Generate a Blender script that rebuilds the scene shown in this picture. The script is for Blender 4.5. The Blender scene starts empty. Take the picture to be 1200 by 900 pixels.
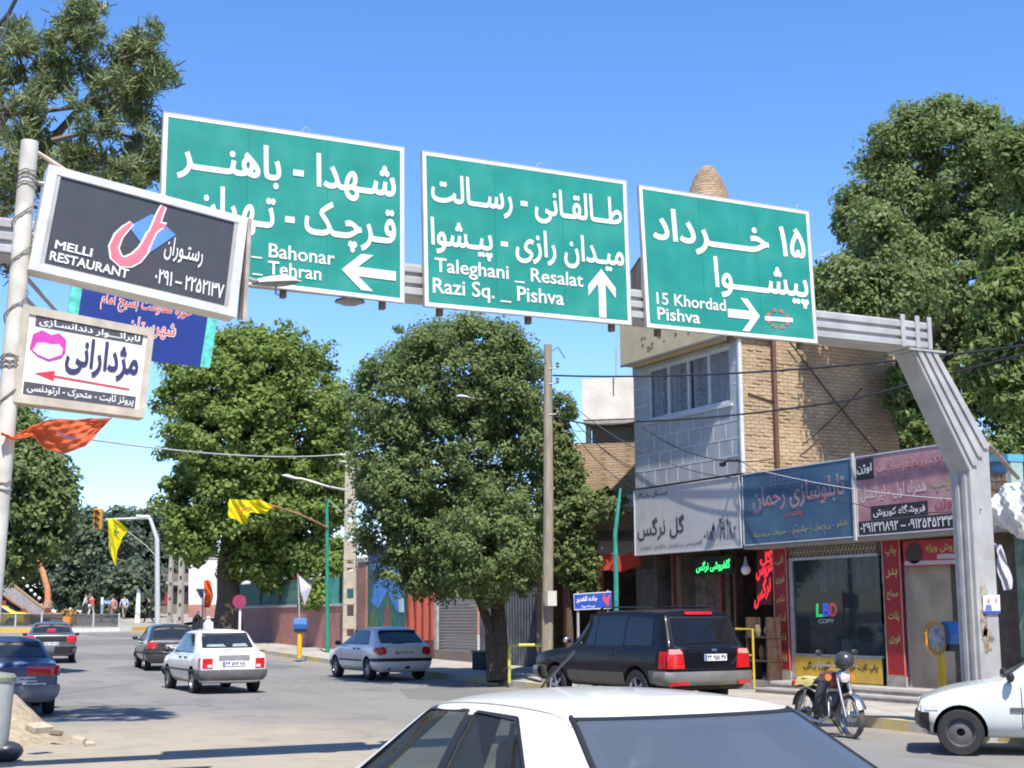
import bpy, bmesh, math, random
import numpy as np
from mathutils import Vector, Matrix
from mathutils.bvhtree import BVHTree
random.seed(7); RNG = np.random.default_rng(7)
SC = bpy.context.scene; COL = SC.collection; rad = math.radians

# ------------------------------------------------------------------ camera (world: x across the street, y along it, z up)
FPX, PITCH, ROLL, YAW, CAMH = 1673.0, rad(9.236), -0.00523, rad(26.86), 1.75
HV = Vector((math.sin(YAW), math.cos(YAW), 0)); R0 = Vector((math.cos(YAW), -math.sin(YAW), 0)); Z = Vector((0, 0, 1))
FW = HV*math.cos(PITCH) + Z*math.sin(PITCH); D0 = HV*math.sin(PITCH) - Z*math.cos(PITCH)
RT = R0*math.cos(ROLL) - D0*math.sin(ROLL); DN = R0*math.sin(ROLL) + D0*math.cos(ROLL)
CAM = Vector((0, 0, CAMH))
cd = bpy.data.cameras.new('camera'); cam = bpy.data.objects.new('camera', cd); COL.objects.link(cam)
cd.sensor_width = 36; cd.lens = 36*FPX/1200; cd.clip_start = .1; cd.clip_end = 3000
m = Matrix((RT, -DN, -FW)).transposed().to_4x4(); m.translation = CAM; cam.matrix_world = m
SC.camera = cam
# ------------------------------------------------------------------ sky and sun
SUNV = Vector((.18, .62, -1.0)).normalized()
W = bpy.data.worlds.new('World'); SC.world = W; W.use_nodes = True
nt = W.node_tree; bgn = nt.nodes['Background']; sky = nt.nodes.new('ShaderNodeTexSky')
sky.sky_type = 'NISHITA'; sky.sun_disc = False
sky.sun_elevation = math.asin(-SUNV.z); sky.sun_rotation = math.atan2(-SUNV.x, -SUNV.y)
sky.air_density = 1.0; sky.dust_density = .35; sky.ozone_density = 3.2; sky.altitude = 950
hs = nt.nodes.new('ShaderNodeHueSaturation'); hs.inputs['Saturation'].default_value = 1.18
nt.links.new(sky.outputs[0], hs.inputs['Color']); tn = nt.nodes.new('ShaderNodeMix'); tn.data_type = 'RGBA'; tn.blend_type = 'MULTIPLY'; tn.inputs[0].default_value = 1; tn.inputs[7].default_value = (1.10, 1.09, 1.24, 1)
nt.links.new(hs.outputs[0], tn.inputs[6]); nt.links.new(tn.outputs[2], bgn.inputs['Color']); bgn.inputs['Strength'].default_value = .125
sd = bpy.data.lights.new('sun', 'SUN'); sun = bpy.data.objects.new('sun', sd); COL.objects.link(sun)
sd.energy = 4.6; sd.angle = rad(.53); sd.color = (1, .945, .855); sun.rotation_euler = SUNV.to_track_quat('-Z', 'Y').to_euler(); sun.location = (-10, -30, 60)
vs = SC.view_settings; vs.view_transform = 'Standard'; vs.look = 'None'; vs.gamma = 1; vs.exposure = .74; vs.use_curve_mapping = False
SC.cycles.max_bounces = 8; SC.cycles.diffuse_bounces = 6; SC.cycles.transmission_bounces = 8; SC.cycles.filter_width = 1.9; SC.cycles.transparent_max_bounces = 12

# ------------------------------------------------------------------ measuring: a sight line met with a real plane
def sight(px, py): return FW*FPX + RT*(px-600) + DN*(py-450)
def plane(px, py, ax, val):
    r = sight(px, py); return CAM + r*((val-CAM[ax])/r[ax])
def onx(px, py, v=19.0): return plane(px, py, 0, v)
def ony(px, py, v=15.0): return plane(px, py, 1, v)
def dep(px, py, d):
    r = sight(px, py); return CAM + r*(d/(r.x*HV.x+r.y*HV.y))
def gz(y):
    t = min(max(0, y-22), 90); return .00022*t*t + (.0396*(y-112) if y > 112 else 0)*.3
def gpt(px, py, dz=0):
    lo, hi = 2, 400; r = sight(px, py)
    for _ in range(60):
        md = (lo+hi)/2; p = CAM + r*(md/FPX)
        if p.z > gz(p.y)+dz: lo = md
        else: hi = md
    return CAM + r*(lo/FPX)
def gxy(px, d, dz=0):
    p = dep(px, 700, d); return Vector((p.x, p.y, gz(p.y)+dz))
def kx(y): return 15.25 + (y-17)*.06           # the right kerb drifts with the street

# ------------------------------------------------------------------ materials
def lin(c): return tuple(c)+(1,)
MATS = {}
def M(name, col, rough=.6, metal=0, var=.12, scale=6, bump=0, coat=0, emit=0, col2=None, bscale=None, stretch=None, spec=.5, dirt=0):
    if name in MATS: return MATS[name]
    mt = bpy.data.materials.new(name); mt.use_nodes = True; n = mt.node_tree.nodes; L = mt.node_tree.links; b = n['Principled BSDF']
    tc = n.new('ShaderNodeTexCoord'); src = tc.outputs['Object']
    if stretch:
        mp = n.new('ShaderNodeMapping'); mp.inputs['Scale'].default_value = stretch; L.new(src, mp.inputs[0]); src = mp.outputs[0]
    no = n.new('ShaderNodeTexNoise'); no.inputs['Scale'].default_value = scale; no.inputs['Detail'].default_value = 6; L.new(src, no.inputs['Vector'])
    rp = n.new('ShaderNodeMapRange'); rp.inputs[1].default_value = .3; rp.inputs[2].default_value = .7; L.new(no.outputs[0], rp.inputs[0])
    mx = n.new('ShaderNodeMix'); mx.data_type = 'RGBA'; L.new(rp.outputs[0], mx.inputs[0])
    mx.inputs[6].default_value = lin([c*(1-var) for c in col]); mx.inputs[7].default_value = lin(col2 if col2 else [min(1, c*(1+var)) for c in col])
    out = mx.outputs[2]
    if dirt:
        n2 = n.new('ShaderNodeTexNoise'); n2.inputs['Scale'].default_value = 2.3; n2.inputs['Detail'].default_value = 9; n2.inputs['Roughness'].default_value = .7; L.new(src, n2.inputs['Vector'])
        r2 = n.new('ShaderNodeMapRange'); r2.inputs[1].default_value = .5; r2.inputs[2].default_value = .75; r2.inputs[4].default_value = dirt; L.new(n2.outputs[0], r2.inputs[0])
        m2 = n.new('ShaderNodeMix'); m2.data_type = 'RGBA'; L.new(r2.outputs[0], m2.inputs[0]); L.new(out, m2.inputs[6]); m2.inputs[7].default_value = (.30, .25, .18, 1); out = m2.outputs[2]
    L.new(out, b.inputs['Base Color'])
    b.inputs['Roughness'].default_value = rough; b.inputs['Metallic'].default_value = metal; b.inputs['Coat Weight'].default_value = coat; b.inputs['Coat Roughness'].default_value = .06
    b.inputs['Specular IOR Level'].default_value = spec
    if bump:
        bp = n.new('ShaderNodeBump'); bp.inputs['Strength'].default_value = bump; bp.inputs['Distance'].default_value = .02
        nb = n.new('ShaderNodeTexNoise'); nb.inputs['Scale'].default_value = bscale or scale*4; nb.inputs['Detail'].default_value = 8; L.new(src, nb.inputs['Vector'])
        L.new(nb.outputs[0], bp.inputs['Height']); L.new(bp.outputs[0], b.inputs['Normal'])
    if emit: L.new(out, b.inputs['Emission Color']); b.inputs['Emission Strength'].default_value = emit
    MATS[name] = mt; return mt
def brick_mat(name, c1, c2, mortar, bw=.22, bh=.07, rough=.9, bump=.6, msize=.012):
    mt = bpy.data.materials.new(name); mt.use_nodes = True; n = mt.node_tree.nodes; L = mt.node_tree.links; b = n['Principled BSDF']
    g = n.new('ShaderNodeNewGeometry'); sp = n.new('ShaderNodeSeparateXYZ'); L.new(g.outputs['Position'], sp.inputs[0])
    ad = n.new('ShaderNodeMath'); L.new(sp.outputs[0], ad.inputs[0]); L.new(sp.outputs[1], ad.inputs[1])
    nz = n.new('ShaderNodeTexNoise'); nz.inputs['Scale'].default_value = 5; nz.inputs['Detail'].default_value = 4; L.new(g.outputs['Position'], nz.inputs['Vector'])
    wob = n.new('ShaderNodeMath'); wob.operation = 'MULTIPLY_ADD'; L.new(nz.outputs[0], wob.inputs[0]); wob.inputs[1].default_value = .07; L.new(sp.outputs[2], wob.inputs[2])
    cb = n.new('ShaderNodeCombineXYZ'); L.new(ad.outputs[0], cb.inputs[0]); L.new(wob.outputs[0], cb.inputs[1])
    br = n.new('ShaderNodeTexBrick'); L.new(cb.outputs[0], br.inputs['Vector']); br.inputs['Scale'].default_value = 1
    br.inputs['Brick Width'].default_value = bw; br.inputs['Row Height'].default_value = bh; br.inputs['Mortar Size'].default_value = msize; br.inputs['Mortar Smooth'].default_value = .3
    br.inputs['Color1'].default_value = lin(c1); br.inputs['Color2'].default_value = lin(c2); br.inputs['Mortar'].default_value = lin(mortar)
    n3 = n.new('ShaderNodeTexNoise'); n3.inputs['Scale'].default_value = 1.1; n3.inputs['Detail'].default_value = 8; L.new(g.outputs['Position'], n3.inputs['Vector'])
    hv = n.new('ShaderNodeMapRange'); hv.inputs[1].default_value = .3; hv.inputs[2].default_value = .7; hv.inputs[3].default_value = .7; hv.inputs[4].default_value = 1.15; L.new(n3.outputs[0], hv.inputs[0])
    ml = n.new('ShaderNodeMix'); ml.data_type = 'RGBA'; ml.blend_type = 'MULTIPLY'; ml.inputs[0].default_value = 1; L.new(br.outputs['Color'], ml.inputs[6]); L.new(hv.outputs[0], ml.inputs[7])
    L.new(ml.outputs[2], b.inputs['Base Color']); b.inputs['Roughness'].default_value = rough
    n4 = n.new('ShaderNodeTexNoise'); n4.inputs['Scale'].default_value = 22; n4.inputs['Detail'].default_value = 5; L.new(g.outputs['Position'], n4.inputs['Vector'])
    hm = n.new('ShaderNodeMath'); hm.operation = 'SUBTRACT'; L.new(n4.outputs[0], hm.inputs[0]); L.new(br.outputs['Fac'], hm.inputs[1])
    bp = n.new('ShaderNodeBump'); bp.inputs['Strength'].default_value = bump; bp.inputs['Distance'].default_value = .04; L.new(hm.outputs[0], bp.inputs['Height']); L.new(bp.outputs[0], b.inputs['Normal'])
    return mt
def leaf_mat(name, c1, c2, trans=.3, rough=.55):
    mt = bpy.data.materials.new(name); mt.use_nodes = True; n = mt.node_tree.nodes; L = mt.node_tree.links; b = n['Principled BSDF']; o = n['Material Output']
    g = n.new('ShaderNodeNewGeometry'); nz = n.new('ShaderNodeTexNoise'); nz.inputs['Scale'].default_value = .9; nz.inputs['Detail'].default_value = 3; L.new(g.outputs['Position'], nz.inputs['Vector'])
    av = n.new('ShaderNodeMath'); L.new(g.outputs['Random Per Island'], av.inputs[0]); L.new(nz.outputs[0], av.inputs[1])
    mr = n.new('ShaderNodeMapRange'); mr.inputs[1].default_value = .35; mr.inputs[2].default_value = 1.45; L.new(av.outputs[0], mr.inputs[0])
    mx = n.new('ShaderNodeMix'); mx.data_type = 'RGBA'; L.new(mr.outputs[0], mx.inputs[0]); mx.inputs[6].default_value = lin(c1); mx.inputs[7].default_value = lin(c2)
    L.new(mx.outputs[2], b.inputs['Base Color']); b.inputs['Roughness'].default_value = rough; b.inputs['Specular IOR Level'].default_value = .4
    tr = n.new('ShaderNodeBsdfTranslucent'); L.new(mx.outputs[2], tr.inputs['Color'])
    ms = n.new('ShaderNodeMixShader'); ms.inputs[0].default_value = trans; L.new(b.outputs[0], ms.inputs[1]); L.new(tr.outputs[0], ms.inputs[2]); L.new(ms.outputs[0], o.inputs['Surface'])
    return mt
def glass_mat(name, tint=(.75, .85, .8), clear=.7, rough=.03, base=None):
    mt = bpy.data.materials.new(name); mt.use_nodes = True; n = mt.node_tree.nodes; L = mt.node_tree.links; b = n['Principled BSDF']; o = n['Material Output']
    b.inputs['Base Color'].default_value = lin(base or [c*.12 for c in tint]); b.inputs['Roughness'].default_value = rough; b.inputs['Specular IOR Level'].default_value = .7
    nz = n.new('ShaderNodeTexNoise'); nz.inputs['Scale'].default_value = 3
    mr = n.new('ShaderNodeMapRange'); mr.inputs[3].default_value = max(0, clear-.06); mr.inputs[4].default_value = min(1, clear+.06); L.new(nz.outputs[0], mr.inputs[0])
    t = n.new('ShaderNodeBsdfTransparent'); t.inputs[0].default_value = lin(tint)
    ms = n.new('ShaderNodeMixShader'); L.new(mr.outputs[0], ms.inputs[0]); L.new(b.outputs[0], ms.inputs[1]); L.new(t.outputs[0], ms.inputs[2]); L.new(ms.outputs[0], o.inputs['Surface'])
    return mt
WHITE = M('white_paint', (.78, .78, .76), .5, var=.05); BLACK = M('black_plastic', (.02, .02, .022), .5); DARK = M('dark_void', (.018, .017, .016), .8)
STEEL = M('galvanised_steel', (.43, .42, .395), .5, .18, var=.16, scale=3, dirt=.5); CHROME = M('chrome', (.7, .7, .7), .15, 1); RUBBER = M('rubber', (.022, .022, .022), .85, bump=.2)
LET = M('white_lettering', (.70, .69, .655), .55, var=.08, scale=9, dirt=.10)
GREEN = M('sign_green', (.009, .235, .185), .5, var=.16, scale=2.2, dirt=.13)
CONC = M('concrete', (.36, .33, .29), .9, var=.22, scale=4, bump=.3); CREAM = M('cream_plaster', (.55, .45, .27), .85, var=.10, scale=2, bump=.15)
BARK = M('bark', (.10, .075, .052), .95, var=.4, scale=5, bump=1, stretch=(6, 6, 1)); WOOD = M('weathered_wood', (.29, .245, .185), .9, var=.35, scale=3, bump=.6, stretch=(14, 14, .6))
RED = M('red_paint', (.33, .012, .018), .5, var=.1); YEL = M('yellow_paint', (.72, .42, .02), .5, var=.15, dirt=.35); BRICK = brick_mat('rough_brick', (.49, .35, .21), (.41, .29, .17), (.29, .21, .13), .24, .085, bump=.55)

# ------------------------------------------------------------------ building blocks
WP = {}
def tag(o, label=None, cat=None, group=None, kind=None):
    for k, v in (('label', label), ('category', cat), ('group', group), ('kind', kind)):
        if v: o[k] = v
    return o
def empty(name, loc, label, cat, group=None, rz=0):
    o = bpy.data.objects.new(name, None); COL.objects.link(o); o.location = loc; o.rotation_euler = (0, 0, rz); o.empty_display_size = .2
    WP[o.name] = Vector(loc) if rz == 0 else None
    return tag(o, label, cat, group)
def link(name, me, mat, parent=None, smooth=False):
    o = bpy.data.objects.new(name, me); COL.objects.link(o)
    if mat is not None:
        for x in (mat if isinstance(mat, (list, tuple)) else [mat]): me.materials.append(x)
    if smooth: me.shade_smooth()
    if parent is not None: o.parent = parent
    return o
class MB:
    def __init__(s): s.v = []; s.f = []
    def add(s, vs, fs):
        k = len(s.v); s.v += [tuple(p) for p in vs]; s.f += [tuple(i+k for i in q) for q in fs]; return s
    def box(s, a, b):
        x0, y0, z0 = a; x1, y1, z1 = b
        return s.add([(x0,y0,z0),(x1,y0,z0),(x1,y1,z0),(x0,y1,z0),(x0,y0,z1),(x1,y0,z1),(x1,y1,z1),(x0,y1,z1)], [(0,3,2,1),(4,5,6,7),(0,1,5,4),(1,2,6,5),(2,3,7,6),(3,0,4,7)])
    def cbox(s, c, sz, rot=None):
        t = MB().box([-.5*q for q in sz], [.5*q for q in sz]); R = rot or Matrix.Identity(3)
        return s.add([Vector(c)+R@Vector(p) for p in t.v], t.f)
    def prism(s, pts, ex):
        n = len(pts); ex = Vector(ex); P = [Vector(p) for p in pts]
        return s.add(P+[p+ex for p in P], [tuple(range(n))[::-1], tuple(range(n, 2*n))]+[(i, (i+1) % n, n+(i+1) % n, n+i) for i in range(n)])
    def tube(s, pts, r, n=8, cap=True):
        P = [Vector(p) for p in pts]; rs = r if isinstance(r, (list, tuple)) else [r]*len(P); rings = []; vs = []
        up = None
        for i, p in enumerate(P):
            d = (P[min(i+1, len(P)-1)]-P[max(i-1, 0)]).normalized()
            if up is None: up = Vector((0, 0, 1)) if abs(d.z) < .9 else Vector((1, 0, 0))
            a = d.cross(up).normalized(); b = a.cross(d).normalized(); up = b
            for k in range(n):
                t = 2*math.pi*k/n; vs.append(p+(a*math.cos(t)+b*math.sin(t))*rs[i])
        fs = [(i*n+k, i*n+(k+1) % n, (i+1)*n+(k+1) % n, (i+1)*n+k) for i in range(len(P)-1) for k in range(n)]
        if cap: fs += [tuple(range(n))[::-1], tuple(range((len(P)-1)*n, len(P)*n))]
        return s.add(vs, fs)
    def lathe(s, prof, o=(0,0,0), axis='z', n=16, cap=True):
        vs = []; o = Vector(o)
        for r, h in prof:
            for k in range(n):
                t = 2*math.pi*k/n; c, q = r*math.cos(t), r*math.sin(t)
                vs.append(o+Vector({'z': (c, q, h), 'x': (h, c, q), 'y': (q, h, c)}[axis]))
        m_ = len(prof); fs = [(i*n+k, i*n+(k+1) % n, (i+1)*n+(k+1) % n, (i+1)*n+k) for i in range(m_-1) for k in range(n)]
        if cap: fs += [tuple(range(n))[::-1], tuple(range((m_-1)*n, m_*n))]
        return s.add(vs, fs)
    def ball(s, c, r, n=12, m_=8):
        r = (r, r, r) if not isinstance(r, (tuple, list)) else r; c = Vector(c); vs = []
        for i in range(m_+1):
            p = math.pi*i/m_
            for k in range(n):
                t = 2*math.pi*k/n; vs.append(c+Vector((r[0]*math.sin(p)*math.cos(t), r[1]*math.sin(p)*math.sin(t), -r[2]*math.cos(p))))
        return s.add(vs, [(i*n+k, i*n+(k+1) % n, (i+1)*n+(k+1) % n, (i+1)*n+k) for i in range(m_) for k in range(n)])
    def grid(s, fn, nu, nv):
        vs = [fn(i/nu, j/nv) for j in range(nv+1) for i in range(nu+1)]
        return s.add(vs, [(j*(nu+1)+i, j*(nu+1)+i+1, (j+1)*(nu+1)+i+1, (j+1)*(nu+1)+i) for j in range(nv) for i in range(nu)])
    def build(s, name, mat, parent=None, smooth=False, local=False):
        v = [Vector(p) for p in s.v]; off = Vector((0, 0, 0))
        if parent is None:
            xs = [p.x for p in v]; ys = [p.y for p in v]; off = Vector(((min(xs)+max(xs))/2, (min(ys)+max(ys))/2, min(p.z for p in v)))
        elif not local: off = WP.get(parent.name) or Vector((0, 0, 0))
        me = bpy.data.meshes.new(name); me.from_pydata([p-off for p in v], [], s.f); me.validate(); me.update()
        bm = bmesh.new(); bm.from_mesh(me); bmesh.ops.remove_doubles(bm, verts=bm.verts, dist=1e-5); bmesh.ops.recalc_face_normals(bm, faces=bm.faces); bm.to_mesh(me); bm.free()
        o = link(name, me, mat, parent)
        if smooth: me.shade_auto_smooth(angle=rad(40)) if hasattr(me, 'shade_auto_smooth') else me.shade_smooth()
        if parent is None: o.location = off
        if smooth: smooth_by_angle(me)
        WP[o.name] = off
        return o
def smooth_by_angle(me, a=40):
    me.shade_smooth(); bm = bmesh.new(); bm.from_mesh(me)
    for e in bm.edges:
        if len(e.link_faces) == 2 and e.calc_face_angle(0) > rad(a): e.smooth = False
    bm.to_mesh(me); bm.free()
def bevel(o, w=.01, seg=2):
    bm = bmesh.new(); bm.from_mesh(o.data)
    es = [e for e in bm.edges if len(e.link_faces) == 2 and e.calc_face_angle(0) > rad(30)]
    bmesh.ops.bevel(bm, geom=es, offset=w, segments=seg, profile=.5, affect='EDGES', clamp_overlap=True); bm.to_mesh(o.data); bm.free(); return o

class Panel:                                            # a flat board: s runs left to right, t bottom to top, d out towards the street
    def __init__(s, TL, TR, BR, BL):
        s.c = TL, TR, BR, BL
        s.n = (TR-TL).cross(BL-TL).normalized()
        if s.n.dot(CAM-(TL+BR)/2) < 0: s.n = -s.n
    def pt(s, a, t, d=0):
        TL, TR, BR, BL = s.c
        return (BL*(1-a)+BR*a)*(1-t) + (TL*(1-a)+TR*a)*t + s.n*d
    def board(s, a0=0, t0=0, a1=1, t1=1, d0=-.05, d1=0, mb=None):
        q = [s.pt(a0, t0, d0), s.pt(a1, t0, d0), s.pt(a1, t1, d0), s.pt(a0, t1, d0)]
        return (mb or MB()).prism(q, s.n*(d1-d0))
    def poly(s, pts, d=.004, th=.003): return MB().prism([s.pt(a, t, d) for a, t in pts], s.n*th)
    def base(s): return (s.c[2]+s.c[3])/2
def rim(p, w, h, d0, d1):                               # a frame round a panel, four butted strips
    mb = MB(); p.board(0, 1-h, 1, 1, d0, d1, mb); p.board(0, 0, 1, h, d0, d1, mb); p.board(0, h, w, 1-h, d0, d1, mb); p.board(1-w, h, 1, 1-h, d0, d1, mb); return mb

# ------------------------------------------------------------------ lettering (Persian letters joined by hand from their four forms)
FORMS = {}
def _f(chars, start, step):
    for i, c in enumerate(chars): FORMS[c] = (start+i*step, step)
for c, b, k in (('ا',0xFE8D,2),('آ',0xFE81,2),('ب',0xFE8F,4),('پ',0xFB56,4),('ت',0xFE95,4),('ث',0xFE99,4),('ج',0xFE9D,4),('چ',0xFB7A,4),('ح',0xFEA1,4),('خ',0xFEA5,4),('د',0xFEA9,2),('ذ',0xFEAB,2),('ر',0xFEAD,2),('ز',0xFEAF,2),('ژ',0xFB8A,2),('س',0xFEB1,4),('ش',0xFEB5,4),('ص',0xFEB9,4),('ض',0xFEBD,4),('ط',0xFEC1,4),('ظ',0xFEC5,4),('ع',0xFEC9,4),('غ',0xFECD,4),('ف',0xFED1,4),('ق',0xFED5,4),('ک',0xFB8E,4),('گ',0xFB92,4),('ل',0xFEDD,4),('م',0xFEE1,4),('ن',0xFEE5,4),('و',0xFEED,2),('ه',0xFEE9,4),('ی',0xFBFC,4)):
    FORMS[c] = (b, k)
def shape(word):
    out = []
    for i, c in enumerate(word):
        if c not in FORMS: out.append(c); continue
        b, k = FORMS[c]; pr = word[i-1] if i else ''; nx = word[i+1] if i+1 < len(word) else ''
        jp = pr == 'ـ' or (pr in FORMS and FORMS[pr][1] == 4); jn = k == 4 and (nx == 'ـ' or nx in FORMS)
        out.append(chr(b+((3 if jn else 1) if jp else (2 if jn else 0))))
    return ''.join(out[::-1])
def visual(s):
    ws = [w if all(ch in '۰۱۲۳۴۵۶۷۸۹' for ch in w) else shape(w) for w in s.split(' ')]
    return ' '.join(ws[::-1])
def thick2(L, bold, sg):
    n = len(L); out = []
    for i in range(n):
        d1 = (L[i]-L[i-1]).normalized(); d2 = (L[(i+1) % n]-L[i]).normalized(); t = d1+d2; t = t.normalized() if t.length > 1e-4 else d1
        nn = Vector((t.y, -t.x, 0))*sg; k = max(.5, abs(t.dot(d1))); out.append(L[i]+nn*(bold/k))
    return out
def text_mesh(s, bold, res=3):
    """outlines only, then each closed outline is thickened and filled with its own holes (the font's strokes overlap)"""
    c = bpy.data.curves.new('t', 'FONT'); c.body = s; c.size = 1; c.resolution_u = res; c.fill_mode = 'NONE'
    o = bpy.data.objects.new('t', c); COL.objects.link(o); bpy.context.view_layer.update()
    src = bpy.data.meshes.new_from_object(o.evaluated_get(bpy.context.evaluated_depsgraph_get()))
    bpy.data.objects.remove(o); bpy.data.curves.remove(c)
    P = [v.co.copy() for v in src.vertices]; nx = {}
    for e in src.edges:
        nx.setdefault(e.vertices[0], []).append(e.vertices[1]); nx.setdefault(e.vertices[1], []).append(e.vertices[0])
    bpy.data.meshes.remove(src); seen = set(); loops = []
    for st in sorted(nx):
        if st in seen: continue
        lp = [st]; seen.add(st); cur = st; 
        first = [q for q in nx[st]]; cur = (st+1) if (st+1) in first else first[0]
        while cur not in seen:
            lp.append(cur); seen.add(cur); n2 = [q for q in nx[cur] if q not in seen]
            if not n2: break
            cur = n2[0]
        Q = []
        for k in lp:
            p = P[k]
            if not Q or (Q[-1]-p).length > 1e-5: Q.append(p)
        if len(Q) > 2 and (Q[0]-Q[-1]).length < 1e-5: Q.pop()
        if len(Q) > 2: loops.append(Q)
    area = lambda L: .5*sum(L[i-1].x*L[i].y-L[i].x*L[i-1].y for i in range(len(L)))
    A = [area(L) for L in loops]; big = max(A, key=abs); sg = 1 if big > 0 else -1
    def inside(p, L):
        r = False
        for i in range(len(L)):
            a_, b_ = L[i-1], L[i]
            if (a_.y > p.y) != (b_.y > p.y) and p.x < (b_.x-a_.x)*(p.y-a_.y)/(b_.y-a_.y)+a_.x: r = not r
        return r
    outs = []; hol = []
    for i in range(len(loops)):
        own = [k for k in range(len(loops)) if k != i and A[k]*A[i] < 0 and abs(A[k]) > abs(A[i]) and inside(loops[i][0], loops[k])]
        if A[i]*sg <= 0 and own: hol.append((i, min(own, key=lambda k: abs(A[k]))))
        else:
            outs.append(i)
    holes = {i: [] for i in outs}
    for i, k in hol:
        if k in holes: holes[k].append(i)
    par = dict(hol); sgn = [0]*len(loops)
    for i in range(len(loops)): sgn[i] = (1 if A[par[i]] > 0 else -1) if i in par else (1 if A[i] > 0 else -1)
    out = []
    for i, L in enumerate(loops):
        sg = sgn[i]; out.append(thick2(L, bold, sg))
    from mathutils.geometry import delaunay_2d_cdt
    vs = [Vector((p.x, p.y)) for L in out for p in L]; es = []; k = 0
    for L in out: es += [(k+q, k+(q+1) % len(L)) for q in range(len(L))]; k += len(L)
    cv, _, cf, _, _, _ = delaunay_2d_cdt(vs, es, [], 0, 1e-6, False)
    V2 = np.array([(p.x, p.y) for p in cv]); T = np.array([f for f in cf]); C_ = V2[T].mean(1); Vo = np.array([(p.x, p.y) for p in vs]); E = np.array(es); a0, b0 = Vo[E[:, 0]], Vo[E[:, 1]]
    wn = np.zeros(len(C_), int)
    for lo in range(0, len(C_), 400):
        c = C_[lo:lo+400]; y = c[:, 1:2]; up = (a0[None, :, 1] <= y) & (b0[None, :, 1] > y); dn = (a0[None, :, 1] > y) & (b0[None, :, 1] <= y)
        left = (b0[:, 0]-a0[:, 0])[None]*(y-a0[None, :, 1])-(c[:, 0:1]-a0[None, :, 0])*(b0[:, 1]-a0[:, 1])[None]
        wn[lo:lo+400] = (up & (left > 0)).sum(1)-(dn & (left < 0)).sum(1)
    fs = [tuple(int(q) for q in t) for t in T[wn != 0]]; used = sorted({q for f in fs for q in f}); ix = {q: k for k, q in enumerate(used)}
    me = bpy.data.meshes.new('t'); me.from_pydata([(V2[q][0], V2[q][1], 0) for q in used], [], [tuple(ix[q] for q in f) for f in fs]); return me
def TX(pan, s, a0, t0, a1, t1, mat, parent, bold=.02, d=.006, fa=None, slant=0, name='lettering'):
    if fa is None: fa = any(ord(ch) > 0x600 for ch in s)
    me = text_mesh(visual(s) if fa else s, bold); me.name = name
    n = len(me.vertices); a = np.empty(n*3); me.vertices.foreach_get('co', a); a = a.reshape(-1, 3)
    lo, hi = a.min(0), a.max(0); q = (a[:, :2]-lo[:2])/(hi[:2]-lo[:2])
    off = WP.get(parent.name) or Vector((0, 0, 0))
    isl = list(range(n))                                 # joined letters overlap: lift each glyph a hair so no two faces share a plane
    def find(i):
        while isl[i] != i: isl[i] = isl[isl[i]]; i = isl[i]
        return i
    for p in me.polygons:
        r0 = find(p.vertices[0])
        for k in p.vertices[1:]: isl[find(k)] = r0
    lift = {}; 
    co = []
    for i, (u, v) in enumerate(q):
        k = lift.setdefault(find(i), len(lift)); co.append(pan.pt(a0+(a1-a0)*u, t0+(t1-t0)*v+slant*(u-.5), d+.0006*(k % 5))-off)
    me.vertices.foreach_set('co', np.array(co).ravel()); me.update()
    return link(name, me, mat, parent)
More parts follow.
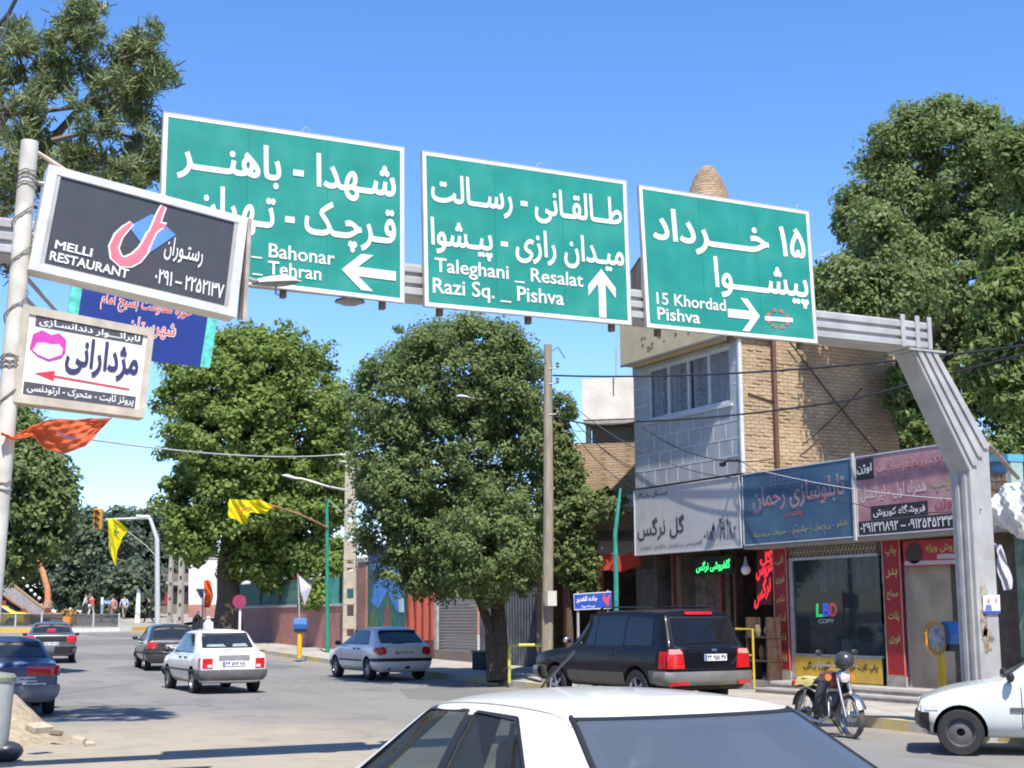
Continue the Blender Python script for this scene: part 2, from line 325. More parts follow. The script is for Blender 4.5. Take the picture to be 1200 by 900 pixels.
# ================================================================== THE SETTING
def ground_mat():
    mt = bpy.data.materials.new('asphalt'); mt.use_nodes = True; n = mt.node_tree.nodes; L = mt.node_tree.links; b = n['Principled BSDF']
    g = n.new('ShaderNodeNewGeometry'); sp = n.new('ShaderNodeSeparateXYZ'); L.new(g.outputs['Position'], sp.inputs[0])
    def noise(sc, det=6, ro=.6, st=None):
        x = n.new('ShaderNodeTexNoise'); x.inputs['Scale'].default_value = sc; x.inputs['Detail'].default_value = det; x.inputs['Roughness'].default_value = ro
        if st:
            mp = n.new('ShaderNodeMapping'); mp.inputs['Scale'].default_value = st; L.new(g.outputs['Position'], mp.inputs[0]); L.new(mp.outputs[0], x.inputs['Vector'])
        else: L.new(g.outputs['Position'], x.inputs['Vector'])
        return x.outputs[0]
    def mr(v, a, b_, c=0, d=1):
        x = n.new('ShaderNodeMapRange'); x.inputs[1].default_value = a; x.inputs[2].default_value = b_; x.inputs[3].default_value = c; x.inputs[4].default_value = d
        if hasattr(v, 'links') or hasattr(v, 'node'): L.new(v, x.inputs[0])
        return x.outputs[0]
    def ma(op, u, v):
        x = n.new('ShaderNodeMath'); x.operation = op; x.use_clamp = False
        for i, k in enumerate((u, v)):
            if isinstance(k, (int, float)): x.inputs[i].default_value = k
            else: L.new(k, x.inputs[i])
        return x.outputs[0]
    def mixc(f, c1, c2):
        x = n.new('ShaderNodeMix'); x.data_type = 'RGBA'; L.new(f, x.inputs[0])
        for i, c in ((6, c1), (7, c2)):
            if isinstance(c, tuple): x.inputs[i].default_value = c
            else: L.new(c, x.inputs[i])
        return x.outputs[2]
    big = mr(noise(.35), .3, .7); fine = mr(noise(38, 3), .3, .7); tracks = mr(noise(.5, 5, .6, (1.6, .12, 1)), .35, .65)
    c = mixc(big, (.175, .168, .155, 1), (.245, .236, .217, 1)); c = mixc(ma('MULTIPLY', tracks, .65), c, (.275, .262, .238, 1)); oil = mr(noise(.9, 3, .5, (1, .35, 1)), .60, .74, 0, .5); c = mixc(oil, c, (.115, .108, .10, 1)); vp = n.new('ShaderNodeTexVoronoi'); vp.inputs['Scale'].default_value = .16; L.new(g.outputs['Position'], vp.inputs['Vector']); sv = n.new('ShaderNodeSeparateColor'); L.new(vp.outputs['Color'], sv.inputs[0]); patch_ = mr(sv.outputs[0], .74, .76, 0, .6); c = mixc(patch_, c, (.135, .13, .122, 1)); c = mixc(ma('MULTIPLY', fine, .35), c, (.12, .116, .11, 1))
    # tar-filled cracks
    vo = n.new('ShaderNodeTexVoronoi'); vo.feature = 'DISTANCE_TO_EDGE'; vo.inputs['Scale'].default_value = .23
    wp = n.new('ShaderNodeVectorMath'); wp.operation = 'MULTIPLY_ADD'; nn = n.new('ShaderNodeTexNoise'); nn.inputs['Scale'].default_value = .8; nn.inputs['Detail'].default_value = 6; L.new(g.outputs['Position'], nn.inputs['Vector'])
    L.new(nn.outputs['Color'], wp.inputs[0]); wp.inputs[1].default_value = (2.5, 2.5, 0); L.new(g.outputs['Position'], wp.inputs[2]); L.new(wp.outputs[0], vo.inputs['Vector'])
    crack = mr(vo.outputs['Distance'], 0, .009, .75, 0); c = mixc(crack, c, (.07, .066, .06, 1))
    # sand blown over the left side of the road
    wob = ma('MULTIPLY_ADD', noise(.45, 8, .65), 7.0); wob.node.inputs[2].default_value = -3.5
    wob2 = ma('MULTIPLY_ADD', noise(2.2, 8, .7), 2.4); wob2.node.inputs[2].default_value = -1.2
    dx = ma('ADD', ma('ADD', sp.outputs[0], wob), wob2); dy = ma('ADD', ma('ADD', sp.outputs[1], wob), wob2)
    m1 = mr(dx, 6.2, 10.5, 1, 0); m2 = mr(dy, 22.5, 27.5, 1, 0)
    sand = ma('MULTIPLY', ma('MULTIPLY', m1, m2), mr(noise(1.3, 9, .75), .28, .52, .25, .95))
    far = ma('MULTIPLY', mr(sp.outputs[0], 25, 35), .8)
    sandc = mixc(fine, (.32, .275, .205, 1), (.40, .35, .265, 1)); c = mixc(ma('MAXIMUM', sand, far), c, sandc)
    # dust gathered in the gutter along the right kerb
    ka = n.new('ShaderNodeMath'); ka.operation = 'MULTIPLY_ADD'; L.new(sp.outputs[1], ka.inputs[0]); ka.inputs[1].default_value = .06; ka.inputs[2].default_value = 14.23
    kd = ma('SUBTRACT', ka.outputs[0], sp.outputs[0]); gut = ma('MULTIPLY', mr(kd, .1, 1.5, .85, 0), mr(noise(1.7, 8, .7), .35, .6, .1, 1)); c = mixc(gut, c, (.30, .255, .19, 1))
    L.new(c, b.inputs['Base Color']); b.inputs['Roughness'].default_value = .88; b.inputs['Specular IOR Level'].default_value = .25
    bp = n.new('ShaderNodeBump'); bp.inputs['Strength'].default_value = .35; bp.inputs['Distance'].default_value = .012; L.new(noise(55, 4), bp.inputs['Height']); L.new(bp.outputs[0], b.inputs['Normal'])
    return mt
ys = [-60, -20, 0, 10]+list(range(22, 113, 3))+[130, 180, 300, 600, 1400]; xs_ = [-900, -200, -60, -20, 0, 10, 20, 40, 80, 250, 1200]
mb = MB(); mb.v = [(x, y, gz(y) if y < 140 else gz(140)) for y in ys for x in xs_]; k = len(xs_)
mb.f = [(j*k+i, j*k+i+1, (j+1)*k+i+1, (j+1)*k+i) for j in range(len(ys)-1) for i in range(k-1)]
me = bpy.data.meshes.new('road'); me.from_pydata(mb.v, [], mb.f); tag(link('road', me, ground_mat()), kind='structure')
# right pavement and its kerb
PAVE = M('paving', (.36, .33, .285), .9, var=.2, scale=1.3, bump=.3, dirt=.5)
pys = [2, 10, 17, 22]+list(range(25, 74, 3))
mb = MB(); mb.v = [p for y in pys for p in ((kx(y)+.18, y, gz(y)+.15), (60, y, gz(y)+.15))]; mb.f = [(2*i, 2*i+1, 2*i+3, 2*i+2) for i in range(len(pys)-1)]
me = bpy.data.meshes.new('pavement'); me.from_pydata(mb.v, [], mb.f); tag(link('pavement', me, PAVE), kind='structure')
def kerb_mat():
    mt = M('kerb_stone', (.42, .38, .31), .9, var=.2, scale=5, bump=.3); n = mt.node_tree.nodes; L = mt.node_tree.links; b = n['Principled BSDF']
    g = n.new('ShaderNodeNewGeometry'); sp = n.new('ShaderNodeSeparateXYZ'); L.new(g.outputs['Position'], sp.inputs[0])
    w = n.new('ShaderNodeMath'); w.operation = 'PINGPONG'; w.inputs[1].default_value = 2.0; L.new(sp.outputs[1], w.inputs[0])
    nz = n.new('ShaderNodeTexNoise'); nz.inputs['Scale'].default_value = 4; nz.inputs['Detail'].default_value = 9; nz.inputs['Roughness'].default_value = .75; L.new(g.outputs['Position'], nz.inputs['Vector'])
    s1 = n.new('ShaderNodeMapRange'); s1.inputs[1].default_value = .95; s1.inputs[2].default_value = 1.05; L.new(w.outputs[0], s1.inputs[0])
    s2 = n.new('ShaderNodeMapRange'); s2.inputs[1].default_value = .35; s2.inputs[2].default_value = .62; s2.inputs[3].default_value = .9; s2.inputs[4].default_value = .15; L.new(nz.outputs[0], s2.inputs[0])
    mu = n.new('ShaderNodeMath'); mu.operation = 'MULTIPLY'; L.new(s1.outputs[0], mu.inputs[0]); L.new(s2.outputs[0], mu.inputs[1])
    old = b.inputs['Base Color'].links[0].from_socket; mx = n.new('ShaderNodeMix'); mx.data_type = 'RGBA'; L.new(mu.outputs[0], mx.inputs[0]); L.new(old, mx.inputs[6]); mx.inputs[7].default_value = (.58, .42, .06, 1); L.new(mx.outputs[2], b.inputs['Base Color'])
    return mt
KERB = kerb_mat(); mb = MB()
for a, b_ in zip(pys[:-1], pys[1:]):
    q = [(kx(a), a, gz(a)-.1), (kx(b_), b_, gz(b_)-.1), (kx(b_)+.18, b_, gz(b_)-.1), (kx(a)+.18, a, gz(a)-.1)]
    mb.add(q+[(p[0]+(.02 if i in (0, 1) else 0), p[1], p[2]+.262) for i, p in enumerate(q)], [(4, 5, 6, 7), (0, 1, 5, 4), (2, 3, 7, 6)])
me = bpy.data.meshes.new('kerb'); me.from_pydata(mb.v, [], mb.f); tag(link('kerb', me, KERB), kind='structure')

# ================================================================== ROAD-SIGN GANTRY
BY = 15.06                                            # front of the beam; boards hang just before it
gan = empty('sign_gantry', (14.9, 15.25, .15), 'grey corrugated steel gantry with bent legs spanning the street above the cars', 'gantry')
z0, z1, xe, xl = ony(1090, 410, BY).z, ony(1092, 378, BY).z, ony(1092, 395, BY).x, 1.2
mb = MB(); mb.box((xl, BY+.03, z0), (xe-.003, BY+.40, z1)); hh = (z1-z0)/3
for i in range(3): mb.box((xl+.004, BY, z0+i*hh+.022), (xe-.008, BY+.033, z0+(i+1)*hh-.022)); mb.box((xl+.004, BY+.397, z0+i*hh+.022), (xe-.008, BY+.43, z0+(i+1)*hh-.022))
BOLD = STEEL; bevel(mb.build('beam', STEEL, gan), .01, 1)
for px in (1058, 1075, 1089):
    x = ony(px, 395, BY).x; MB().box((x-.035, BY-.02, z0+.01), (x+.035, BY+.0, z1+.07)).build('clamp_strap', STEEL, gan)
def gantry_leg(mir):
    fx = lambda px, py: ony(px, py, BY).x
    t0, t1 = fx(1072, 422), fx(1101, 422); b0, b1 = fx(1143, 640), fx(1167, 640); zt = z0-.03; zb = ony(1159, 519, BY).z; zi = ony(1139, 552, BY).z
    if mir: c = xl+1.1; t0, t1, b0, b1 = [c-(x-xe+1.1) for x in (t0, t1, b0, b1)]
    prof = [(t0, zt), (t1, zt), (b1, zb), (b1, -.1), (b0, -.1), (b0, zi)]
    mb = MB().prism([(x, BY+.02, z) for x, z in prof], (0, .40, 0))
    leg = bevel(mb.build('leg', STEEL, gan), .012, 1)
    rb = MB()                                          # pressed ribs on the street side
    for k in (.2, .5, .8):
        xt, xb = t0+(t1-t0)*k, b0+(b1-b0)*k; zz = zb*k+zi*(1-k)
        s = .045
        rb.add([(xt-s, BY-.012, zt), (xt+s, BY-.012, zt), (xb+s, BY-.012, zz), (xb-s, BY-.012, zz), (xt-s, BY+.022, zt), (xt+s, BY+.022, zt), (xb+s, BY+.022, zz), (xb-s, BY+.022, zz)], [(0,1,2,3), (0,4,5,1), (1,5,6,2), (2,6,7,3), (3,7,4,0)])
    rb.build('pressed_rib', STEEL, gan)
    sx = b0 if not mir else b0
    sd = MB(); dirx = -.03 if not mir else .03
    for yy in (.10, .24): sd.box((min(sx, sx+dirx), BY+yy, -.05), (max(sx, sx+dirx), BY+yy+.06, zi-.02))
    sd.build('pressed_rib', STEEL, gan)
    MB().box((min(t0, t1)-.1, BY-.03, zt), (max(t0, t1)+.1, BY+.44, zt+.028)).build('flange_plate', STEEL, gan)
gantry_leg(False); gantry_leg(True)
RUST = M('rust_stain', (.30, .17, .08), .9, var=.5, scale=14, col2=(.42, .38, .33))
fx0, fx1 = ony(1146, 720, BY).x, ony(1166, 720, BY).x; zr = ony(1156, 720, BY).z
g = random.Random(12)
for cx_, cz_, rx_, rz_ in ((.45, .27, .28, .16), (.55, -.33, .34, .20), (.35, -.12, .25, .22)):
    c_ = (fx0+(fx1-fx0)*cx_, zr+cz_); MB().prism([(c_[0]+(fx1-fx0)*rx_*math.cos(t)*g.uniform(.6, 1.2), BY+.012, c_[1]+rz_*math.sin(t)*g.uniform(.6, 1.25)) for t in np.linspace(0, 6.283, 15)[:-1]], (0, .005, 0)).build('rust_patch', RUST, gan)
pst = Panel(*[ony(x, y, BY-.002) for x, y in ((1152, 698), (1171, 697), (1172, 719), (1152, 719))])
po = empty('poster', pst.base(), 'small election poster with two portraits stuck on the gantry leg over the rust', 'poster')
pst.board(0, .15, 1, 1, 0, .008).build('sheet', M('poster_paper', (.7, .7, .72), .6), po); pst.board(0, 0, 1, .148, 0, .008).build('blue_band', M('poster_blue', (.05, .08, .35), .6), po)
def blob(p, cs, ct, rs, rt, n=14): return [(cs+rs*math.cos(2*math.pi*k/n), ct+rt*math.sin(2*math.pi*k/n)) for k in range(n)]
pst.poly(blob(pst, .3, .68, .11, .16), .0085).build('portrait', M('poster_skin', (.5, .3, .25), .6), po); pst.poly([(.1, .18), (.5, .18), (.45, .48), (.15, .48)], .0085).build('portrait', M('poster_coat', (.16, .16, .4), .6), po)
pst.poly(blob(pst, .75, .7, .1, .14), .0085).build('portrait', MATS['poster_skin'], po); TX(pst, 'انتخابات', .55, .25, .95, .45, BLACK, po, 0)

def arrow(p, kind, a0, t0, a1, t1, mat, parent):
    base = [(0, 0), (.36, .5), (.58, .5), (.30, .13), (1, .13), (1, -.13), (.30, -.13), (.58, -.5), (.36, -.5)]
    pts = []
    for x, y in base:
        if kind == 'L': q = (x, y+.5)
        elif kind == 'R': q = (1-x, y+.5)
        else: q = (y+.5, 1-x)
        pts.append((a0+(a1-a0)*q[0], t0+(t1-t0)*q[1]))
    p.poly(pts, .004, .004).build('arrow', mat, parent)
def road_sign(corners, label):
    p = Panel(*[ony(x, y, 15.0) for x, y in corners])
    r = empty('road_sign', p.base(), label, 'road sign', 'green boards on the gantry')
    p.board(0, 0, 1, 1, -.035, 0).build('board', GREEN, r)
    w = (p.c[1]-p.c[0]).length; h = (p.c[0]-p.c[3]).length
    rim(p,   .042/w, .042/h, 0, .004).build('border', LET, r)
    SEAM = M('sheet_seam', (.008, .17, .135), .5)
    for a_ in (.335, .668): p.board(a_-.003/w, .05, a_+.003/w, .95, .0005, .0025).build('sheet_seam', SEAM, r)
    g = MB(); e = .012
    g2 = Panel(p.pt(-e/w, 1+e/h), p.pt(1+e/w, 1+e/h), p.pt(1+e/w, -e/h), p.pt(-e/w, -e/h)); rim(g2, e/w, e/h, -.045, .006).build('edge_trim', STEEL, r)
    for a in (.08, .5, .92):
        q = p.pt(a, 0, -.09); MB().box((q.x-.03, q.y-.03, q.z-.09), (q.x+.03, q.y+.05, z1 if False else q.z+.02)).build('bracket', M('rusty_bracket', (.22, .15, .1), .8, .3, var=.3), r)
    return p, r
p1, s1 = road_sign([(192.8, 132), (472.7, 173.4), (473, 354.3), (185.6, 320)], 'largest green board, arrow pointing left, nearest the restaurant sign')
p2, s2 = road_sign([(495.3, 177.4), (733, 212.4), (739.3, 380.2), (498.4, 358)], 'middle green board, arrow pointing straight up')
p3, s3 = road_sign([(749, 217.4), (947, 248), (957.4, 401.7), (758.5, 382.7)], 'smallest green board, arrow pointing right, beside the bent gantry leg')
TX(p1, 'شـهدا - باهنـــر', .055, .60, .965, .885, LET, s1, .022); TX(p1, 'قـرچـک - تـهران', .13, .275, .965, .585, LET, s1, .022)
TX(p1, 'Shohada _ Bahonar', .06, .165, .70, .27, LET, s1,   .013); TX(p1, 'Gharchak _ Tehran', .045, .06, .645, .16, LET, s1,   .013); arrow(p1, 'L', .73, .045, .965, .275, LET, s1)
TX(p2, 'طــالقـانی - رســالت', .035, .625, .972, .872, LET, s2, .022); TX(p2, 'میـدان رازی - پیـشوا', .03, .325, .975, .578, LET, s2, .022)
TX(p2, 'Taleghani _ Resalat', .045, .195, .76, .315, LET, s2,   .013, slant=0); TX(p2, 'Razi Sq. _ Pishva', .035, .055, .66, .185, LET, s2,   .013); arrow(p2, 'U', .785, .03, .925, .36, LET, s2)
TX(p3, '۱۵ خــــرداد', .06, .555, .965, .865, LET, s3, .022); TX(p3, 'پیشــــوا', .40, .245, .965, .56, LET, s3, .022)
TX(p3, '15 Khordad', .06, .165, .455, .25, LET, s3,   .013); TX(p3, 'Pishva', .06, .055, .30, .145, LET, s3,   .013); arrow(p3, 'R', .465, .035, .655, .275, LET, s3)
FADE = M('faded_red_print', (.45, .14, .10), .6, var=.3, scale=12)
for a in range(8):
    t = a*math.pi/4+.35
    p3.poly([(.765+.072*math.cos(t+d)*r_, .15+.075*math.sin(t+d)*r_) for d, r_ in ((-.26, .72), (.26, .72), (.2, 1.05), (-.22, .98))], .004).build('emblem', FADE, s3)
p3.poly([(.685, .128), (.855, .135), (.855, .168), (.685, .160)], .006).build('emblem', LET, s3)
# little wire hooks on the top edges, and the floodlight under the first board
for p, a, r in ((p1, .56, s1), (p2, .55, s2), (p3, .93, s3)):
    q = p.pt(a, 1, -.02); MB().tube([q, q+Vector((0, 0, .05)), q+Vector((.05, 0, .09)), q+Vector((.08, 0, .04))], .007, 5).build('lifting_hook', STEEL, r)
q = p1.pt(.78, 0, -.10); fl = empty('floodlight', q, 'small dark round floodlight hanging under the largest green board', 'floodlight')
MB().lathe([(.03, .05), (.08, 0), (.165, -.03), (.175, -.045)], q, 'z', 20).build('hood', BLACK, fl, True); MB().lathe([(.155, -.047), (.10, -.075), (.02, -.09)], q, 'z', 20).build('lens', M('dull_lens', (.25, .24, .22), .3), fl, True)
MB().tube([q+Vector((0, 0, .04)), q+Vector((0, .1, .15))], .02, 6).build('arm', STEEL, fl)
# ================================================================== LEFT POLE WITH ITS SIGNS
PY = 12.0
top, bot = ony(35, 166, PY), ony(2, 560, PY); dr = (bot-top)/(top.z-bot.z); base = top+dr*(top.z-0)
OFFW = M('chipped_white_steel', (.56, .54, .48), .7, var=.2, scale=5, dirt=.5)
lp = empty('utility_pole', base, 'leaning whitewashed pole wound with loose wire, carrying the shop light boxes', 'pole')
MB().tube([base, base+(top-base)*.5, top], [.085, .078, .072], 16).build('shaft', OFFW, lp, True)
def helix(zs, turns, r=.088, wire=.006):
    P = []
    for i in range(int(turns*10)+1):
        f = i/(turns*10); c = base+(top-base)*(zs[0]+(zs[1]-zs[0])*f); t = f*turns*2*math.pi
        P.append(c+Vector((math.cos(t)*r, math.sin(t)*r, random.uniform(-.015, .015))))
    return MB().tube(P, wire, 5)
WIRE = M('black_cable', (.025, .025, .028), .6)
for a, b_, t in ((.93, .955, 3), (.84, .95, 1.6), (.70, .86, 2.2), (.66, .68, 3), (.57, .66, 1.3), (.48, .5, 2)): helix((a, b_), t).build('wire_wrap', M('old_wire', (.16, .14, .11), .7), lp)
q = ony(80, 210, PY); MB().tube([top+dr*.05, q+Vector((0, 0, .06))], .018, 6).build('stay_rod', M('rusty_white_rod', (.55, .42, .33), .7, var=.35, scale=14), lp)
AL = M('aluminium_frame', (.66, .65, .62), .45, .2, var=.1, dirt=.35); OLDF = M('stained_frame', (.47, .42, .34), .7, var=.2, dirt=.5)
# light box of the restaurant
pr = Panel(*[ony(x, y, PY-.10) for x, y in ((57, 193), (290, 255.5), (276, 372), (33, 315.5))])
rs = empty('restaurant_sign', pr.base(), 'tilted dark grey restaurant light box at the top of the leaning pole', 'sign')
CHAR = M('charcoal_face', (.055, .056, .064), .4, var=.1, scale=5)
pr.board(0, 0, 1, 1, -.22, -.012).build('box', AL, rs)
pr.board(.07, .085, .965, .93, -.011, 0).build('face', CHAR, rs); rim(pr, .045, .075, -.011, .018).build('frame', AL, rs)
inn = Panel(pr.pt(.045, .925, .004), pr.pt(.955, .925, .004), pr.pt(.955, .075, .004), pr.pt(.045, .075, .004)); rim(inn, .022, .012, 0, .008).build('inner_bead', STEEL, rs)
face = Panel(pr.pt(.07, .93), pr.pt(.965, .93), pr.pt(.965, .085), pr.pt(.07, .085))
TX(face, 'MELLI', .03, .19, .225, .285, LET, rs, .025); TX(face, 'RESTAURANT', .015, .05, .43, .155, LET, rs, .025)
TX(face, 'رستـوران',   .60, .36, .815, .64, LET, rs, .012); TX(face, '۰۲۹۱ – ۲۲۵۲۱۳۷', .57, .075, .955, .245, LET, rs, .02, fa=False)
BLU = M('logo_blue', (.09, .25, .68), .5); PINK = M('logo_pink', (.75, .16, .21), .5)
face.poly([(.39, .63), (.505, .84), (.65, .67), (.52, .39)], .003).build('logo', BLU, rs)
# brush stroke: a thick hooked line, white edge under pink
st = [(.56, .96), (.545, .85), (.535, .74), (.52, .62), (.50, .50), (.485, .40), (.455, .30), (.42, .24), (.385, .22), (.35, .26), (.33, .36), (.345, .50), (.375, .60), (.405, .68)]
wd = [.010, .014, .016, .016, .019, .024, .028, .030, .030, .027, .021, .018, .014, .007]
def stroke(pan, pts, ws, d, grow=1, asp=1.7):
    L_, R_ = [], []
    for i, (x, y) in enumerate(pts):
        a = pts[max(0, i-1)]; b_ = pts[min(len(pts)-1, i+1)]; dx, dy = (b_[0]-a[0])*asp, b_[1]-a[1]; l = math.hypot(dx, dy); nx, ny = -dy/l, dx/l; w = ws[i]*grow+(.008 if grow > 1 else 0)
        L_.append(pan.pt(x+nx*w, y+ny*w*asp, d)); R_.append(pan.pt(x-nx*w, y-ny*w*asp, d))
    n = len(pts); return MB().add(L_+R_, [(i, i+1, n+i+1, n+i) for i in range(n-1)])
stroke(face, st, wd, .007, 1.12).build('logo', LET, rs); stroke(face, st, wd, .010).build('logo', PINK, rs)
s2_ = [(.50, .50), (.51, .60), (.535, .67), (.56, .74), (.585, .73)]; stroke(face, s2_, [.02, .016, .013, .016, .02], .008, 1.15).build('logo', LET, rs); stroke(face, s2_, [.018, .014, .011, .014, .017], .011).build('logo', PINK, rs)
q = pr.pt(1, .98, -.05); MB().prism([pr.pt(1.002, 1.0, .01), pr.pt(1.002, .99, -.10), pr.pt(1.045, .06, -.24), pr.pt(1.035, -.02, .02)], pr.pt(.02, 0)-pr.pt(0, 0)).build('hanging_flap', M('old_tin', (.36, .32, .27), .6, .2, var=.3), rs)
for t in (.2, .85):
    a = pr.pt(-.0, t, -.12); zz = a.z; c = base+(top-base)*((zz-base.z)/(top.z-base.z)); MB().tube([c, a+(a-c)*.05], .02, 6).build('bracket', STEEL, rs)
# light box of the dental workshop
pdn = Panel(*[ony(x, y, PY-.06) for x, y in ((27, 357), (181, 386.5), (168.5, 490), (14.5, 471))])
dn = empty('dental_sign', pdn.base(), 'white dental workshop light box with purple teeth and red arrow, below the restaurant sign', 'sign')
pdn.board(0, 0, 1, 1, -.18, -.012).build('box', OLDF, dn); rim(pdn, .05, .085, -.011, .015).build('frame', OLDF, dn)
pdn.board(.05, .085, .95, .915, -.011, 0).build('face', M('acrylic_white', (.74, .73, .70), .4, var=.04), dn); DG = M('dark_grey_print', (.07, .07, .085), .5); NAVY = M('navy_print', (.03, .035, .10), .5)
fd = Panel(pdn.pt(.05, .915), pdn.pt(.95, .915), pdn.pt(.95, .085), pdn.pt(.05, .085))
fd.poly([(.06, .87), (.965, .87), (.965, 1-.005), (.06, 1-.005)][::1], .002).build('print_band', DG, dn); fd.poly([(.02, .01), (.965, .01), (.965, .165), (.02, .165)], .002).build('print_band', DG, dn)
TX(fd, 'لابراتـــوار دندانسـازی', .09, .875, .94, .985, LET, dn, .02); TX(fd, 'پروتز ثابت - متحرک - ارتودنسی', .05, .025, .95, .15, LET, dn, .02)
TX(fd, 'مژدارانی', .335, .33, .955, .83, NAVY, dn, .035)
fd.poly([(.035, .58), (.05, .76), (.12, .83), (.2, .79), (.26, .83), (.325, .76), (.33, .60), (.30, .52), (.2, .455), (.1, .50)], .002).build('teeth_picture', M('gum_purple', (.50, .05, .36), .5), dn)
fd.poly([(.06, .565), (.09, .66), (.15, .68), (.2, .67), (.27, .69), (.305, .64), (.30, .56), (.2, .48), (.1, .52)], .0055).build('teeth_picture', M('teeth_pink', (.72, .55, .66), .5), dn)
RD = M('red_print', (.62, .03, .06), .5); fd.poly([(.26, .292), (.90, .262), (.90, .242), (.26, .270)], .002).build('arrow', RD, dn); fd.poly([(.10, .285), (.26, .35), (.26, .225)], .002).build('arrow', RD, dn)
for t in (.15, .8):
    a = pdn.pt(0, t, -.1); c = base+(top-base)*((a.z-base.z)/(top.z-base.z)); MB().tube([c, a+(a-c)*.05], .02, 6).build('bracket', STEEL, dn)
# blue banner board hung behind, on the far leg of the gantry
pb = Panel(*[ony(x, y, 14.2) for x, y in ((86, 322), (258, 352), (246, 431), (73, 410))])
bn = empty('banner_board', pb.base(), 'blue board with red and white writing and turquoise edges behind the restaurant sign', 'sign')
pb.board(.07, 0, .93, 1, -.03, 0).build('face', M('banner_blue', (.008, .03, .20), .5, var=.1), bn); TEAL = M('turquoise_edge', (.10, .50, .42), .5, var=.35, scale=16)
pb.board(0, 0, .069, 1, -.03, .003).build('edge_band', TEAL, bn); pb.board(.931, 0, 1, 1, -.03, .003).build('edge_band', TEAL, bn)
TX(pb, 'نیروی مقاومت بسیج سپاه', .28, .88, .60, .96, LET, bn, .01); TX(pb, 'حوزه مقاومت بسیج امام', .20, .60, .82, .86, LET, bn, .045, d=.003); TX(pb, 'حوزه مقاومت بسیج امام', .205, .615, .815, .85, M('banner_red', (.60, .02, .03), .5), bn, .0, d=.006)
TX(pb, 'شهرستان', .40, .30, .73, .58, LET, bn, .045, d=.003); TX(pb, 'شهرستان', .405, .315, .725, .57, MATS['banner_red'], bn, .0, d=.006)
for t in (.12, .34):
    a = pb.pt(0.02, t, -.035); zz = a.z-.05; MB().tube([a, base+(top-base)*((zz-base.z)/(top.z-base.z))+Vector((.05, .05, 0))], .02, 6).build('bracket', STEEL, bn)
# orange flag and the street lamp on the pole
def cloth(fn, nu, nv, name, mat, label, cat='flag', parent=None, group=None):
    o = MB().grid(fn, nu, nv).build(name, mat, parent, True)
    if parent is None: tag(o, label, cat, group)
    return o
def fabric(name, c, tr=.35):
    mt = M(name, c, .8, var=.1, scale=7); n = mt.node_tree.nodes; L = mt.node_tree.links; b = n['Principled BSDF']; t = n.new('ShaderNodeBsdfTranslucent'); ms = n.new('ShaderNodeMixShader'); ms.inputs[0].default_value = tr
    L.new(b.inputs['Base Color'].links[0].from_socket, t.inputs[0]); L.new(b.outputs[0], ms.inputs[1]); L.new(t.outputs[0], ms.inputs[2]); L.new(ms.outputs[0], n['Material Output'].inputs[0]); return mt
ORF = fabric('orange_cloth', (.70, .17, .07), .5)
pf = Panel(*[ony(x, y, PY-.1) for x, y in ((0, 490), (131, 490), (131, 535), (0, 535))])
tops = [(.0, .62), (.12, .55), (.28, .80), (.42, .95), (.6, .98), (.8, 1.0), (1, 1.0)]; bots = [(.0, .55), (.12, .42), (.28, .52), (.42, .20), (.55, .05), (.75, .25), (1, .98)]
ip = lambda L_, x: np.interp(x, [a for a, b_ in L_], [b_ for a, b_ in L_])
of = empty('orange_flag', pf.pt(0, .55), 'orange cloth flag blowing out from the leaning pole under the dental sign', 'flag')
cloth(lambda u, v: pf.pt(u, ip(bots, u)+(ip(tops, u)-ip(bots, u))*v,   .05*math.sin(u*11+v*3)+.03*math.sin(u*23+2)+.012*math.sin(u*41+v*13)+.008*math.sin(u*17-v*29)), 70, 24, 'cloth', ORF, None, parent=of)
stroke(Panel(*[pf.pt(a, b_, .11) for a, b_ in ((0, 1), (1, 1), (1, 0), (0, 0))]), [(.46, .66), (.52, .52), (.58, .44), (.64, .44), (.66, .5)], [.006, .012, .014, .012, .004], 0, asp=3).build('calligraphy', M('flag_ink', (.16, .06, .10), .8), of)
lm = ony(303, 331, 13.1); lq = ony(352, 330, 13.4)
lh = empty('street_lamp', lm, 'grey street lamp head poking out from behind the restaurant sign', 'street lamp', 'street lamp heads')
ax = (lq-lm).normalized(); mb = MB()
LAMPW = M('lamp_housing', (.62, .62, .60), .5, var=.05, dirt=.2)
def lamp_head(parent, a, b_, w, h):                    # a cobra-head lantern: shell above, bowl below
    ax = (b_-a).normalized(); sd_ = ax.cross(Z).normalized(); L = (b_-a).length
    def fn(s, up):
        def g(u, v):
            x = u; r = (math.sin(math.pi*min(1, .12+x*.95)))**.55*(.55+.45*x) if x < .98 else .12; t = math.pi*v
            return a+ax*(L*x)+sd_*(w*r*math.cos(t))+Z*(s*h*r*math.sin(t))
        return g
    MB().grid(fn(1, 1), 10, 10).build('shell', LAMPW, parent, True); MB().grid(fn(-.7, 1), 10, 10).build('bowl', M('lamp_bowl', (.20, .19, .18), .25, var=.2), parent, True)
lamp_head(lh, lm-ax*.05, lq, .15, .09); c = base+(top-base)*.86
MB().tube([c, c+(lm-c)*.5+Z*.12, lm], .025, 8).build('arm', STEEL, lh)
MB().tube([lm+ax*.25, lm+ax*.25-Z*.12, lm+ax*.3-Z*.13], .012, 5).build('cable_clip', STEEL, lh)
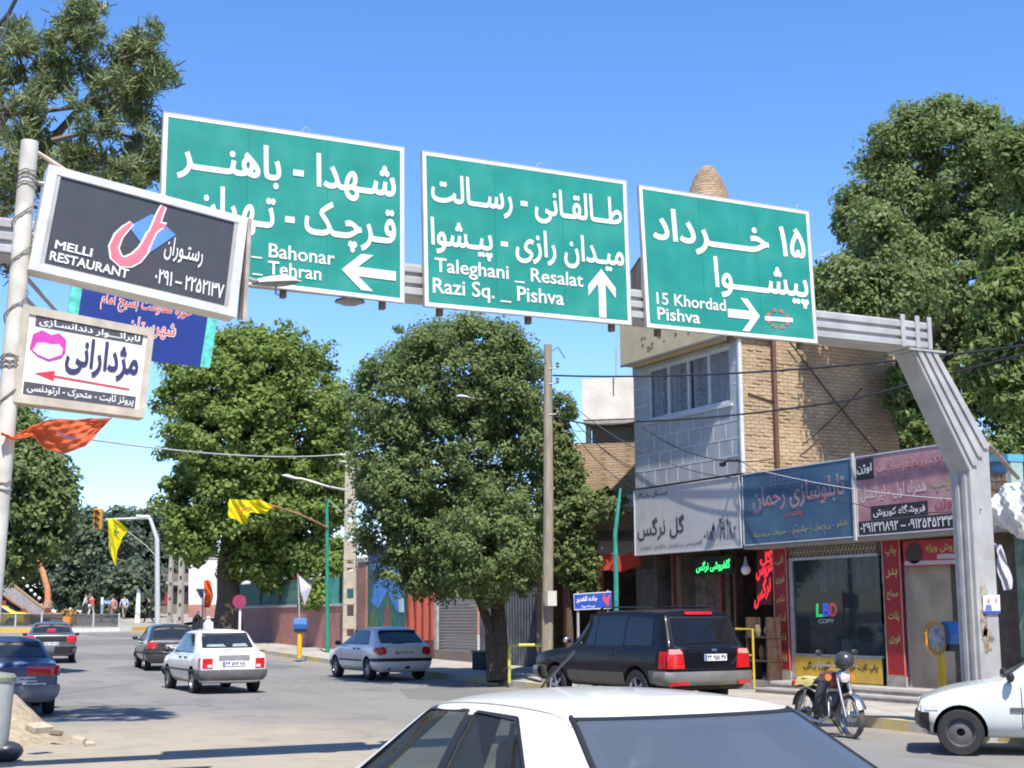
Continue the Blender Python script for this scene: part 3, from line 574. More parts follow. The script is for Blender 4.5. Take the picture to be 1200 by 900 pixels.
# cables up at the left edge
cab = 0
def cable(pts, r, label, group='overhead cables', mat=None):
    o = MB().tube(pts, r, 5).build('overhead_cable', mat or WIRE); return tag(o, label, 'cable', group)
def sag(a, b_, s, n=14): return [a+(b_-a)*(i/n)-Z*(s*4*(i/n)*(1-i/n)) for i in range(n+1)]
cable([dep(22, -8, 9), dep(10, 16, 9), dep(-6, 34, 9)], .014, 'thick black cable crossing the top left corner of the sky, the upper of two')
cable([dep(10, 16, 9.0), dep(7, 34, 8.9), dep(-4, 56, 8.8)], .009, 'thin black cable dropping from the thicker one in the top left corner')
# sand heap, broken bricks, bin at the foot of the frame
sp_ = gpt(62, 872)
rr = random.Random(3)
def heap(u, v):
    t = 2*math.pi*u; r = v; x = r*math.cos(t)*1.15; y = r*math.sin(t)*1.7
    n = math.sin(x*5+1)*math.cos(y*4)*.03+math.sin(x*13+y*11)*.012; return sp_+Vector((x-.55, y+1.3, max(-.03,   .72*math.exp(-r*r*3.0)+(n+.05*math.sin(x*21+y*17)*math.sin(y*23-x*5)*.5)*(1-r)-.06)))
tag(MB().grid(heap, 40, 16).build('sand_heap', M('sand', (.34, .275, .19), .95, var=.28, scale=9, bump=1, bscale=40), None, True), 'low heap of pale sand beside the litter bin at the road edge', 'sand heap')
def brk(px, py, sz, rz, label, m_, dz=.03):
    q = gpt(px, py, dz); o = MB().cbox((0, 0, 0), sz, Matrix.Rotation(rz, 3, 'Z')@Matrix.Rotation(.25, 3, 'X')); o.v = [q+Vector(p) for p in o.v]
    tag(bevel(o.build('rubble_block', m_), .012, 1), label, 'rubble', 'broken blocks in the sand')
CL = M('pale_block', (.44, .37, .28), .9, var=.15, bump=.4)
brk(46, 853, (.30, .20, .09), .5, 'largest pale rubble block, lying on the slope of the sand heap', CL, .34); brk(92, 868, (.26, .18, .10), 1.2, 'broken flat block at the right foot of the sand heap', CL)
brk(105, 872, (.13, .1, .07), .2, 'smallest chip, farthest right of the rubble by the sand heap', CL); brk(66, 859, (.18, .1, .07), 2.2, 'dark small block just right of the largest rubble block', M('dark_block', (.2, .16, .12), .9), .16)
bq = gpt(-13, 893); bb = empty('litter_bin', bq, 'grey steel litter bin cut by the left edge of the photo beside the sand', 'bin')
MB().lathe([(.20, .12), (.225, .3), (.26, .95), (.262, 1.0)], bq, 'z', 20).build('barrel', M('bin_grey', (.36, .39, .37), .5, var=.12, dirt=.3), bb, True); MB().lathe([(.275, .98), (.28, 1.03), (.25, 1.07), (.05, 1.10)], bq, 'z', 20).build('lid', M('bin_lid', (.20, .22, .18), .6, dirt=.5), bb, True)
MB().lathe([(.1, 0), (.1, .13)], bq, 'z', 12).build('foot', BLACK, bb); MB().ball(bq+Vector((.2, -.05, .12)), (.2, .16, .13), 12, 8).build('rubbish_bag', M('bin_bag', (.04, .04, .05), .35), bb, True)
# ================================================================== TREES
def crown_mesh(name, blobs, n_clump, per, size, cr, mat, parent, seed=1, shell=.62, aspect=.55, droop=0, up=.5, keep=None, hole=-.22, reach=1.10):
    g = np.random.default_rng(seed); B = np.array([b[:6] for b in blobs], float); w = (B[:, 3]*B[:, 4]+B[:, 4]*B[:, 5]+B[:, 3]*B[:, 5]); w = w/w.sum()
    cs = []; nb = len(B)
    while len(cs) < n_clump:
        i = g.choice(nb, p=w); d = g.normal(size=3); d /= np.linalg.norm(d); r = shell+(reach-shell)*g.random()**.75
        p = B[i, :3]+B[i, 3:6]*d*r
        ins = ((p-B[:, :3])/B[:, 3:6]); ins = (ins**2).sum(1); ins[i] = 9
        if ins.min() < .35 and g.random() < .85: continue
        wl = 6.0/max(B[i, 3:6].max(), .5)*1.15; nz = math.sin(p[0]*wl+seed)*math.sin(p[1]*wl*.9+2*seed)+math.sin(p[2]*wl*1.1+seed*3)*math.sin((p[0]+p[1])*wl*.6)
        if nz < hole and g.random() < .88: continue
        cs.append(np.concatenate([p, d, [g.uniform(.5, 1.45)]]))
    cs = np.array(cs); N = n_clump*per; ci = np.repeat(np.arange(n_clump), per)
    off = g.normal(size=(N, 3)); off /= np.linalg.norm(off, axis=1)[:, None]; off *= (g.random(N)**.5)[:, None]*cr*cs[ci, 6][:, None]; off[:, 2] *= .75
    P = cs[ci, :3]+off; P[:, 2] -= droop*np.abs(g.normal(size=N))*cr
    od = off/(np.linalg.norm(off, axis=1)[:, None]+1e-6); nrm = g.normal(size=(N, 3))*.5+od*.75+cs[ci, 3:6]*.35+np.array([0, 0, up]); nrm /= np.linalg.norm(nrm, axis=1)[:, None]
    t = np.cross(nrm, g.normal(size=(N, 3))); t /= np.linalg.norm(t, axis=1)[:, None]; bt = np.cross(nrm, t)
    L = size*g.uniform(.6, 1.3, N)[:, None]; Wd = L*aspect
    V = np.stack([P-t*L*.5, P+bt*Wd*.5+t*L*.05, P+t*L*.5-nrm*L*.12, P-bt*Wd*.5+t*L*.05], 1).reshape(-1, 3)
    off_ = WP.get(parent.name) if parent is not None else None
    if off_ is not None: V = V-np.array(off_)
    me = bpy.data.meshes.new(name); me.vertices.add(N*4); me.vertices.foreach_set('co', V.ravel()); me.loops.add(N*4); me.loops.foreach_set('vertex_index', np.arange(N*4, dtype=np.int32))
    me.polygons.add(N); me.polygons.foreach_set('loop_start', np.arange(0, N*4, 4, dtype=np.int32)); me.update(); me.validate()
    return link(name, me, mat, parent)
PL1 = leaf_mat('plane_leaf', (.090, .165, .036), (.28, .36, .09), .50, .7); DK = leaf_mat('dusty_leaf', (.085, .145, .042), (.25, .315, .115), .48, .65); BR = leaf_mat('bright_leaf', (.085, .15, .038), (.25, .325, .10), .48, .65)
FAR = leaf_mat('far_leaf', (.045, .072, .040), (.12, .16, .09), .3); PINE = leaf_mat('pine_needle', (.095, .135, .045), (.21, .25, .10), .25)
def limb(mb, a, b_, r0, r1, k=4, wob=.12):
    P = [a+(b_-a)*(i/k)+Vector((random.uniform(-wob, wob), random.uniform(-wob, wob), 0))*(1 if 0 < i < k else 0) for i in range(k+1)]
    mb.tube(P, [r0+(r1-r0)*i/k for i in range(k+1)], 8)
def tree(label, foot, trunks, blobs, n, per, size, cr, mat, seed, group=None, name='leafy_tree', cat='tree', limbs=True, bark=BARK, **kw):
    r = empty(name, foot, label, cat, group)
    mb = MB()
    for path, r0, r1 in trunks:
        path = [Vector(p) for p in path]; mb.tube(path, [r0*1.25]+[r0+(r1-r0)*i/(len(path)-1) for i in range(1, len(path))], 10)
    tip = Vector(trunks[0][0][-1])
    if limbs:
        for b in blobs: limb(mb, tip, Vector(b[:3]), trunks[0][2]*.7, .03, 4, .2)
    mb.build('trunk', bark, r, True)
    crown_mesh('crown', blobs, n, per, size, cr, mat, r, seed, **kw)
    return r
def pxblobs(lst, d):                                    # crown lobes: centre and radii taken off the photo at the tree's distance
    out = []
    for px, py, rx, ry, dd in lst:
        c = dep(px, py, d+dd); s = (d+dd)/FPX; out.append((c.x, c.y, c.z, rx*s, rx*s, ry*s))
    return out
# plane tree at the corner
d = 67; f = gxy(268, d, .1)
tree('tall bright green plane tree at the corner, behind the long yellow flag', f, [([f, dep(268, 700, d), dep(266, 665, d), dep(272, 610, d), dep(280, 540, d)], .62, .3)],
     pxblobs([(292, 470, 62, 62, 0), (262, 520, 62, 50, -1.5), (345, 500, 58, 62, 0), (250, 440, 45, 42, 0), (310, 430, 55, 42, 0), (355, 450, 42, 42, 1), (230, 590, 40, 44, -1.5), (285, 590, 55, 50, -1), (345, 590, 50, 56, 0), (378, 560, 32, 50, 0), (222, 630, 24, 26, -2), (330, 650, 50, 36, 1), (215, 475, 28, 30, 0), (380, 500, 28, 40, 0), (290, 405, 32, 18, 0), (300, 660, 30, 20, 0)], d),
     1250, 100, .225, .58, PL1, 11, aspect=.8, hole=-.20, reach=1.24)
# big tree on the pavement
d = 37; f = gxy(586, d-.6, .12)
tree('large dense dusty green tree with two-stemmed trunk before the grey roller shutter', f,
     [([f, dep(585, 740, 36.6), dep(583, 700, 37), dep(570, 640, 37), dep(540, 560, 37)], .22, .13), ([f+Vector((-.18, 0, 0)), dep(574, 735, 36.6), dep(561, 700, 36.8), dep(545, 665, 37), dep(525, 640, 37)], .15, .08)],
     pxblobs([(535, 440, 85, 62, 0), (480, 470, 66, 62, 0), (584, 455, 58, 66, 0), (455, 530, 46, 62, 0), (520, 540, 84, 72, .3), (592, 545, 46, 72, .3), (470, 610, 54, 55, .3), (540, 640, 68, 56, 0), (598, 640, 44, 52, 0), (500, 665, 54, 34, 0), (570, 640, 62, 62, -1.6), (555, 405, 58, 32, 0), (606, 500, 36, 50, 0), (440, 470, 32, 38, 0), (495, 415, 46, 34, 0), (470, 570, 40, 50, -.6)], d),
     1900, 90, .115, .32, DK, 12, shell=.5, hole=-.42)
# smaller crown right of the wooden pole
d = 37.5; f = gxy(668, d, .12)
tree('small leafy tree pressed between the wooden pole and the grey-clad building', f, [([f, dep(666, 700, d), dep(662, 640, d)], .10, .06)],
     pxblobs([(672, 612, 26, 28, 0), (700, 592, 32, 20, -.2), (662, 560, 20, 30, .3), (672, 650, 26, 26, 0), (684, 672, 20, 18, -.2), (654, 520, 16, 30, .4), (660, 478, 22, 14, .4), (648, 600, 18, 40, .2)], d), 330, 50, .14, .24, DK, 13)
# the two trees on the right behind the shops
d = 36.5; f = gxy(1120, d, .1)
tree('huge dense dark green tree towering behind the brick wall, right of the smallest green board', f, [([f, dep(1120, 600, d), dep(1110, 480, d), dep(1110, 400, d)], .5, .3)],
     pxblobs([(1095, 200, 90, 78, 0), (1050, 250, 62, 62, 0), (1150, 230, 75, 75, 1), (1120, 165, 60, 42, 0), (1010, 270, 36, 42, 0), (1060, 330, 72, 62, -.5), (1130, 330, 80, 80, -.5), (1200, 260, 60, 90, 0), (1040, 390, 52, 46, -.3), (1110, 430, 75, 75, 0), (1190, 400, 70, 90, 0), (1060, 180, 42, 40, 0), (1070, 480, 40, 60, -.5), (1150, 510, 60, 60, 0), (1230, 500, 60, 80, 0), (985, 335, 27, 32, -5.0), (1005, 366, 34, 24, -4.9), (1034, 300, 34, 36, -4.7), (1040, 350, 42, 36, -4.8), (1074, 345, 38, 38, -4.4), (1022, 262, 24, 28, -4.8)], d),
     2300, 80, .135, .38, DK, 14, hole=-.36)
d = 27; f = gxy(1220, d, .1)
tree('bright green tree overhanging from the right edge of the photo above the white tarpaulin', f, [([f, dep(1222, 560, d), dep(1215, 420, d), dep(1200, 300, d)], .22, .1)],
     pxblobs([(1195, 300, 40, 36, 0), (1180, 350, 38, 34, -.5), (1210, 390, 50, 50, 0), (1160, 390, 22, 18, -.5), (1200, 180, 26, 40, 0), (1165, 440, 26, 16, 0), (1200, 470, 40, 20, 0), (1215, 250, 30, 40, .5)], d), 330, 56, .18, .30, BR, 15, aspect=.4)
d = 33; f = gxy(1075, d, .1)
tree('light green leafy bush growing against the right end of the brick wall', f, [([f, dep(1075, 600, d), dep(1070, 500, d)], .10, .05)],
     pxblobs([(1062, 470, 18, 26, 0), (1080, 505, 24, 18, 0), (1050, 440, 12, 12, 0), (1075, 440, 18, 18, .3), (1095, 490, 20, 30, .3)], d), 150, 50, .15, .22, BR, 16)
d = 62; f = gxy(985, d, 0)
tree('distant green tree peeping out right of the smallest green board', f, [([f, dep(985, 500, d), dep(985, 380, d)], .25, .12)],
     pxblobs([(972, 345, 30, 32, 0), (1000, 372, 30, 24, 0), (960, 390, 30, 40, 0), (955, 325, 16, 16, 0)], d), 200, 50, .28, .42, PL1, 17)
# dark tree at the left edge
d = 42; f = gxy(-25, d, 0)
tree('dark dusty tree at the left edge behind the orange flag', f, [([f, dep(-22, 690, d), dep(-10, 640, d), dep(5, 590, d)], .3, .18)],
     pxblobs([(20, 560, 52, 56, 0), (-20, 540, 60, 60, 0), (50, 600, 36, 52, 0), (12, 640, 34, 34, 0), (-20, 640, 50, 40, 0), (25, 512, 30, 30, 0), (64, 575, 22, 30, 0), (0, 500, 36, 30, .5)], d), 700, 56, .20, .44, DK, 18)
# pine
d = 21; f = gxy(-110, d, 0); pn = empty('pine_tree', f, 'ragged pine with bare grey limbs filling the top left corner behind the restaurant sign', 'tree')
mb = MB(); tk = [f, dep(-95, 600, d), dep(-60, 350, d), dep(-15, 160, d)]; mb.tube(tk, [.3, .24, .17, .1], 10)
tips = []
for pts, r0 in (([(-45, 290), (5, 135), (35, 105), (75, 50), (96, 22)], .09), ([(-60, 340), (60, 165), (100, 120), (140, 70), (170, 45)], .085), ([(35, 105), (20, 60), (14, 45)], .035), ([(5, 135), (70, 128), (120, 122), (160, 128)], .045), ([(60, 165), (120, 150), (165, 165), (186, 190)], .045), ([(60, 165), (110, 190), (150, 205), (170, 215)], .04), ([(-40, 270), (30, 240), (70, 250), (100, 260)], .04), ([(100, 120), (150, 100), (190, 88)], .04), ([(140, 70), (168, 60), (178, 40)], .03), ([(-45, 290), (-5, 200), (20, 170), (40, 150)], .05), ([(-60, 340), (-20, 300), (10, 300)], .05), ([(96, 60), (100, 40), (104, 16)], .02), ([(5, 135), (0, 90), (-4, 70)], .04)):
    P = [dep(x, y, d+random.uniform(-.6, .6)) for x, y in pts]; k = len(P); mb.tube(P, [r0*(1-.75*i/(k-1)) for i in range(k)], 6)
    tips += [P[-1], P[-2], (P[-1]+P[-2])/2]+([(P[-2]+P[-3])/2] if k > 3 else [])
mb.build('trunk', M('pine_bark', (.14, .115, .095), .95, var=.3, scale=6, bump=.8), pn, True)
def needles(tips, n_t, per, ln, seed, spread):
    g = np.random.default_rng(seed); T = np.array([tuple(t) for t in tips]); C_ = T[g.integers(0, len(T), n_t)]+g.normal(size=(n_t, 3))*spread; ci = np.repeat(np.arange(n_t), per); N = n_t*per
    dirs = g.normal(size=(N, 3))+np.array([0, 0, .5]); dirs /= np.linalg.norm(dirs, axis=1)[:, None]; Lh = ln*g.uniform(.6, 1.2, N)[:, None]; s = np.cross(dirs, g.normal(size=(N, 3))); s /= np.linalg.norm(s, axis=1)[:, None]; s *= .013
    P = C_[ci]+g.normal(size=(N, 3))*.05; V = np.stack([P-s, P+s, P+dirs*Lh+s*.5, P+dirs*Lh-s*.5], 1).reshape(-1, 3)-np.array(WP[pn.name])
    me = bpy.data.meshes.new('foliage'); me.vertices.add(N*4); me.vertices.foreach_set('co', V.ravel()); me.loops.add(N*4); me.loops.foreach_set('vertex_index', np.arange(N*4, dtype=np.int32)); me.polygons.add(N); me.polygons.foreach_set('loop_start', np.arange(0, N*4, 4, dtype=np.int32)); me.update()
    return link('foliage', me, PINE, pn)
extra = [dep(x, y, d+random.uniform(-1, 1)) for x, y in [(25, 50), (45, 70), (60, 55), (80, 80), (95, 30), (100, 50), (70, 95), (50, 105), (10, 90), (0, 110), (30, 130), (150, 75), (125, 95), (160, 100), (172, 60), (180, 95), (140, 110), (110, 95), (120, 130), (155, 118), (100, 150), (130, 155), (165, 160), (180, 150), (90, 190), (120, 200), (150, 190), (160, 205), (20, 160), (45, 170), (15, 200), (50, 200), (70, 180), (10, 230), (0, 260), (40, 150), (-10, 150), (150, 130), (185, 175), (175, 200), (110, 175), (5, 180), (25, 215), (60, 215), (85, 215), (130, 215), (40, 180), (-5, 215), (0, 280)]]
needles(tips+extra+extra, 540, 46, .15, 5, .13)
# trees beyond the square
for i, (lst, d, sd) in enumerate([([(70, 650, 52, 42, 0), (40, 680, 40, 36, 0), (95, 625, 30, 26, 0)], 120, 21), ([(110, 650, 46, 44, 0), (130, 690, 40, 30, 0), (100, 690, 36, 30, 0)], 112, 22), ([(160, 645, 36, 42, 3), (180, 680, 30, 36, 3)], 118, 23), ([(152, 684, 30, 22, 0), (165, 705, 18, 18, 0)], 104, 24), ([(30, 632, 40, 30, 0), (0, 660, 50, 44, 0)], 126, 25), ([(205, 640, 24, 40, 0), (215, 670, 16, 24, 0)], 124, 26), ([(180, 620, 30, 20, 0), (140, 618, 34, 20, 0)], 135, 27)]):
    f = gxy(lst[0][0], d, -.2)
    lab = ['rounded dark green tree beyond the square, above the tiled pavilion roof', 'broad dark tree beyond the square, behind the blue street name sign', 'dark tree beyond the square behind the traffic light mast', 'small round dark tree low beside the white post', 'dark tree beyond the square at the far left above the yellow taxi', 'dull green tree between the traffic light mast and the plane tree', 'faint rounded treetop farthest beyond the square behind the yellow triangular flag'][i]
    tree(lab, f, [([f, dep(lst[0][0], 715, d), dep(lst[0][0], 680, d)], .35, .2)], pxblobs(lst, d), 260, 46, .42, .85, FAR, sd, 'trees beyond the square', aspect=.8)
d = 62; f = gxy(392, d, .1)
tree('low vine with bright leaves trailing over the turquoise fence beside the concrete pole', f, [([f, dep(392, 720, d), dep(388, 690, d)], .06, .04)], pxblobs([(385, 680, 12, 26, 0), (372, 700, 16, 10, 0), (395, 655, 12, 24, .5)], d), 90, 44, .26, .4, PL1, 31, name='climbing_vine', cat='vine')
# ================================================================== BUILDINGS ALONG THE RIGHT SIDE
XF, XS = 19.0, 19.5                                    # fascia plane, shopfront plane
ybk = onx(868, 480, XF).y; yfar = onx(743, 480, XF).y; zf1 = 4.87; zf0 = 3.25; FL = .36
CLAD = M('grey_cladding', (.41, .42, .43), .5, .1, var=.14, scale=1.6, dirt=.32); SILV = M('silver_joint', (.62, .63, .64), .4, .2)
bl = empty('grey_clad_building', (21, (ybk+yfar)/2, .15), 'two-storey shop house, grey tiled front with large window and rough brick side wall', 'building')
ztop = 7.95
pw = Panel(Vector((XF, yfar, ztop)), Vector((XF, ybk, ztop)), Vector((XF, ybk, zf1+.03)), Vector((XF, yfar, zf1+.03)))
def S(px, py): # pixel on the facade -> panel coordinates
    p = onx(px, py, XF); return (yfar-p.y)/(yfar-ybk), (p.z-(zf1+.03))/(ztop-zf1-.03)
wa0, wt0 = S(761, 494); wa1, _ = S(856, 470); wt0 = (S(761, 494)[1]+S(853, 474)[1])/2; wt1 = .97
wall = MB(); pw.board(0, 0, 1, wt0, -.3, 0, wall); pw.board(0, wt0, wa0, 1, -.3, 0, wall); pw.board(wa1, wt0, 1, 1, -.3, 0, wall); pw.board(wa0, wt1, wa1, 1, -.3, 0, wall); wall.build('cladding', CLAD, bl)
jt = MB()
nrow = 4
for i in range(1, nrow): pw.board(.0, wt0*i/nrow-.004, 1, wt0*i/nrow+.004, 0, .006, jt)
for i in range(nrow):
    for j in range(1, 9):
        a = j/9+(.03 if i % 2 else -.02); pw.board(a-.003, wt0*i/nrow+.006, a+.003, wt0*(i+1)/nrow-.006, 0, .005, jt)
for t in (wt0+(1-wt0)*.3, wt0+(1-wt0)*.62):
    pw.board(0, t-.004, wa0-.02, t+.004, 0, .005, jt); pw.board(wa1+.02, t-.004, 1, t+.004, 0, .005, jt)
jt.build('panel_joint', SILV, bl)
MB().box((XF-.035, ybk-.03, zf1+.02), (XF+.05, ybk+.03, ztop)).build('corner_trim', SILV, bl)
win = MB(); ww = .03
for a in np.linspace(wa0, wa1, 5): pw.board(a-.008, wt0, a+.008, wt1, -.10, -.02, win)
pw.board(wa0+.009, wt0, wa1-.009, wt0+.03, -.098, -.022, win); pw.board(wa0+.009, wt1-.03, wa1-.009, wt1, -.098, -.022, win)
wf = win.build('window', SILV, bl); WGL = glass_mat('window_glass', (.88, .90, .92), .86)
pw.board(wa0+.01, wt0+.032, wa1-.01, wt1-.032, -.07, -.06).build('pane', WGL, wf)
CUR = fabric('net_curtain', (.80, .80, .79), .3)
for a0, a1, nm in ((wa0+.01, wa0+(wa1-wa0)*.47, 0), (wa0+(wa1-wa0)*.53, wa1-.01, 1)):
    o = MB().grid(lambda u, v: pw.pt(a0+(a1-a0)*u, wt0+(wt1-wt0)*v, -.125+.022*math.sin(u*38+nm)+.010*math.sin(u*91)), 60, 2).build('curtain', CUR, wf, True)
pw.board(wa0-.02, wt0-.02, wa1+.02, wt0, .0, .05).build('window_sill', SILV, bl)
# patterned lace on the curtains
LACE = M('lace_pattern', (.30, .30, .31), .8, var=.3); mb = MB(); g = random.Random(4)
for a_c in (wa0+(wa1-wa0)*.17, wa0+(wa1-wa0)*.40, wa0+(wa1-wa0)*.62):
    for _ in range(70):
        a = a_c+g.gauss(0, .018); t = wt0+(wt1-wt0)*g.uniform(.12, .92); w = g.uniform(.003, .006); mb.add([pw.pt(a-w, t-w, -.095), pw.pt(a+w, t-w*.6, -.095), pw.pt(a+w*.5, t+w, -.095), pw.pt(a-w*.8, t+w*.7, -.095)], [(0, 1, 2, 3)])
mb.build('curtain_pattern', LACE, wf)
# room behind the window, side wall, roof, back
rm = MB(); rm.box((XF+.9, ybk+.3, zf1+.2), (XF+1.0, yfar-.1, ztop)); rm.build('inner_wall', M('dim_room', (.12, .12, .12), .9), bl)
XB = 23.6
bw_ = MB(); bw_.box((XF+.06, ybk-.006, zf0+.13), (XB, ybk+.28, ztop+.5)); MB().box((XS+.4, ybk+.02, 0), (XB, ybk+.27, zf0+.125)).build('party_wall', DARK, bl)
# bricks standing proud of the old wall, so the sun rakes over real edges
g = random.Random(9); mb = bw_; row = 0; z = 4.9
while z < ztop+.35:
    x = XF+.10+(.12 if row % 2 else 0)
    while x < XB-.3:
        if g.random() < .34: mb.box((x, ybk-g.uniform(.010, .026), z), (x+g.uniform(.16, .215), ybk+.01, z+.058))
        x += .24
    z += .085; row += 1
mb.build('brick_wall', BRICK, bl)
BROWN = M('brown_pipe', (.13, .06, .04), .5)
x_p = plane(906, 480, 1, ybk).x; MB().tube([Vector((x_p, ybk-.10, zf1-.3)), Vector((x_p, ybk-.10, ztop+.4))], .055, 10).build('drainpipe', BROWN, bl, True)
MB().tube([Vector((XF+.2, ybk-.03, 6.7)), Vector((x_p, ybk-.03, 6.55))], .02, 6).build('conduit', BROWN, bl)
rf = MB(); rf.box((XF+.06, ybk+.281, ztop-.02), (XB, yfar+.1, ztop+.06)); rf.box((XB-.25, ybk+.281, 0), (XB, yfar+.1, ztop-.02)); rf.box((XF+1.1, yfar-.15, 0), (XB-.251, yfar+.1, ztop-.021)); rf.build('roof', CONC, bl)
# cream eave box over the window
ex = 18.55; e0 = onx(727, 425, ex).y; ez = (onx(727, 425, ex).z+onx(850, 398, ex).z)/2
ev = MB(); ev.box((ex, ybk-.1, ez), (XF+.9, e0, ez+1.5)); ev.build('eave', CREAM, bl)
EDGE = M('eave_drip', (.20, .18, .15), .9); MB().box((ex-.006, ybk-.106, ez-.02), (ex+.06, e0+.006, ez+.03)).build('drip_edge', EDGE, bl)
STN = M('peeled_plaster', (.24, .18, .11), .95, var=.4, scale=18); mb = MB(); g = random.Random(5)
for _ in range(16):
    y = ybk+g.uniform(1.2, 3.4); z = ez+g.uniform(.2, .55); s = g.uniform(.03, .10); mb.add([(ex-.004, y+s*math.cos(t)*g.uniform(.6, 1.3), z+s*.7*math.sin(t)) for t in (0, 1.1, 2.2, 3.1, 4.2, 5.3)], [(0, 1, 2, 3, 4, 5)])
mb.build('peeled_patch', STN, bl)
# ground floor of the grey building: open shop with red posts
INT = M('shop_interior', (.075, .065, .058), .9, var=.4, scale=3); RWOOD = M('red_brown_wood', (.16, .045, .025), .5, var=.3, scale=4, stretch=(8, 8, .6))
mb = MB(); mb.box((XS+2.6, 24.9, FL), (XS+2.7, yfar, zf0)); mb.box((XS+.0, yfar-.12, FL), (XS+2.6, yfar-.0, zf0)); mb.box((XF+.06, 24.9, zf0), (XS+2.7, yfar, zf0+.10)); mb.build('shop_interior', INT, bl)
mb = MB(); mb.box((XF-.1, 24.9, .05), (XS+2.7, yfar, FL)); mb.build('shop_floor', CONC, bl)
for px, w in ((790, .10), (800, .05), (846, .12), (862, .06)):
    y = onx(px, 700, XS).y; MB().box((XS-w/2, y-w/2, FL), (XS+w/2, y+w/2, zf0)).build('door_post', RWOOD, bl)
y0, y1 = onx(846, 700, XS).y, onx(800, 700, XS).y; MB().box((XS+.3, y0+.1, FL), (XS+.34, y1-.1, zf0-.4)).build('door', M('printed_curtain', (.10, .075, .06), .7, var=.6, scale=7), bl)
# neighbouring single-storey row
y_l, y_r = onx(868, 600, XF).y, 17.6
sh = empty('shop_row', (21, 22, .15), 'single-storey flat-roofed shop row under the blue and pink signboards, with barred window and door', 'building')
SHW = M('shop_wall', (.34, .31, .27), .85, var=.15, scale=2, dirt=.3)
mb = MB(); mb.box((XF+.04, y_r, zf0-.06), (XB, y_l-.03, zf0+.12)); mb.box((XF+.25, 19.45, zf0+.121), (XF+.45, y_l-.03, zf1+.02)); mb.box((XB-.25, y_r, FL), (XB, y_l-.03, zf0-.061)); mb.box((XS+.05, y_r, FL), (XB-.251, y_r+.2, zf0-.061)); mb.build('wall', SHW, sh)
mb = MB(); mb.box((XF-.35, y_r-2.6, .05), (XB, y_l-1.36, FL)); mb.box((XF-.75, y_r-2.6, .05), (XF-.351, y_l-1.36, .25)); mb.build('step', CONC, sh); mb = MB(); mb.box((XF-.36, y_r-2.6, FL-.04), (XF-.30, y_l-1.36, FL+.012)); mb.box((XF-.76, y_r-2.6, .22), (XF-.72, y_l-1.36, .262)); mb.build('step_nosing', M('pale_nosing', (.55, .53, .48), .8), sh)
def Y(px, py=720, v=XS): return onx(px, py, v).y
# shop window px 925..1035
wy1, wy0 = Y(926), Y(1033); zb_, zt_ = .88, 2.96
FRM = M('pale_frame', (.46, .46, .46), .5, .2)
mb = MB(); mb.box((XS-.05, wy1-.17, FL), (XS+.05, wy1, zt_)); mb.box((XS-.05, wy0, zt_-.06), (XS+.05, wy1-.171, zt_)); mb.box((XS-.03, wy0, zb_), (XS+.03, wy1-.171, zb_+.05)); sw = mb.build('window', FRM, sh)
SGL = glass_mat('shop_glass', (.62, .75, .76), .72); MB().box((XS-.008, wy0, zb_+.051), (XS+.008, wy1-.171, zt_-.061)).build('pane', SGL, sw)
GRY = M('steel_grille', (.50, .45, .37), .6, .1); gm = MB(); zg0, zg1 = zt_+.012, zf0-.07
n = 26
for i in range(n):
    ya, yb_ = wy0+(wy1-wy0)*i/n, wy0+(wy1-wy0)*(i+1)/n
    for p, q in (((ya, zg0), (yb_, zg1)), ((ya, zg1), (yb_, zg0))): gm.tube([(XS-.05+(.006 if p[1] == zg0 else 0), p[0], p[1]), (XS-.05+(.006 if p[1] == zg0 else 0), q[0], q[1])], .008, 4, False)
gm.tube([(XS-.05, wy0, zg0+.1), (XS-.05, wy1, zg0+.1)], .007, 4)
gm.build('folding_grille', GRY, sh)
MB().box((XS+.06, wy0, zg0), (XS+.1, wy1, zg1)).build('shutter_box', M('shutter_box', (.19, .17, .14), .7), sh)
yb_p = M('yellow_board', (.62, .40, .05), .6, var=.1, dirt=.3); MB().box((XS-.06, wy0, FL+.02), (XS-.02, wy1-.171, zb_-.003)).build('stall_riser', yb_p, sh)
# inside the copy shop
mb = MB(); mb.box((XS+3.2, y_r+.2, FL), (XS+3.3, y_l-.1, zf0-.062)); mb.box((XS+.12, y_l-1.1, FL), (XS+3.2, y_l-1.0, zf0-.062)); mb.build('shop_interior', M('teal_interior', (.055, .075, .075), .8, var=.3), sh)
mb = MB(); mb.box((XS+.9, wy0+.2, FL), (XS+1.5, wy1-.4, 1.3)); mb.build('counter', M('counter', (.14, .15, .15), .5), sh)
mb = MB(); mb.box((XS+1.0, wy0+1.9, 1.302), (XS+1.45, wy0+2.4, 1.62)); mb.build('monitor', BLACK, sh); MB().box((XS+.95, wy0+.5, 1.302), (XS+1.45, wy0+1.3, 1.55)).build('copier', M('copier', (.30, .31, .32), .5), sh)
mb = MB()
for zz in (1.9, 2.35): mb.box((XS+2.8, wy0+.2, zz), (XS+3.19, wy1-.5, zz+.03))
mb.build('shelf', M('shelf', (.3, .32, .33), .6), sh)
g = random.Random(8)
for k in range(13):
    yy = wy0+.3+k*.22; h = g.uniform(.15, .35); MB().box((XS+2.85, yy, 2.382), (XS+3.1, yy+g.uniform(.08, .18), 2.382+h)).build('stock', M('goods', (.3, .33, .34), .7, var=.5, scale=9), sh)
g = random.Random(17)
for k in range(9):
    yy = wy0+.15+k*(wy1-wy0-.4)/9; hh_ = g.uniform(.25, .7); MB().box((XS+.35, yy, zt_-.12-hh_), (XS+.38, yy+g.uniform(.12, .22), zt_-.12)).build('hanging_goods', M('hanging_goods_%d' % (k % 4), [(.42, .43, .42), (.20, .27, .30), (.34, .26, .22), (.5, .5, .48)][k % 4], .6, var=.35, scale=7), sh)
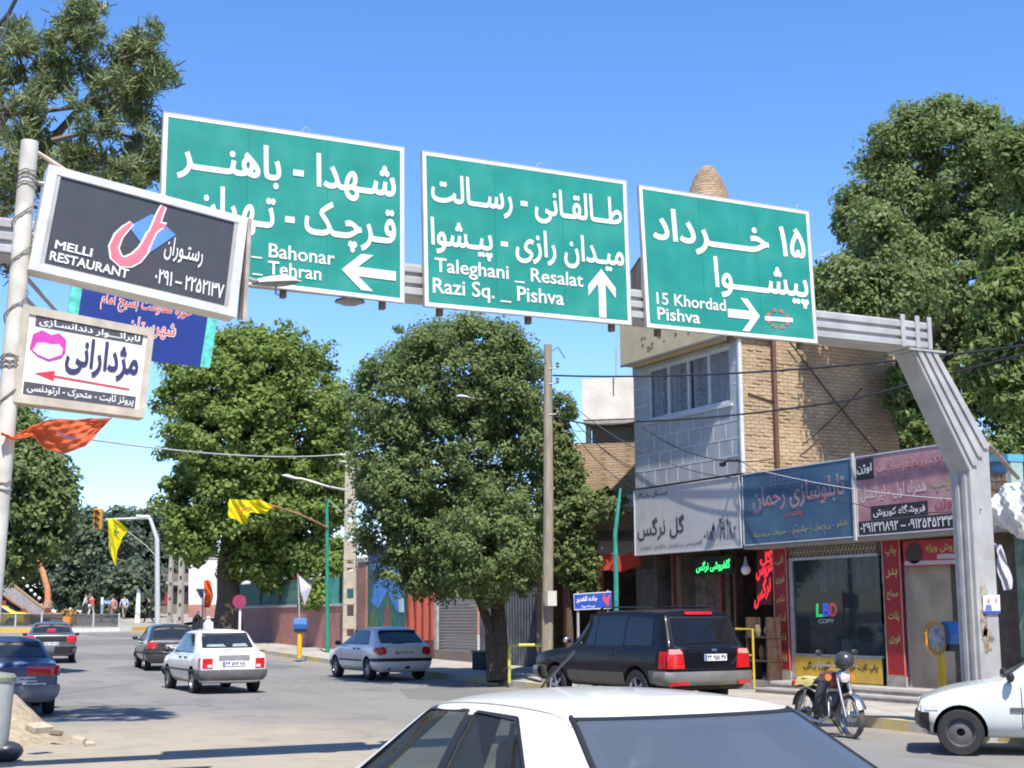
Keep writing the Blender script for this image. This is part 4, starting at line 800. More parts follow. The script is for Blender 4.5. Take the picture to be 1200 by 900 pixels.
MB().box((XS+.33, wy0+.1, zt_-.115), (XS+.40, wy1-.2, zt_-.09)).build('hanging_rail', STEEL, sh)
for k in range(5):
    yy = wy0+.25+k*.42; MB().box((XS+.12, yy, zb_+.06), (XS+.34, yy+g.uniform(.18, .34), zb_+.06+g.uniform(.15, .42))).build('window_goods', M('window_goods_%d' % k, [(.36, .36, .35), (.10, .12, .14), (.45, .42, .36), (.16, .18, .20), (.3, .1, .08)][k], .6, var=.3, scale=9), sh)
# right-hand door
dy1, dy0 = Y(1064), Y(1116); MB().box((XS+.02, dy0, FL), (XS+.07, dy1, 2.72)).build('door', M('grey_brown_door', (.36, .29, .21), .7, var=.2, scale=2, dirt=.3), sh)
MB().box((XS+.0, dy1, FL), (XS+.07, dy1+.06, 2.75)).build('door_frame', FRM, sh)
MB().box((XS+.01, y_r, FL), (XS+.08, dy0, zf0-.07)).build('end_wall', M('brown_end_wall', (.085, .065, .05), .8, var=.3), sh)
# ------------------------------------------------------------------ shop signs
def quad(a, v=XF): return Panel(*[onx(x, y, v) for x, y in a])
def flat(P, y0=None):                                  # straighten a panel: same top and bottom height at both ends
    TL, TR, BR, BL = P.c; zt = (TL.z+TR.z)/2; zb = (BL.z+BR.z)/2; ya = (TL.y+BL.y)/2; yb = (TR.y+BR.y)/2; x = TL.x
    return Panel(Vector((x, ya, zt)), Vector((x, yb, zt)), Vector((x, yb, zb)), Vector((x, ya, zb)))
q = flat(quad([(743.5, 576), (867, 556), (869, 641.5), (743.8, 652)])); gl = empty('flower_shop_sign', q.base(), 'pale grey flower shop banner with thin dark handwriting under the grey tiled front', 'sign')
BAN = M('banner_cloth', (.50, .49, .465), .75, var=.08, scale=2, bump=.12, dirt=.2)
q.board(0, 0, 1, 1, -.03, .0).build('banner', BAN, gl); rim(q, .006, .018, 0, .02).build('frame', SILV, gl)
INKG = M('grey_ink', (.05, .05, .055), .7)
TX(q, 'گل نرگس', .03, .22, .50, .56, INKG, gl, .012); TX(q, 'گلفروشی و تزئین ماشین عروس', .06, .08, .66, .16, INKG, gl, 0, slant=-.0)
TX(q, 'ارسـال رایـگان', .01, .86, .34, .95, INKG, gl, .02)
mb = MB(); g = random.Random(2)
for k in range(26):
    a = .70+.26*k/26+g.uniform(-.01, .01); t0 = .12+g.uniform(0, .05); h = g.uniform(.08, .42)*(1-abs(k-14)/22); sx = g.uniform(-.03, .03); mb.add([q.pt(a-.003, t0, .004), q.pt(a+.004, t0, .004), q.pt(a+sx+.003, t0+h, .004), q.pt(a+sx-.003, t0+h, .004)], [(0, 1, 2, 3)])
    if k % 3 == 0: mb.add([q.pt(a+sx+.014*math.cos(t), t0+h+.025*math.sin(t), .004) for t in (0, 1.2, 2.4, 3.6, 4.9)], [(0, 1, 2, 3, 4)])
mb.build('flower_drawing', M('flower_print', (.15, .19, .23), .7, var=.5, scale=30), gl)
q = flat(quad([(869.5, 555.3), (1000, 536.5), (1001, 629), (871.5, 640.5)])); bs = empty('blue_signboard', q.base(), 'faded blue signboard with red-edged script between the flower banner and the pink board', 'sign')
q.board(.002, 0, .99, 1, -.06, 0).build('board', M('faded_blue', (.055, .10, .21), .5, var=.25, scale=1.1, col2=(.07, .16, .22)), bs); rim(q, .006, .015, .0, .012).build('frame', SILV, bs)
RDO = M('faded_red_script', (.50, .10, .07), .6); PALE = M('pale_script', (.36, .42, .47), .6); YLS = M('yellow_script', (.45, .40, .12), .6); GHO = M('ghost_print', (.10, .16, .27), .5)
TX(q, 'تابلوسازی رحمان', .10, .44, .93, .80, PALE, bs, .022, d=.004, slant=.05); TX(q, 'تابلوسازی رحمان', .105, .45, .925, .785, RDO, bs, -.012, d=.008, slant=.05)
for k in range(5): q.board(.28+k*.04, .80-k*.01, .285+k*.04, .97-.02*k, .0005, .003).build('line_motif', GHO, bs)
for k in range(4): q.board(.24, .78+k*.055, .56, .787+k*.055, .0035, .005).build('line_motif', GHO, bs)
TX(q, 'چاپ بنر', .40, .33, .56, .43, RDO, bs, .02); TX(q, 'تابلو - نئون - چلنیوم - حروف برجسته', .10, .10, .94, .20, YLS, bs, .0, slant=.06); TX(q, '06111', .47, .04, .76, .24, GHO, bs, .02, d=.004)
q = flat(quad([(1003, 535.8), (1118, 517.5), (1120, 620.5), (1004, 629)])); q = Panel(q.c[0], q.c[1]+Vector((0, -.5, 0)), q.c[2]+Vector((0, -.5, 0)), q.c[3]); pk = empty('pink_signboard', q.base(), 'sun-bleached pink shop signboard with black phone number strip beside the gantry leg', 'sign')
q.board(0, 0, 1, 1, -.06, 0).build('board', M('faded_pink', (.42, .16, .20), .5, var=.25, scale=2.2, col2=(.50, .30, .28)), pk); rim(q, .008, .014, 0, .012).build('frame', SILV, pk)
q.poly([(.01, .70), (.17, .70), (.17, .96), (.01, .96)], .001, .004).build('black_strip', BLACK, pk); q.poly([(.01, .02), (.99, .02), (.99, .185), (.01, .185)], .001, .004).build('black_strip', BLACK, pk); q.poly([(.13, .195), (.62, .195), (.62, .36), (.13, .36)], .001, .004).build('black_strip', BLACK, pk)
PKS = M('script_pale', (.62, .46, .42), .6); DKR = M('script_red', (.42, .04, .06), .6); OLV = M('script_olive', (.36, .32, .16), .6)
TX(q, 'اوژن', .02, .77, .155, .90, LET, pk, .02, d=.008); TX(q, 'لوازم یدکی موتورسیکلت', .19, .68, .93, .93, PKS, pk, .04, d=.003, slant=.03); TX(q, 'لوازم یدکی موتورسیکلت', .195, .69, .925, .92, DKR, pk, 0, d=.006, slant=.03)
TX(q, 'همراه اول - ایرانسل', .04, .42, .62, .62, PKS, pk, .02, slant=.02); TX(q, 'تایپ', .66, .44, .88, .66, OLV, pk, .03); TX(q, 'نوژن', .68, .24, .84, .38, DKR, pk, .01)
TX(q, 'فروشگاه کوروش', .15, .215, .60, .34, LET, pk, .02, d=.008); TX(q, '۰۲۹۱۳۲۱۸۹۲ – ۰۹۱۲۵۴۵۲۳۳ – ۲۲', .03, .045, .97, .165, LET, pk, .02, d=.008, fa=False)
MB().box((XF-.04, onx(1001.5, 580).y-.03, 3.2), (XF-.0, onx(1001.5, 580).y+.03, 4.95)).build('divider_post', M('divider', (.50, .47, .45), .6), pk)
def banner(a, label, words, name='vertical_banner'):
    P = quad(a, XS-.1); TL, TR, BR, BL = P.c; yl = (TL.y+BL.y)/2; yr = (TR.y+BR.y)/2; zt = (TL.z+TR.z)/2
    P = Panel(Vector((XS-.1, yl, zt)), Vector((XS-.1, yr, zt)), Vector((XS-.1, yr, .56)), Vector((XS-.1, yl, .56)))
    r = empty(name, P.base(), label, 'sign', 'red vertical banners at the shop doors'); P.board(0, 0, 1, 1, -.05, 0).build('board', RED, r); rim(P, .045, .007, 0, .006).build('edge_trim', M('brass_edge', (.42, .36, .22), .5), r)
    P.board(-.02, -.115, 1.02, -.002, -.04, .01).build('base_block', CONC, r)
    for k, w in enumerate(words): TX(P, w, .20, .86-k*.158, .82, .935-k*.158, M('gold_lettering', (.50, .42, .13), .5), r, .02)
banner([(905, 643), (922, 641), (926, 802), (910, 803)], 'narrow red vertical banner with yellow words at the left side of the copy shop window', ['آنی', 'فوری', 'عکس', 'اسکن', 'فکس', 'پرینت'])
banner([(1033, 631), (1054, 628), (1062, 806), (1040, 806)], 'wider red vertical banner with yellow words between the copy shop window and the door', ['چاپ', 'بنر', 'حجاج', 'پلات', 'فوری'])
q = flat(quad([(1058, 635), (1118, 630), (1120, 660), (1059, 666)], XS-.12)); q = Panel(q.c[0], q.c[1]+Vector((0, -.2, 0)), q.c[2]+Vector((0, -.2, 0)), q.c[3]); hb = empty('door_banner', q.base(), 'small red and white horizontal banner above the shop door by the gantry leg', 'sign')
q.board(0, 0, 1, 1, -.02, 0).build('board', M('banner_bright_red', (.42, .02, .025), .5), hb); q.poly(blob(q, .19, .52, .15, .42), .002).build('picture', M('dark_picture', (.06, .03, .03), .6), hb); q.poly([(.02, .05), (.98, .03), (.98, .18), (.02, .22)], .002).build('white_band', M('banner_white', (.55, .42, .40), .6), hb); TX(q, 'فروش ویژه', .40, .48, .95, .86, YLS, hb, .03); q.poly([(.58, .24), (.88, .24), (.88, .42), (.58, .42)], .002).build('white_band', MATS['banner_white'], hb)
# riser writing, LED signs
p = Panel(Vector((XS-.061, wy1-.2, zb_)), Vector((XS-.061, wy0, zb_)), Vector((XS-.061, wy0, FL)), Vector((XS-.061, wy1-.2, FL)))
TX(p, 'چاپ کارت عروسی', .56, .45, .97, .8, BLACK, sh, .03); TX(p, 'کپی رنگی', .1, .45, .42, .8, BLACK, sh, .03)
p = Panel(*[onx(x, y, XS+.02) for x, y in ((955, 706), (982, 705), (982, 732), (955, 733))]); led = empty('open_sign', p.base(), 'lit green, blue and red LED letters hanging inside the copy shop window', 'LED sign')
GE = M('led_green', (.05, .9, .2), .5, emit=1.1, var=0); BE = M('led_blue', (.05, .1, .95), .5, emit=1.3, var=0); RE = M('led_red', (.95, .03, .05), .5, emit=1.1, var=0); WE = M('led_white', (.8, .7, .85), .5, emit=.5, var=0)
for s, a, m_ in (('L', .06, GE), ('B', .36, BE), ('D', .66, RE)): TX(p, s, a, .36, a+.30, .95, m_, led, .035)
TX(p, 'COPY', .15, .08, .85, .26, WE, led, .02)
gq = Panel(*[onx(x, y, XS-.2) for x, y in ((814, 656), (858, 651), (858, 671), (814, 675))]); gn = empty('led_board', gq.base(), 'black board with lit green LED script under the flower shop banner', 'LED sign'); gq.board(0, 0, 1, 1, -.04, 0).build('board', BLACK, gn); TX(gq, 'گلفروشی نرگس', .05, .15, .95, .85, GE, gn, .03); 
gq.board(-.03, 1.001, 1.03, 1.06, -.05, .01).build('hanger', BLACK, gn)
RE2 = M('neon_red', (.85, .03, .05), .5, emit=.55, var=.05)
rn = Panel(*[onx(x, y, XS-.05) for x, y in ((884, 644), (906, 642), (906, 716), (884, 716))]); rnn = empty('red_letter_sign', rn.base(), 'cut-out bright red script letters hung left of the narrow red banner', 'sign'); TX(rn, 'گل', .3, .72, 1.0, .98, RE2, rnn, .06); TX(rn, 'عروس', .1, .52, 1.0, .74, RE2, rnn, .06, slant=.1); TX(rn, 'نرگس', .0, .12, .9, .5, RE2, rnn, .06, slant=.25)
rn.board(.1, .1, .9, .98, -.03, -.012).build('backing', M('dark_red_backing', (.12, .012, .015), .6), rnn)
sp = onx(874, 668, XS-.3); sl = empty('bulb_lamp', sp, 'white bulb lamp hanging right of the green LED board', 'lamp'); MB().ball(sp, .11, 14, 10).build('bulb', M('milk_glass', (.7, .7, .68), .3), sl, True); MB().lathe([(.09, .05), (.05, .13), (.02, .3)], sp, 'z', 12).build('socket', M('lamp_socket', (.3, .29, .27), .5), sl, True)
# dark hanging sheets and pale cloths inside the opening, the yellow rail, small display bench
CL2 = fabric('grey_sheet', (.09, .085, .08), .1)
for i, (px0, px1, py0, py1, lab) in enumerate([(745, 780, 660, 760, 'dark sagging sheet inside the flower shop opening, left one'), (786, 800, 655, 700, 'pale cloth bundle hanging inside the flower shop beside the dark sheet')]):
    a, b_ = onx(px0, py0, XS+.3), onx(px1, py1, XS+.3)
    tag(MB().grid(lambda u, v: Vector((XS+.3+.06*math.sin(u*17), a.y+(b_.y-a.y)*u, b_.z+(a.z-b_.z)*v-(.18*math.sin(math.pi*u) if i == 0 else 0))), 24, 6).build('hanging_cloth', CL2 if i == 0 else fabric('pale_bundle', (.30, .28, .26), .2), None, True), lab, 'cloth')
rl = empty('guard_rail', onx(868, 790, 18.6), 'yellow and grey pipe rail frame behind the black off-road car at the flower shop', 'rail'); RY = M('yellow_pipe', (.55, .42, .03), .5, dirt=.4)
ra, rb_ = onx(862, 740, XF-.5), onx(882, 740, XF-.5)
MB().tube([Vector((ra.x, ra.y, 1.45)), Vector((ra.x, rb_.y, 1.45)), Vector((ra.x, rb_.y, .2))], .025, 8).build('rail', RY, rl); MB().tube([Vector((ra.x, ra.y, .9)), Vector((ra.x, rb_.y, .9))], .02, 8).build('rail', RY, rl)
bt = onx(892, 770, XF+.1); bn_ = empty('display_stand', bt, 'wooden display stand with shelves beside the narrow red banner', 'stand'); mb = MB()
STD = M('dark_stand', (.07, .04, .028), .6, var=.3)
for zz in (.75, 1.25): MB().box((bt.x-.2, bt.y-.5, zz), (bt.x+.2, bt.y+.3, zz+.04)).build('shelf', STD, bn_)
for yy in (-.46, .26): MB().box((bt.x-.18, bt.y+yy-.03, FL), (bt.x+.18, bt.y+yy+.03, 1.7)).build('side_panel', STD, bn_)
for i, (dy, zz, hh_) in enumerate([(-.3, .79, .22), (-.05, .79, .3), (.1, 1.29, .25), (-.25, 1.29, .2)]): MB().lathe([(.05, 0), (.08, hh_*.5), (.05, hh_)], (bt.x, bt.y+dy, zz), 'z', 10).build('vase', M('vase', (.22, .16, .10), .4, var=.4), bn_, True)
# ------------------------------------------------------------------ further along: low brick house with balcony box
lb = empty('low_brick_house', (22, 34, .2), 'low brown brick house with pale concrete balcony, left of the grey front', 'building')
BR2 = brick_mat('brown_brick', (.42, .30, .19), (.36, .25, .155), (.26, .195, .125), .22, .07, bump=.7)
LA, LB = Vector((21.0, 32.3, 0)), Vector((18.2, 34.52, 0)); lu = (LB-LA).normalized(); ln = Vector((lu.y, -lu.x, 0)); ln = ln if ln.dot(CAM-LA) > 0 else -ln; lw = (LB-LA).length
def onl(px, py, off=0):                                # a point of the slanted house front, off metres proud of it
    r = sight(px, py); return CAM + r*((LA+ln*off-CAM).dot(ln)/r.dot(ln))
def lbox(s0, s1, z0, z1, d0, d1, mb=None):
    p = [LA+lu*s+ln*d+Z*z0 for s, d in ((s0, d0), (s1, d0), (s1, d1), (s0, d1))]; return (mb or MB()).prism(p, Z*(z1-z0))
ls = lambda px, off=0: (onl(px, 600, off)-LA).dot(lu)
zt_l = onl(697, 520).z
mb = MB(); lbox(-.6, lw, 4.0, zt_l, -.3, 0, mb); lbox(lw-.3, lw, 0, zt_l, -6, -.301, mb); lbox(-.6, lw-.301, zt_l-.2, zt_l-.03, -6, -.301, mb); lbox(lw-.35, lw, 0, 3.999, -.3, 0, mb)
g = random.Random(21); k = 0
while k < lw-.2: w = g.uniform(.15, .5); lbox(k, min(lw, k+w), zt_l, zt_l+g.uniform(.0, .16)+.001, -.28, -.02, mb); k += w
mb.build('wall', BR2, lb)
sz = ls(672); lbox(sz-.11, sz+.11, onl(672, 575).z, onl(672, 527).z, 0, .05).build('rust_panel', M('rust_panel', (.16, .05, .02), .8, var=.3), lb)
za, zc = onl(713, 443, .3).z, onl(713, 491, .3).z; s_l = ls(684, .3); PAR = M('pale_concrete', (.66, .62, .56), .85, var=.12, scale=2, bump=.2, dirt=.2)
mb = MB(); lbox(-.6, s_l, zc, za, .15, .3, mb); lbox(s_l-.15, s_l, zc, za, -1.2, .149, mb); mb.build('balcony', PAR, lb); lbox(-.6, s_l-.02, zc-.12, zc-.003, -1.2, .28).build('balcony_slab', CONC, lb)
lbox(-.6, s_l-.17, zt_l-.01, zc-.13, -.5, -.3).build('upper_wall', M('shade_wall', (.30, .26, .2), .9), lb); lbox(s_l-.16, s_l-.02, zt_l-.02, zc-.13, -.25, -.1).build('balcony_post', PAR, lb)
MB().tube([onl(722, 440, .6), onl(722, 405, .6)], .02, 6).build('antenna_rod', STEEL, lb)
s0, s1 = ls(744), ls(715); lbox(s0, s1, onl(730, 600).z, onl(730, 580).z, .003, .1).build('white_board', M('dull_white', (.5, .47, .43), .7), lb)
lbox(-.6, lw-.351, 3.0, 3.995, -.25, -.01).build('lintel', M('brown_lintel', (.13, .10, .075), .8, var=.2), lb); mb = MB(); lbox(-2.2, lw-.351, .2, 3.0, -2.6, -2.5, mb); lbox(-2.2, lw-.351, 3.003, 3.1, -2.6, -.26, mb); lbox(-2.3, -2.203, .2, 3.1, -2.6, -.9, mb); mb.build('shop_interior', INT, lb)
for px in (664, 702): s_ = ls(px); lbox(s_-.1, s_+.1, .2, 2.995, -.15, .04).build('post', RWOOD, lb)
aw = empty('awning', onl(712, 655, 1), 'sagging red and beige cloth awning between the small tree and the flower shop banner', 'awning')
w0, w1 = ls(750, 1.1), ls(681, 1.1); zb_a = onl(712, 646, 1.1).z; zt_a = onl(712, 634, .1).z
def awn(u, v): return LA+lu*(w0+(w1-w0)*u)+ln*(.05+1.05*v)+Z*(zt_a+(zb_a-zt_a)*v-.10*math.sin(math.pi*u)*v+.03*math.sin(u*14)*v)
MB().grid(awn, 20, 6).build('canopy', fabric('awning_beige', (.48, .36, .25), .3), aw, True)
MB().grid(lambda u, v: awn(u, 1)+ln*(.01+.03*math.sin(u*20))-Z*(.42*v), 30, 3).build('valance', fabric('awning_red', (.66, .07, .04), .45), aw, True)
# ------------------------------------------------------------------ mural, drape, shutter, corrugated sheet, wall with fence
XW = 20.6
def wally(px): return onx(px, 720, XW).y
def wbox(px0, px1, z0, z1, x0=XW, x1=XW+.25, mb=None):
    a, b_ = sorted((wally(px0), wally(px1))); return (mb or MB()).box((x0, a+.002, z0), (x1, b_-.002, z1))
mu = empty('mural_panel', onx(455, 740, XW), 'tall wall panel painted as blue waterfall and green forest', 'mural')
PP = Panel(*[onx(x, y, XW-.03) for x, y in ((431, 638), (472, 638), (476, 752), (431, 752))])
PP.board(0, 0, 1, 1, -.1, 0).build('panel', M('mural_green', (.02, .10, .085), .6, var=.4, scale=3), mu)
MBL = M('mural_blue', (.045, .21, .52), .6, var=.25, scale=2.5); MWH = M('mural_pale', (.25, .36, .48), .6, var=.3, scale=5); MGR = M('mural_moss', (.06, .13, .03), .6, var=.4, scale=7); MDB = M('mural_deep', (.02, .05, .18), .6, var=.3); MRD = M('mural_red', (.22, .06, .045), .6)
PP.poly([(.02, .80), (.98, .80), (.98, .99), (.02, .99)], .001).build('painted_sky', MDB, mu); PP.poly([(.10, .40), (.22, .62), (.08, .8), (.60, .82), (.92, .72), (.98, .5), (.80, .30), (.55, .52), (.30, .34)][::-1], .0055).build('painted_water', MBL, mu)
PP.poly([(.12, .74), (.45, .84), (.80, .74), (.60, .72), (.40, .77)], .010).build('painted_foam', MWH, mu); PP.poly([(.40, .0), (.56, .5), (.74, .0)], .010).build('painted_tree', MGR, mu); PP.poly([(.14, .60), (.26, .60), (.26, .78), (.14, .78)], .010).build('painted_rock', MDB, mu); PP.poly([(.02, .02), (.38, .02), (.2, .34), (.08, .30)], .0055).build('painted_tree', MGR, mu); PP.poly([(.45, .14), (.60, .14), (.60, .34), (.48, .34)], .0145).build('painted_fox', MRD, mu)
PP.board(.86, .30, .97, .46, .004, .03).build('meter_box', M('meter_box', (.45, .5, .55), .5), mu)
dp = empty('orange_drape', onx(493, 770, XW), 'orange red cloth drape covering a doorway between the mural and the grey shutter', 'drape')
a, b_ = wally(511), wally(477)
MB().grid(lambda u, v: Vector((XW-.06+.07*math.sin(u*24+v*2)+.03*math.sin(u*51), b_+(a-b_)*u, gz(47)+.75+2.7*v+.06*math.sin(u*9))), 60, 8).build('cloth', fabric('drape_cloth', (.42, .085, .05), .15), dp, True)
wbox(477, 512, .1, gz(47)+.95, XW, XW+.3).build('plinth', M('red_plinth', (.20, .065, .05), .8), dp)
MB().box((XW-.03, a, gz(47)+3.42), (XW+.02, b_, gz(47)+3.48)).build('rod', STEEL, dp)
st_ = empty('roller_shutter', onx(532, 780, XW), 'closed dull grey roller shutter behind the big tree trunk', 'shutter')
SHG = M('shutter_grey', (.19, .185, .17), .6, .2, var=.15, dirt=.3); mb = MB(); a, b_ = sorted((wally(515), wally(560)))
for k in range(26): z = .55+k*.105; mb.add([(XW, a, z), (XW, b_, z), (XW-.03, b_, z+.05), (XW-.03, a, z+.05), (XW, b_, z+.1), (XW, a, z+.1)], [(0, 1, 2, 3), (3, 2, 4, 5)])
mb.build('curtain', SHG, st_); wbox(512, 562, .1, .6, XW-.1, XW+.3).build('sill', M('shutter_sill', (.19, .15, .12), .9), st_); wbox(508, 562, 3.2, 4.4, XW, XW+.3).build('lintel', CONC, st_); wbox(511, 514.5, .61, 3.19, XW-.08, XW+.2).build('jamb', CONC, st_)
cs = empty('corrugated_hoarding', onx(610, 770, XW), 'dark corrugated sheet hoarding between the big tree and the wooden pole', 'hoarding'); mb = MB(); a, b_ = wally(562), wally(652)
mb.grid(lambda u, v: Vector((XW+.04*math.sin(u*170), a+(b_-a)*u, .2+3.3*v)), 340, 1).build('sheet', M('dark_sheet', (.10, .11, .125), .5, .4, var=.3, scale=2, dirt=.3), cs)
for z in (.6, 2.9): MB().box((XW+.06, min(a, b_), z), (XW+.12, max(a, b_), z+.08)).build('batten', WOOD, cs)
bp_ = empty('brick_pier', onx(427, 760, XW), 'narrow reddish brick pier between the concrete pole and the mural', 'pier'); wbox(421, 431, .1, 3.9, XW-.1, XW+.4).build('shaft', brick_mat('red_brick', (.30, .12, .08), (.25, .095, .065), (.25, .2, .17), bump=.4), bp_); wbox(420, 432, 3.903, 4.0, XW-.14, XW+.44).build('coping', CONC, bp_)
wl = empty('garden_wall', onx(360, 760, XW), 'low pink rendered wall along the pavement below the turquoise fence', 'wall'); y_a, y_b = wally(421), 73.0
zt_w = 1.75+.45
PNK = M('pink_render', (.36, .16, .125), .8, var=.14, scale=2, dirt=.25); mb = MB(); mb.box((XW, y_a, 0), (XW+.25, y_b, zt_w)); mb.box((12.0, y_b, 0), (XW+.25, y_b+.25, zt_w) if False else (XW+.25, y_b+.25, zt_w)) if False else None; mb.build('face', PNK, wl); MB().box((XW-.05, y_a, zt_w+.002), (XW+.3, y_b, zt_w+.09)).build('coping', M('wall_coping', (.48, .44, .38), .8), wl)
MB().box((XW+.001, y_b+.01, 0), (45, y_b+.26, zt_w)).build('return_face', PNK, wl); MB().box((XW-.03, y_b-.001, zt_w+.092), (45, y_b+.3, zt_w+.15)).build('return_coping', MATS['wall_coping'], wl)
fn = empty('fence', onx(360, 715, XW+.12), 'turquoise mesh fence with dark posts standing on the pink wall', 'fence'); TQ = M('turquoise_sheet', (.07, .30, .24), .6, var=.25, scale=2, dirt=.3); MB().box((XW+.12, y_a, zt_w+.1), (XW+.15, y_b-.02, zt_w+1.2)).build('sheet_panel', TQ, fn)
IRON = M('dark_iron', (.05, .06, .058), .6); mb = MB()
for k in range(60): y = 60.05+k*.213; mb.box((XW+.08, y, zt_w+.152), (XW+.10, y+.03, zt_w+1.25))
for z in (.2, 1.1): mb.box((XW+.07, 60.01, zt_w+z), (XW+.078, y_b, zt_w+z+.04))
mb.build('railing', IRON, fn)
for px in (303, 325, 348, 372, 396): y = wally(px); MB().box((XW+.05, y-.06, zt_w+.152), (XW+.118, y+.06, zt_w+1.3)).build('post', IRON, fn)
pw2 = Panel(*[dep(x, y, 92) for x, y in ((221, 655), (262, 655), (262, 712), (221, 712))]); wb = empty('white_building', pw2.base(), 'plain white building wall glimpsed behind the plane tree trunk', 'building')
pw2.board(0, -.2, 8, 1, -3, 0).build('wall', M('whitewash', (.62, .60, .60), .8, var=.05), wb); pw2.board(-.02, 1.001, 8.02, 1.04, -3.05, .05).build('coping', CONC, wb); pw2.board(.0, -.2, 8, .06, .002, .05).build('plinth', PNK, wb)
pb2 = Panel(*[dep(x, y, 112) for x, y in ((165, 672), (226, 672), (226, 722), (165, 722))]); db = empty('dark_building', pb2.base(), 'brown flat-roofed building with red shopfront beyond the square, behind the traffic light mast', 'building')
pb2.board(0, 0, 1, 1, -5, 0).build('wall', M('brown_wall', (.17, .13, .10), .85, var=.2), db); pb2.board(-.03, .72, 1.03, .80, .002, .4).build('canopy', M('grey_band', (.30, .29, .27), .8), db); pb2.board(.02, .28, .55, .68, .002, .08).build('shopfront', M('red_front', (.24, .03, .03), .6), db); pb2.board(.60, .3, .95, .66, .002, .05).build('window', DARK, db)
hill = Panel(*[dep(x, y, 128) for x, y in ((138, 636), (178, 630), (182, 690), (138, 690))]); sb = empty('tan_building', hill.base(), 'sandy brown building corner seen between the far trees behind the yellow triangular flag', 'building'); hill.board(0, -.4, 1, 1, -4, 0).build('wall', BR2, sb); hill.board(-.02, 1.001, 1.02, 1.06, -4.1, .1).build('cornice', CONC, sb)
# pavilion with a curved tiled roof and orange ribs at the far left
pv = empty('pavilion', gxy(10, 92, 0), 'low pavilion with sweeping grey tiled roof at the far left of the square', 'pavilion'); TL_ = M('grey_tiles', (.23, .215, .20), .85, var=.6, scale=7, bump=.5)
pts_t = [(-40, 640), (0, 677), (20, 690), (40, 706), (58, 719), (76, 722)]; pts_b = [(-40, 655), (0, 693), (14, 704), (30, 714), (42, 721), (76, 724)]
MB().add([dep(x, y, 96) for x, y in pts_t]+[dep(x, y, 91) for x, y in pts_b], [(i, i+1, 7+i, 6+i) for i in range(5)]).build('roof', TL_, pv); MB().tube([dep(x, y, 95.8)+Z*.05 for x, y in pts_t], .12, 6).build('ridge', M('ochre_rib', (.24, .14, .07), .7), pv); MB().tube([dep(x, y, 90.9)-Z*.05 for x, y in pts_b], .10, 6).build('eave_rib', M('red_brown_rib', (.22, .10, .07), .7), pv)
MB().add([dep(-40, 655, 92), dep(0, 694, 92), dep(30, 716, 92), dep(60, 724, 92), dep(60, 732, 92), dep(-40, 732, 92)], [(0, 1, 2, 3, 4, 5)]).build('back_wall', M('pavilion_wall', (.09, .07, .06), .9, var=.4, scale=.8), pv)
for i in range(3): q = gxy(-20+i*24, 90.5, 0); MB().box((q.x-.15, q.y-.15, q.z), (q.x+.15, q.y+.15, q.z+2.2-i*.5)).build('post', RWOOD, pv)
# tomb tower behind
tw = empty('tomb_tower', gxy(843, 62, 0), 'conical buff brick tomb tower rising behind the smallest green board', 'tower'); d = 62; c = gxy(843, d, 0); s = d/FPX
zA = dep(843, 194, d).z; z1_ = dep(843, 235, d).z; z2_ = dep(843, 292, d).z; z3_ = dep(843, 312, d).z; z4_ = dep(843, 345, d).z
BF = brick_mat('buff_brick', (.42, .30, .19), (.35, .245, .15), (.23, .165, .105), .34, .13, bump=.9, msize=.03)
MB().lathe([(2.6, z2_-c.z), (60*s, z2_-c.z+.01), (27*s, z1_-c.z), (17*s, zA-c.z-.6), (10*s, zA-c.z-.18), (4*s, zA-c.z-.03), (.05, zA-c.z)], c, 'z', 24).build('cone', BF, tw, True); MB().lathe([(100*s, z3_-c.z), (64*s, z2_-c.z), (2, z2_-c.z+.002)], c, 'z', 8).build('tiled_skirt', M('blue_tile', (.06, .11, .22), .35, var=.4, scale=4), tw); MB().lathe([(98*s, 0), (98*s, z3_-c.z-.003)], c, 'z', 8).build('drum', BF, tw)
# right end: kiosk, tarpaulin, hanging cloth, dark wooden shop
es = empty('corner_stall', (20, 17, .3), 'dark timber stall with a peeling green post at the right edge', 'stall'); DW = M('dark_timber', (.065, .048, .038), .8, var=.4, scale=3, stretch=(8, 8, .8))
y7 = 17.35
MB().box((XS+.1, 12.0, FL), (XS+.3, y7, 4.0)).build('front', DW, es); gpx = onx(1196, 640, XS-.1); MB().box((XS-.14, gpx.y-.12, FL), (XS+.09, gpx.y+.10, 3.4)).build('post', M('peeling_green', (.13, .22, .16), .8, var=.5, scale=4, dirt=.8), es)
for px in (1176, 1187): y = onx(px, 700, XS).y; MB().box((XS+.03, y-.03, FL), (XS+.098, y+.03, 3.3)).build('stile', DW, es)
MB().box((XS-1.2, 12.0, 3.42), (XS+.3, y7, 3.5)).build('roof', DW, es)
p = Panel(*[onx(x, y, XS+.02) for x, y in ((1176, 726), (1190, 725), (1190, 742), (1176, 743))]); nt_ = empty('paper_notice', p.base(), 'small white paper notice on the dark timber stall', 'notice'); p.board(0, 0, 1, 1, 0, .006).build('sheet', WHITE, nt_); TX(p, 'نسیه', .2, .55, .85, .85, BLACK, nt_, .02, d=.0075); TX(p, 'ممنوع', .2, .15, .85, .45, BLACK, nt_, .02, d=.0075)
kb = Panel(*[onx(x, y, XS+.2) for x, y in ((1160, 534), (1184, 533), (1186, 585), (1161, 585))]); ks = empty('kiosk_display', kb.base(), 'light blue topped display cabinet of small goods between the gantry leg and the white tarpaulin', 'display cabinet')
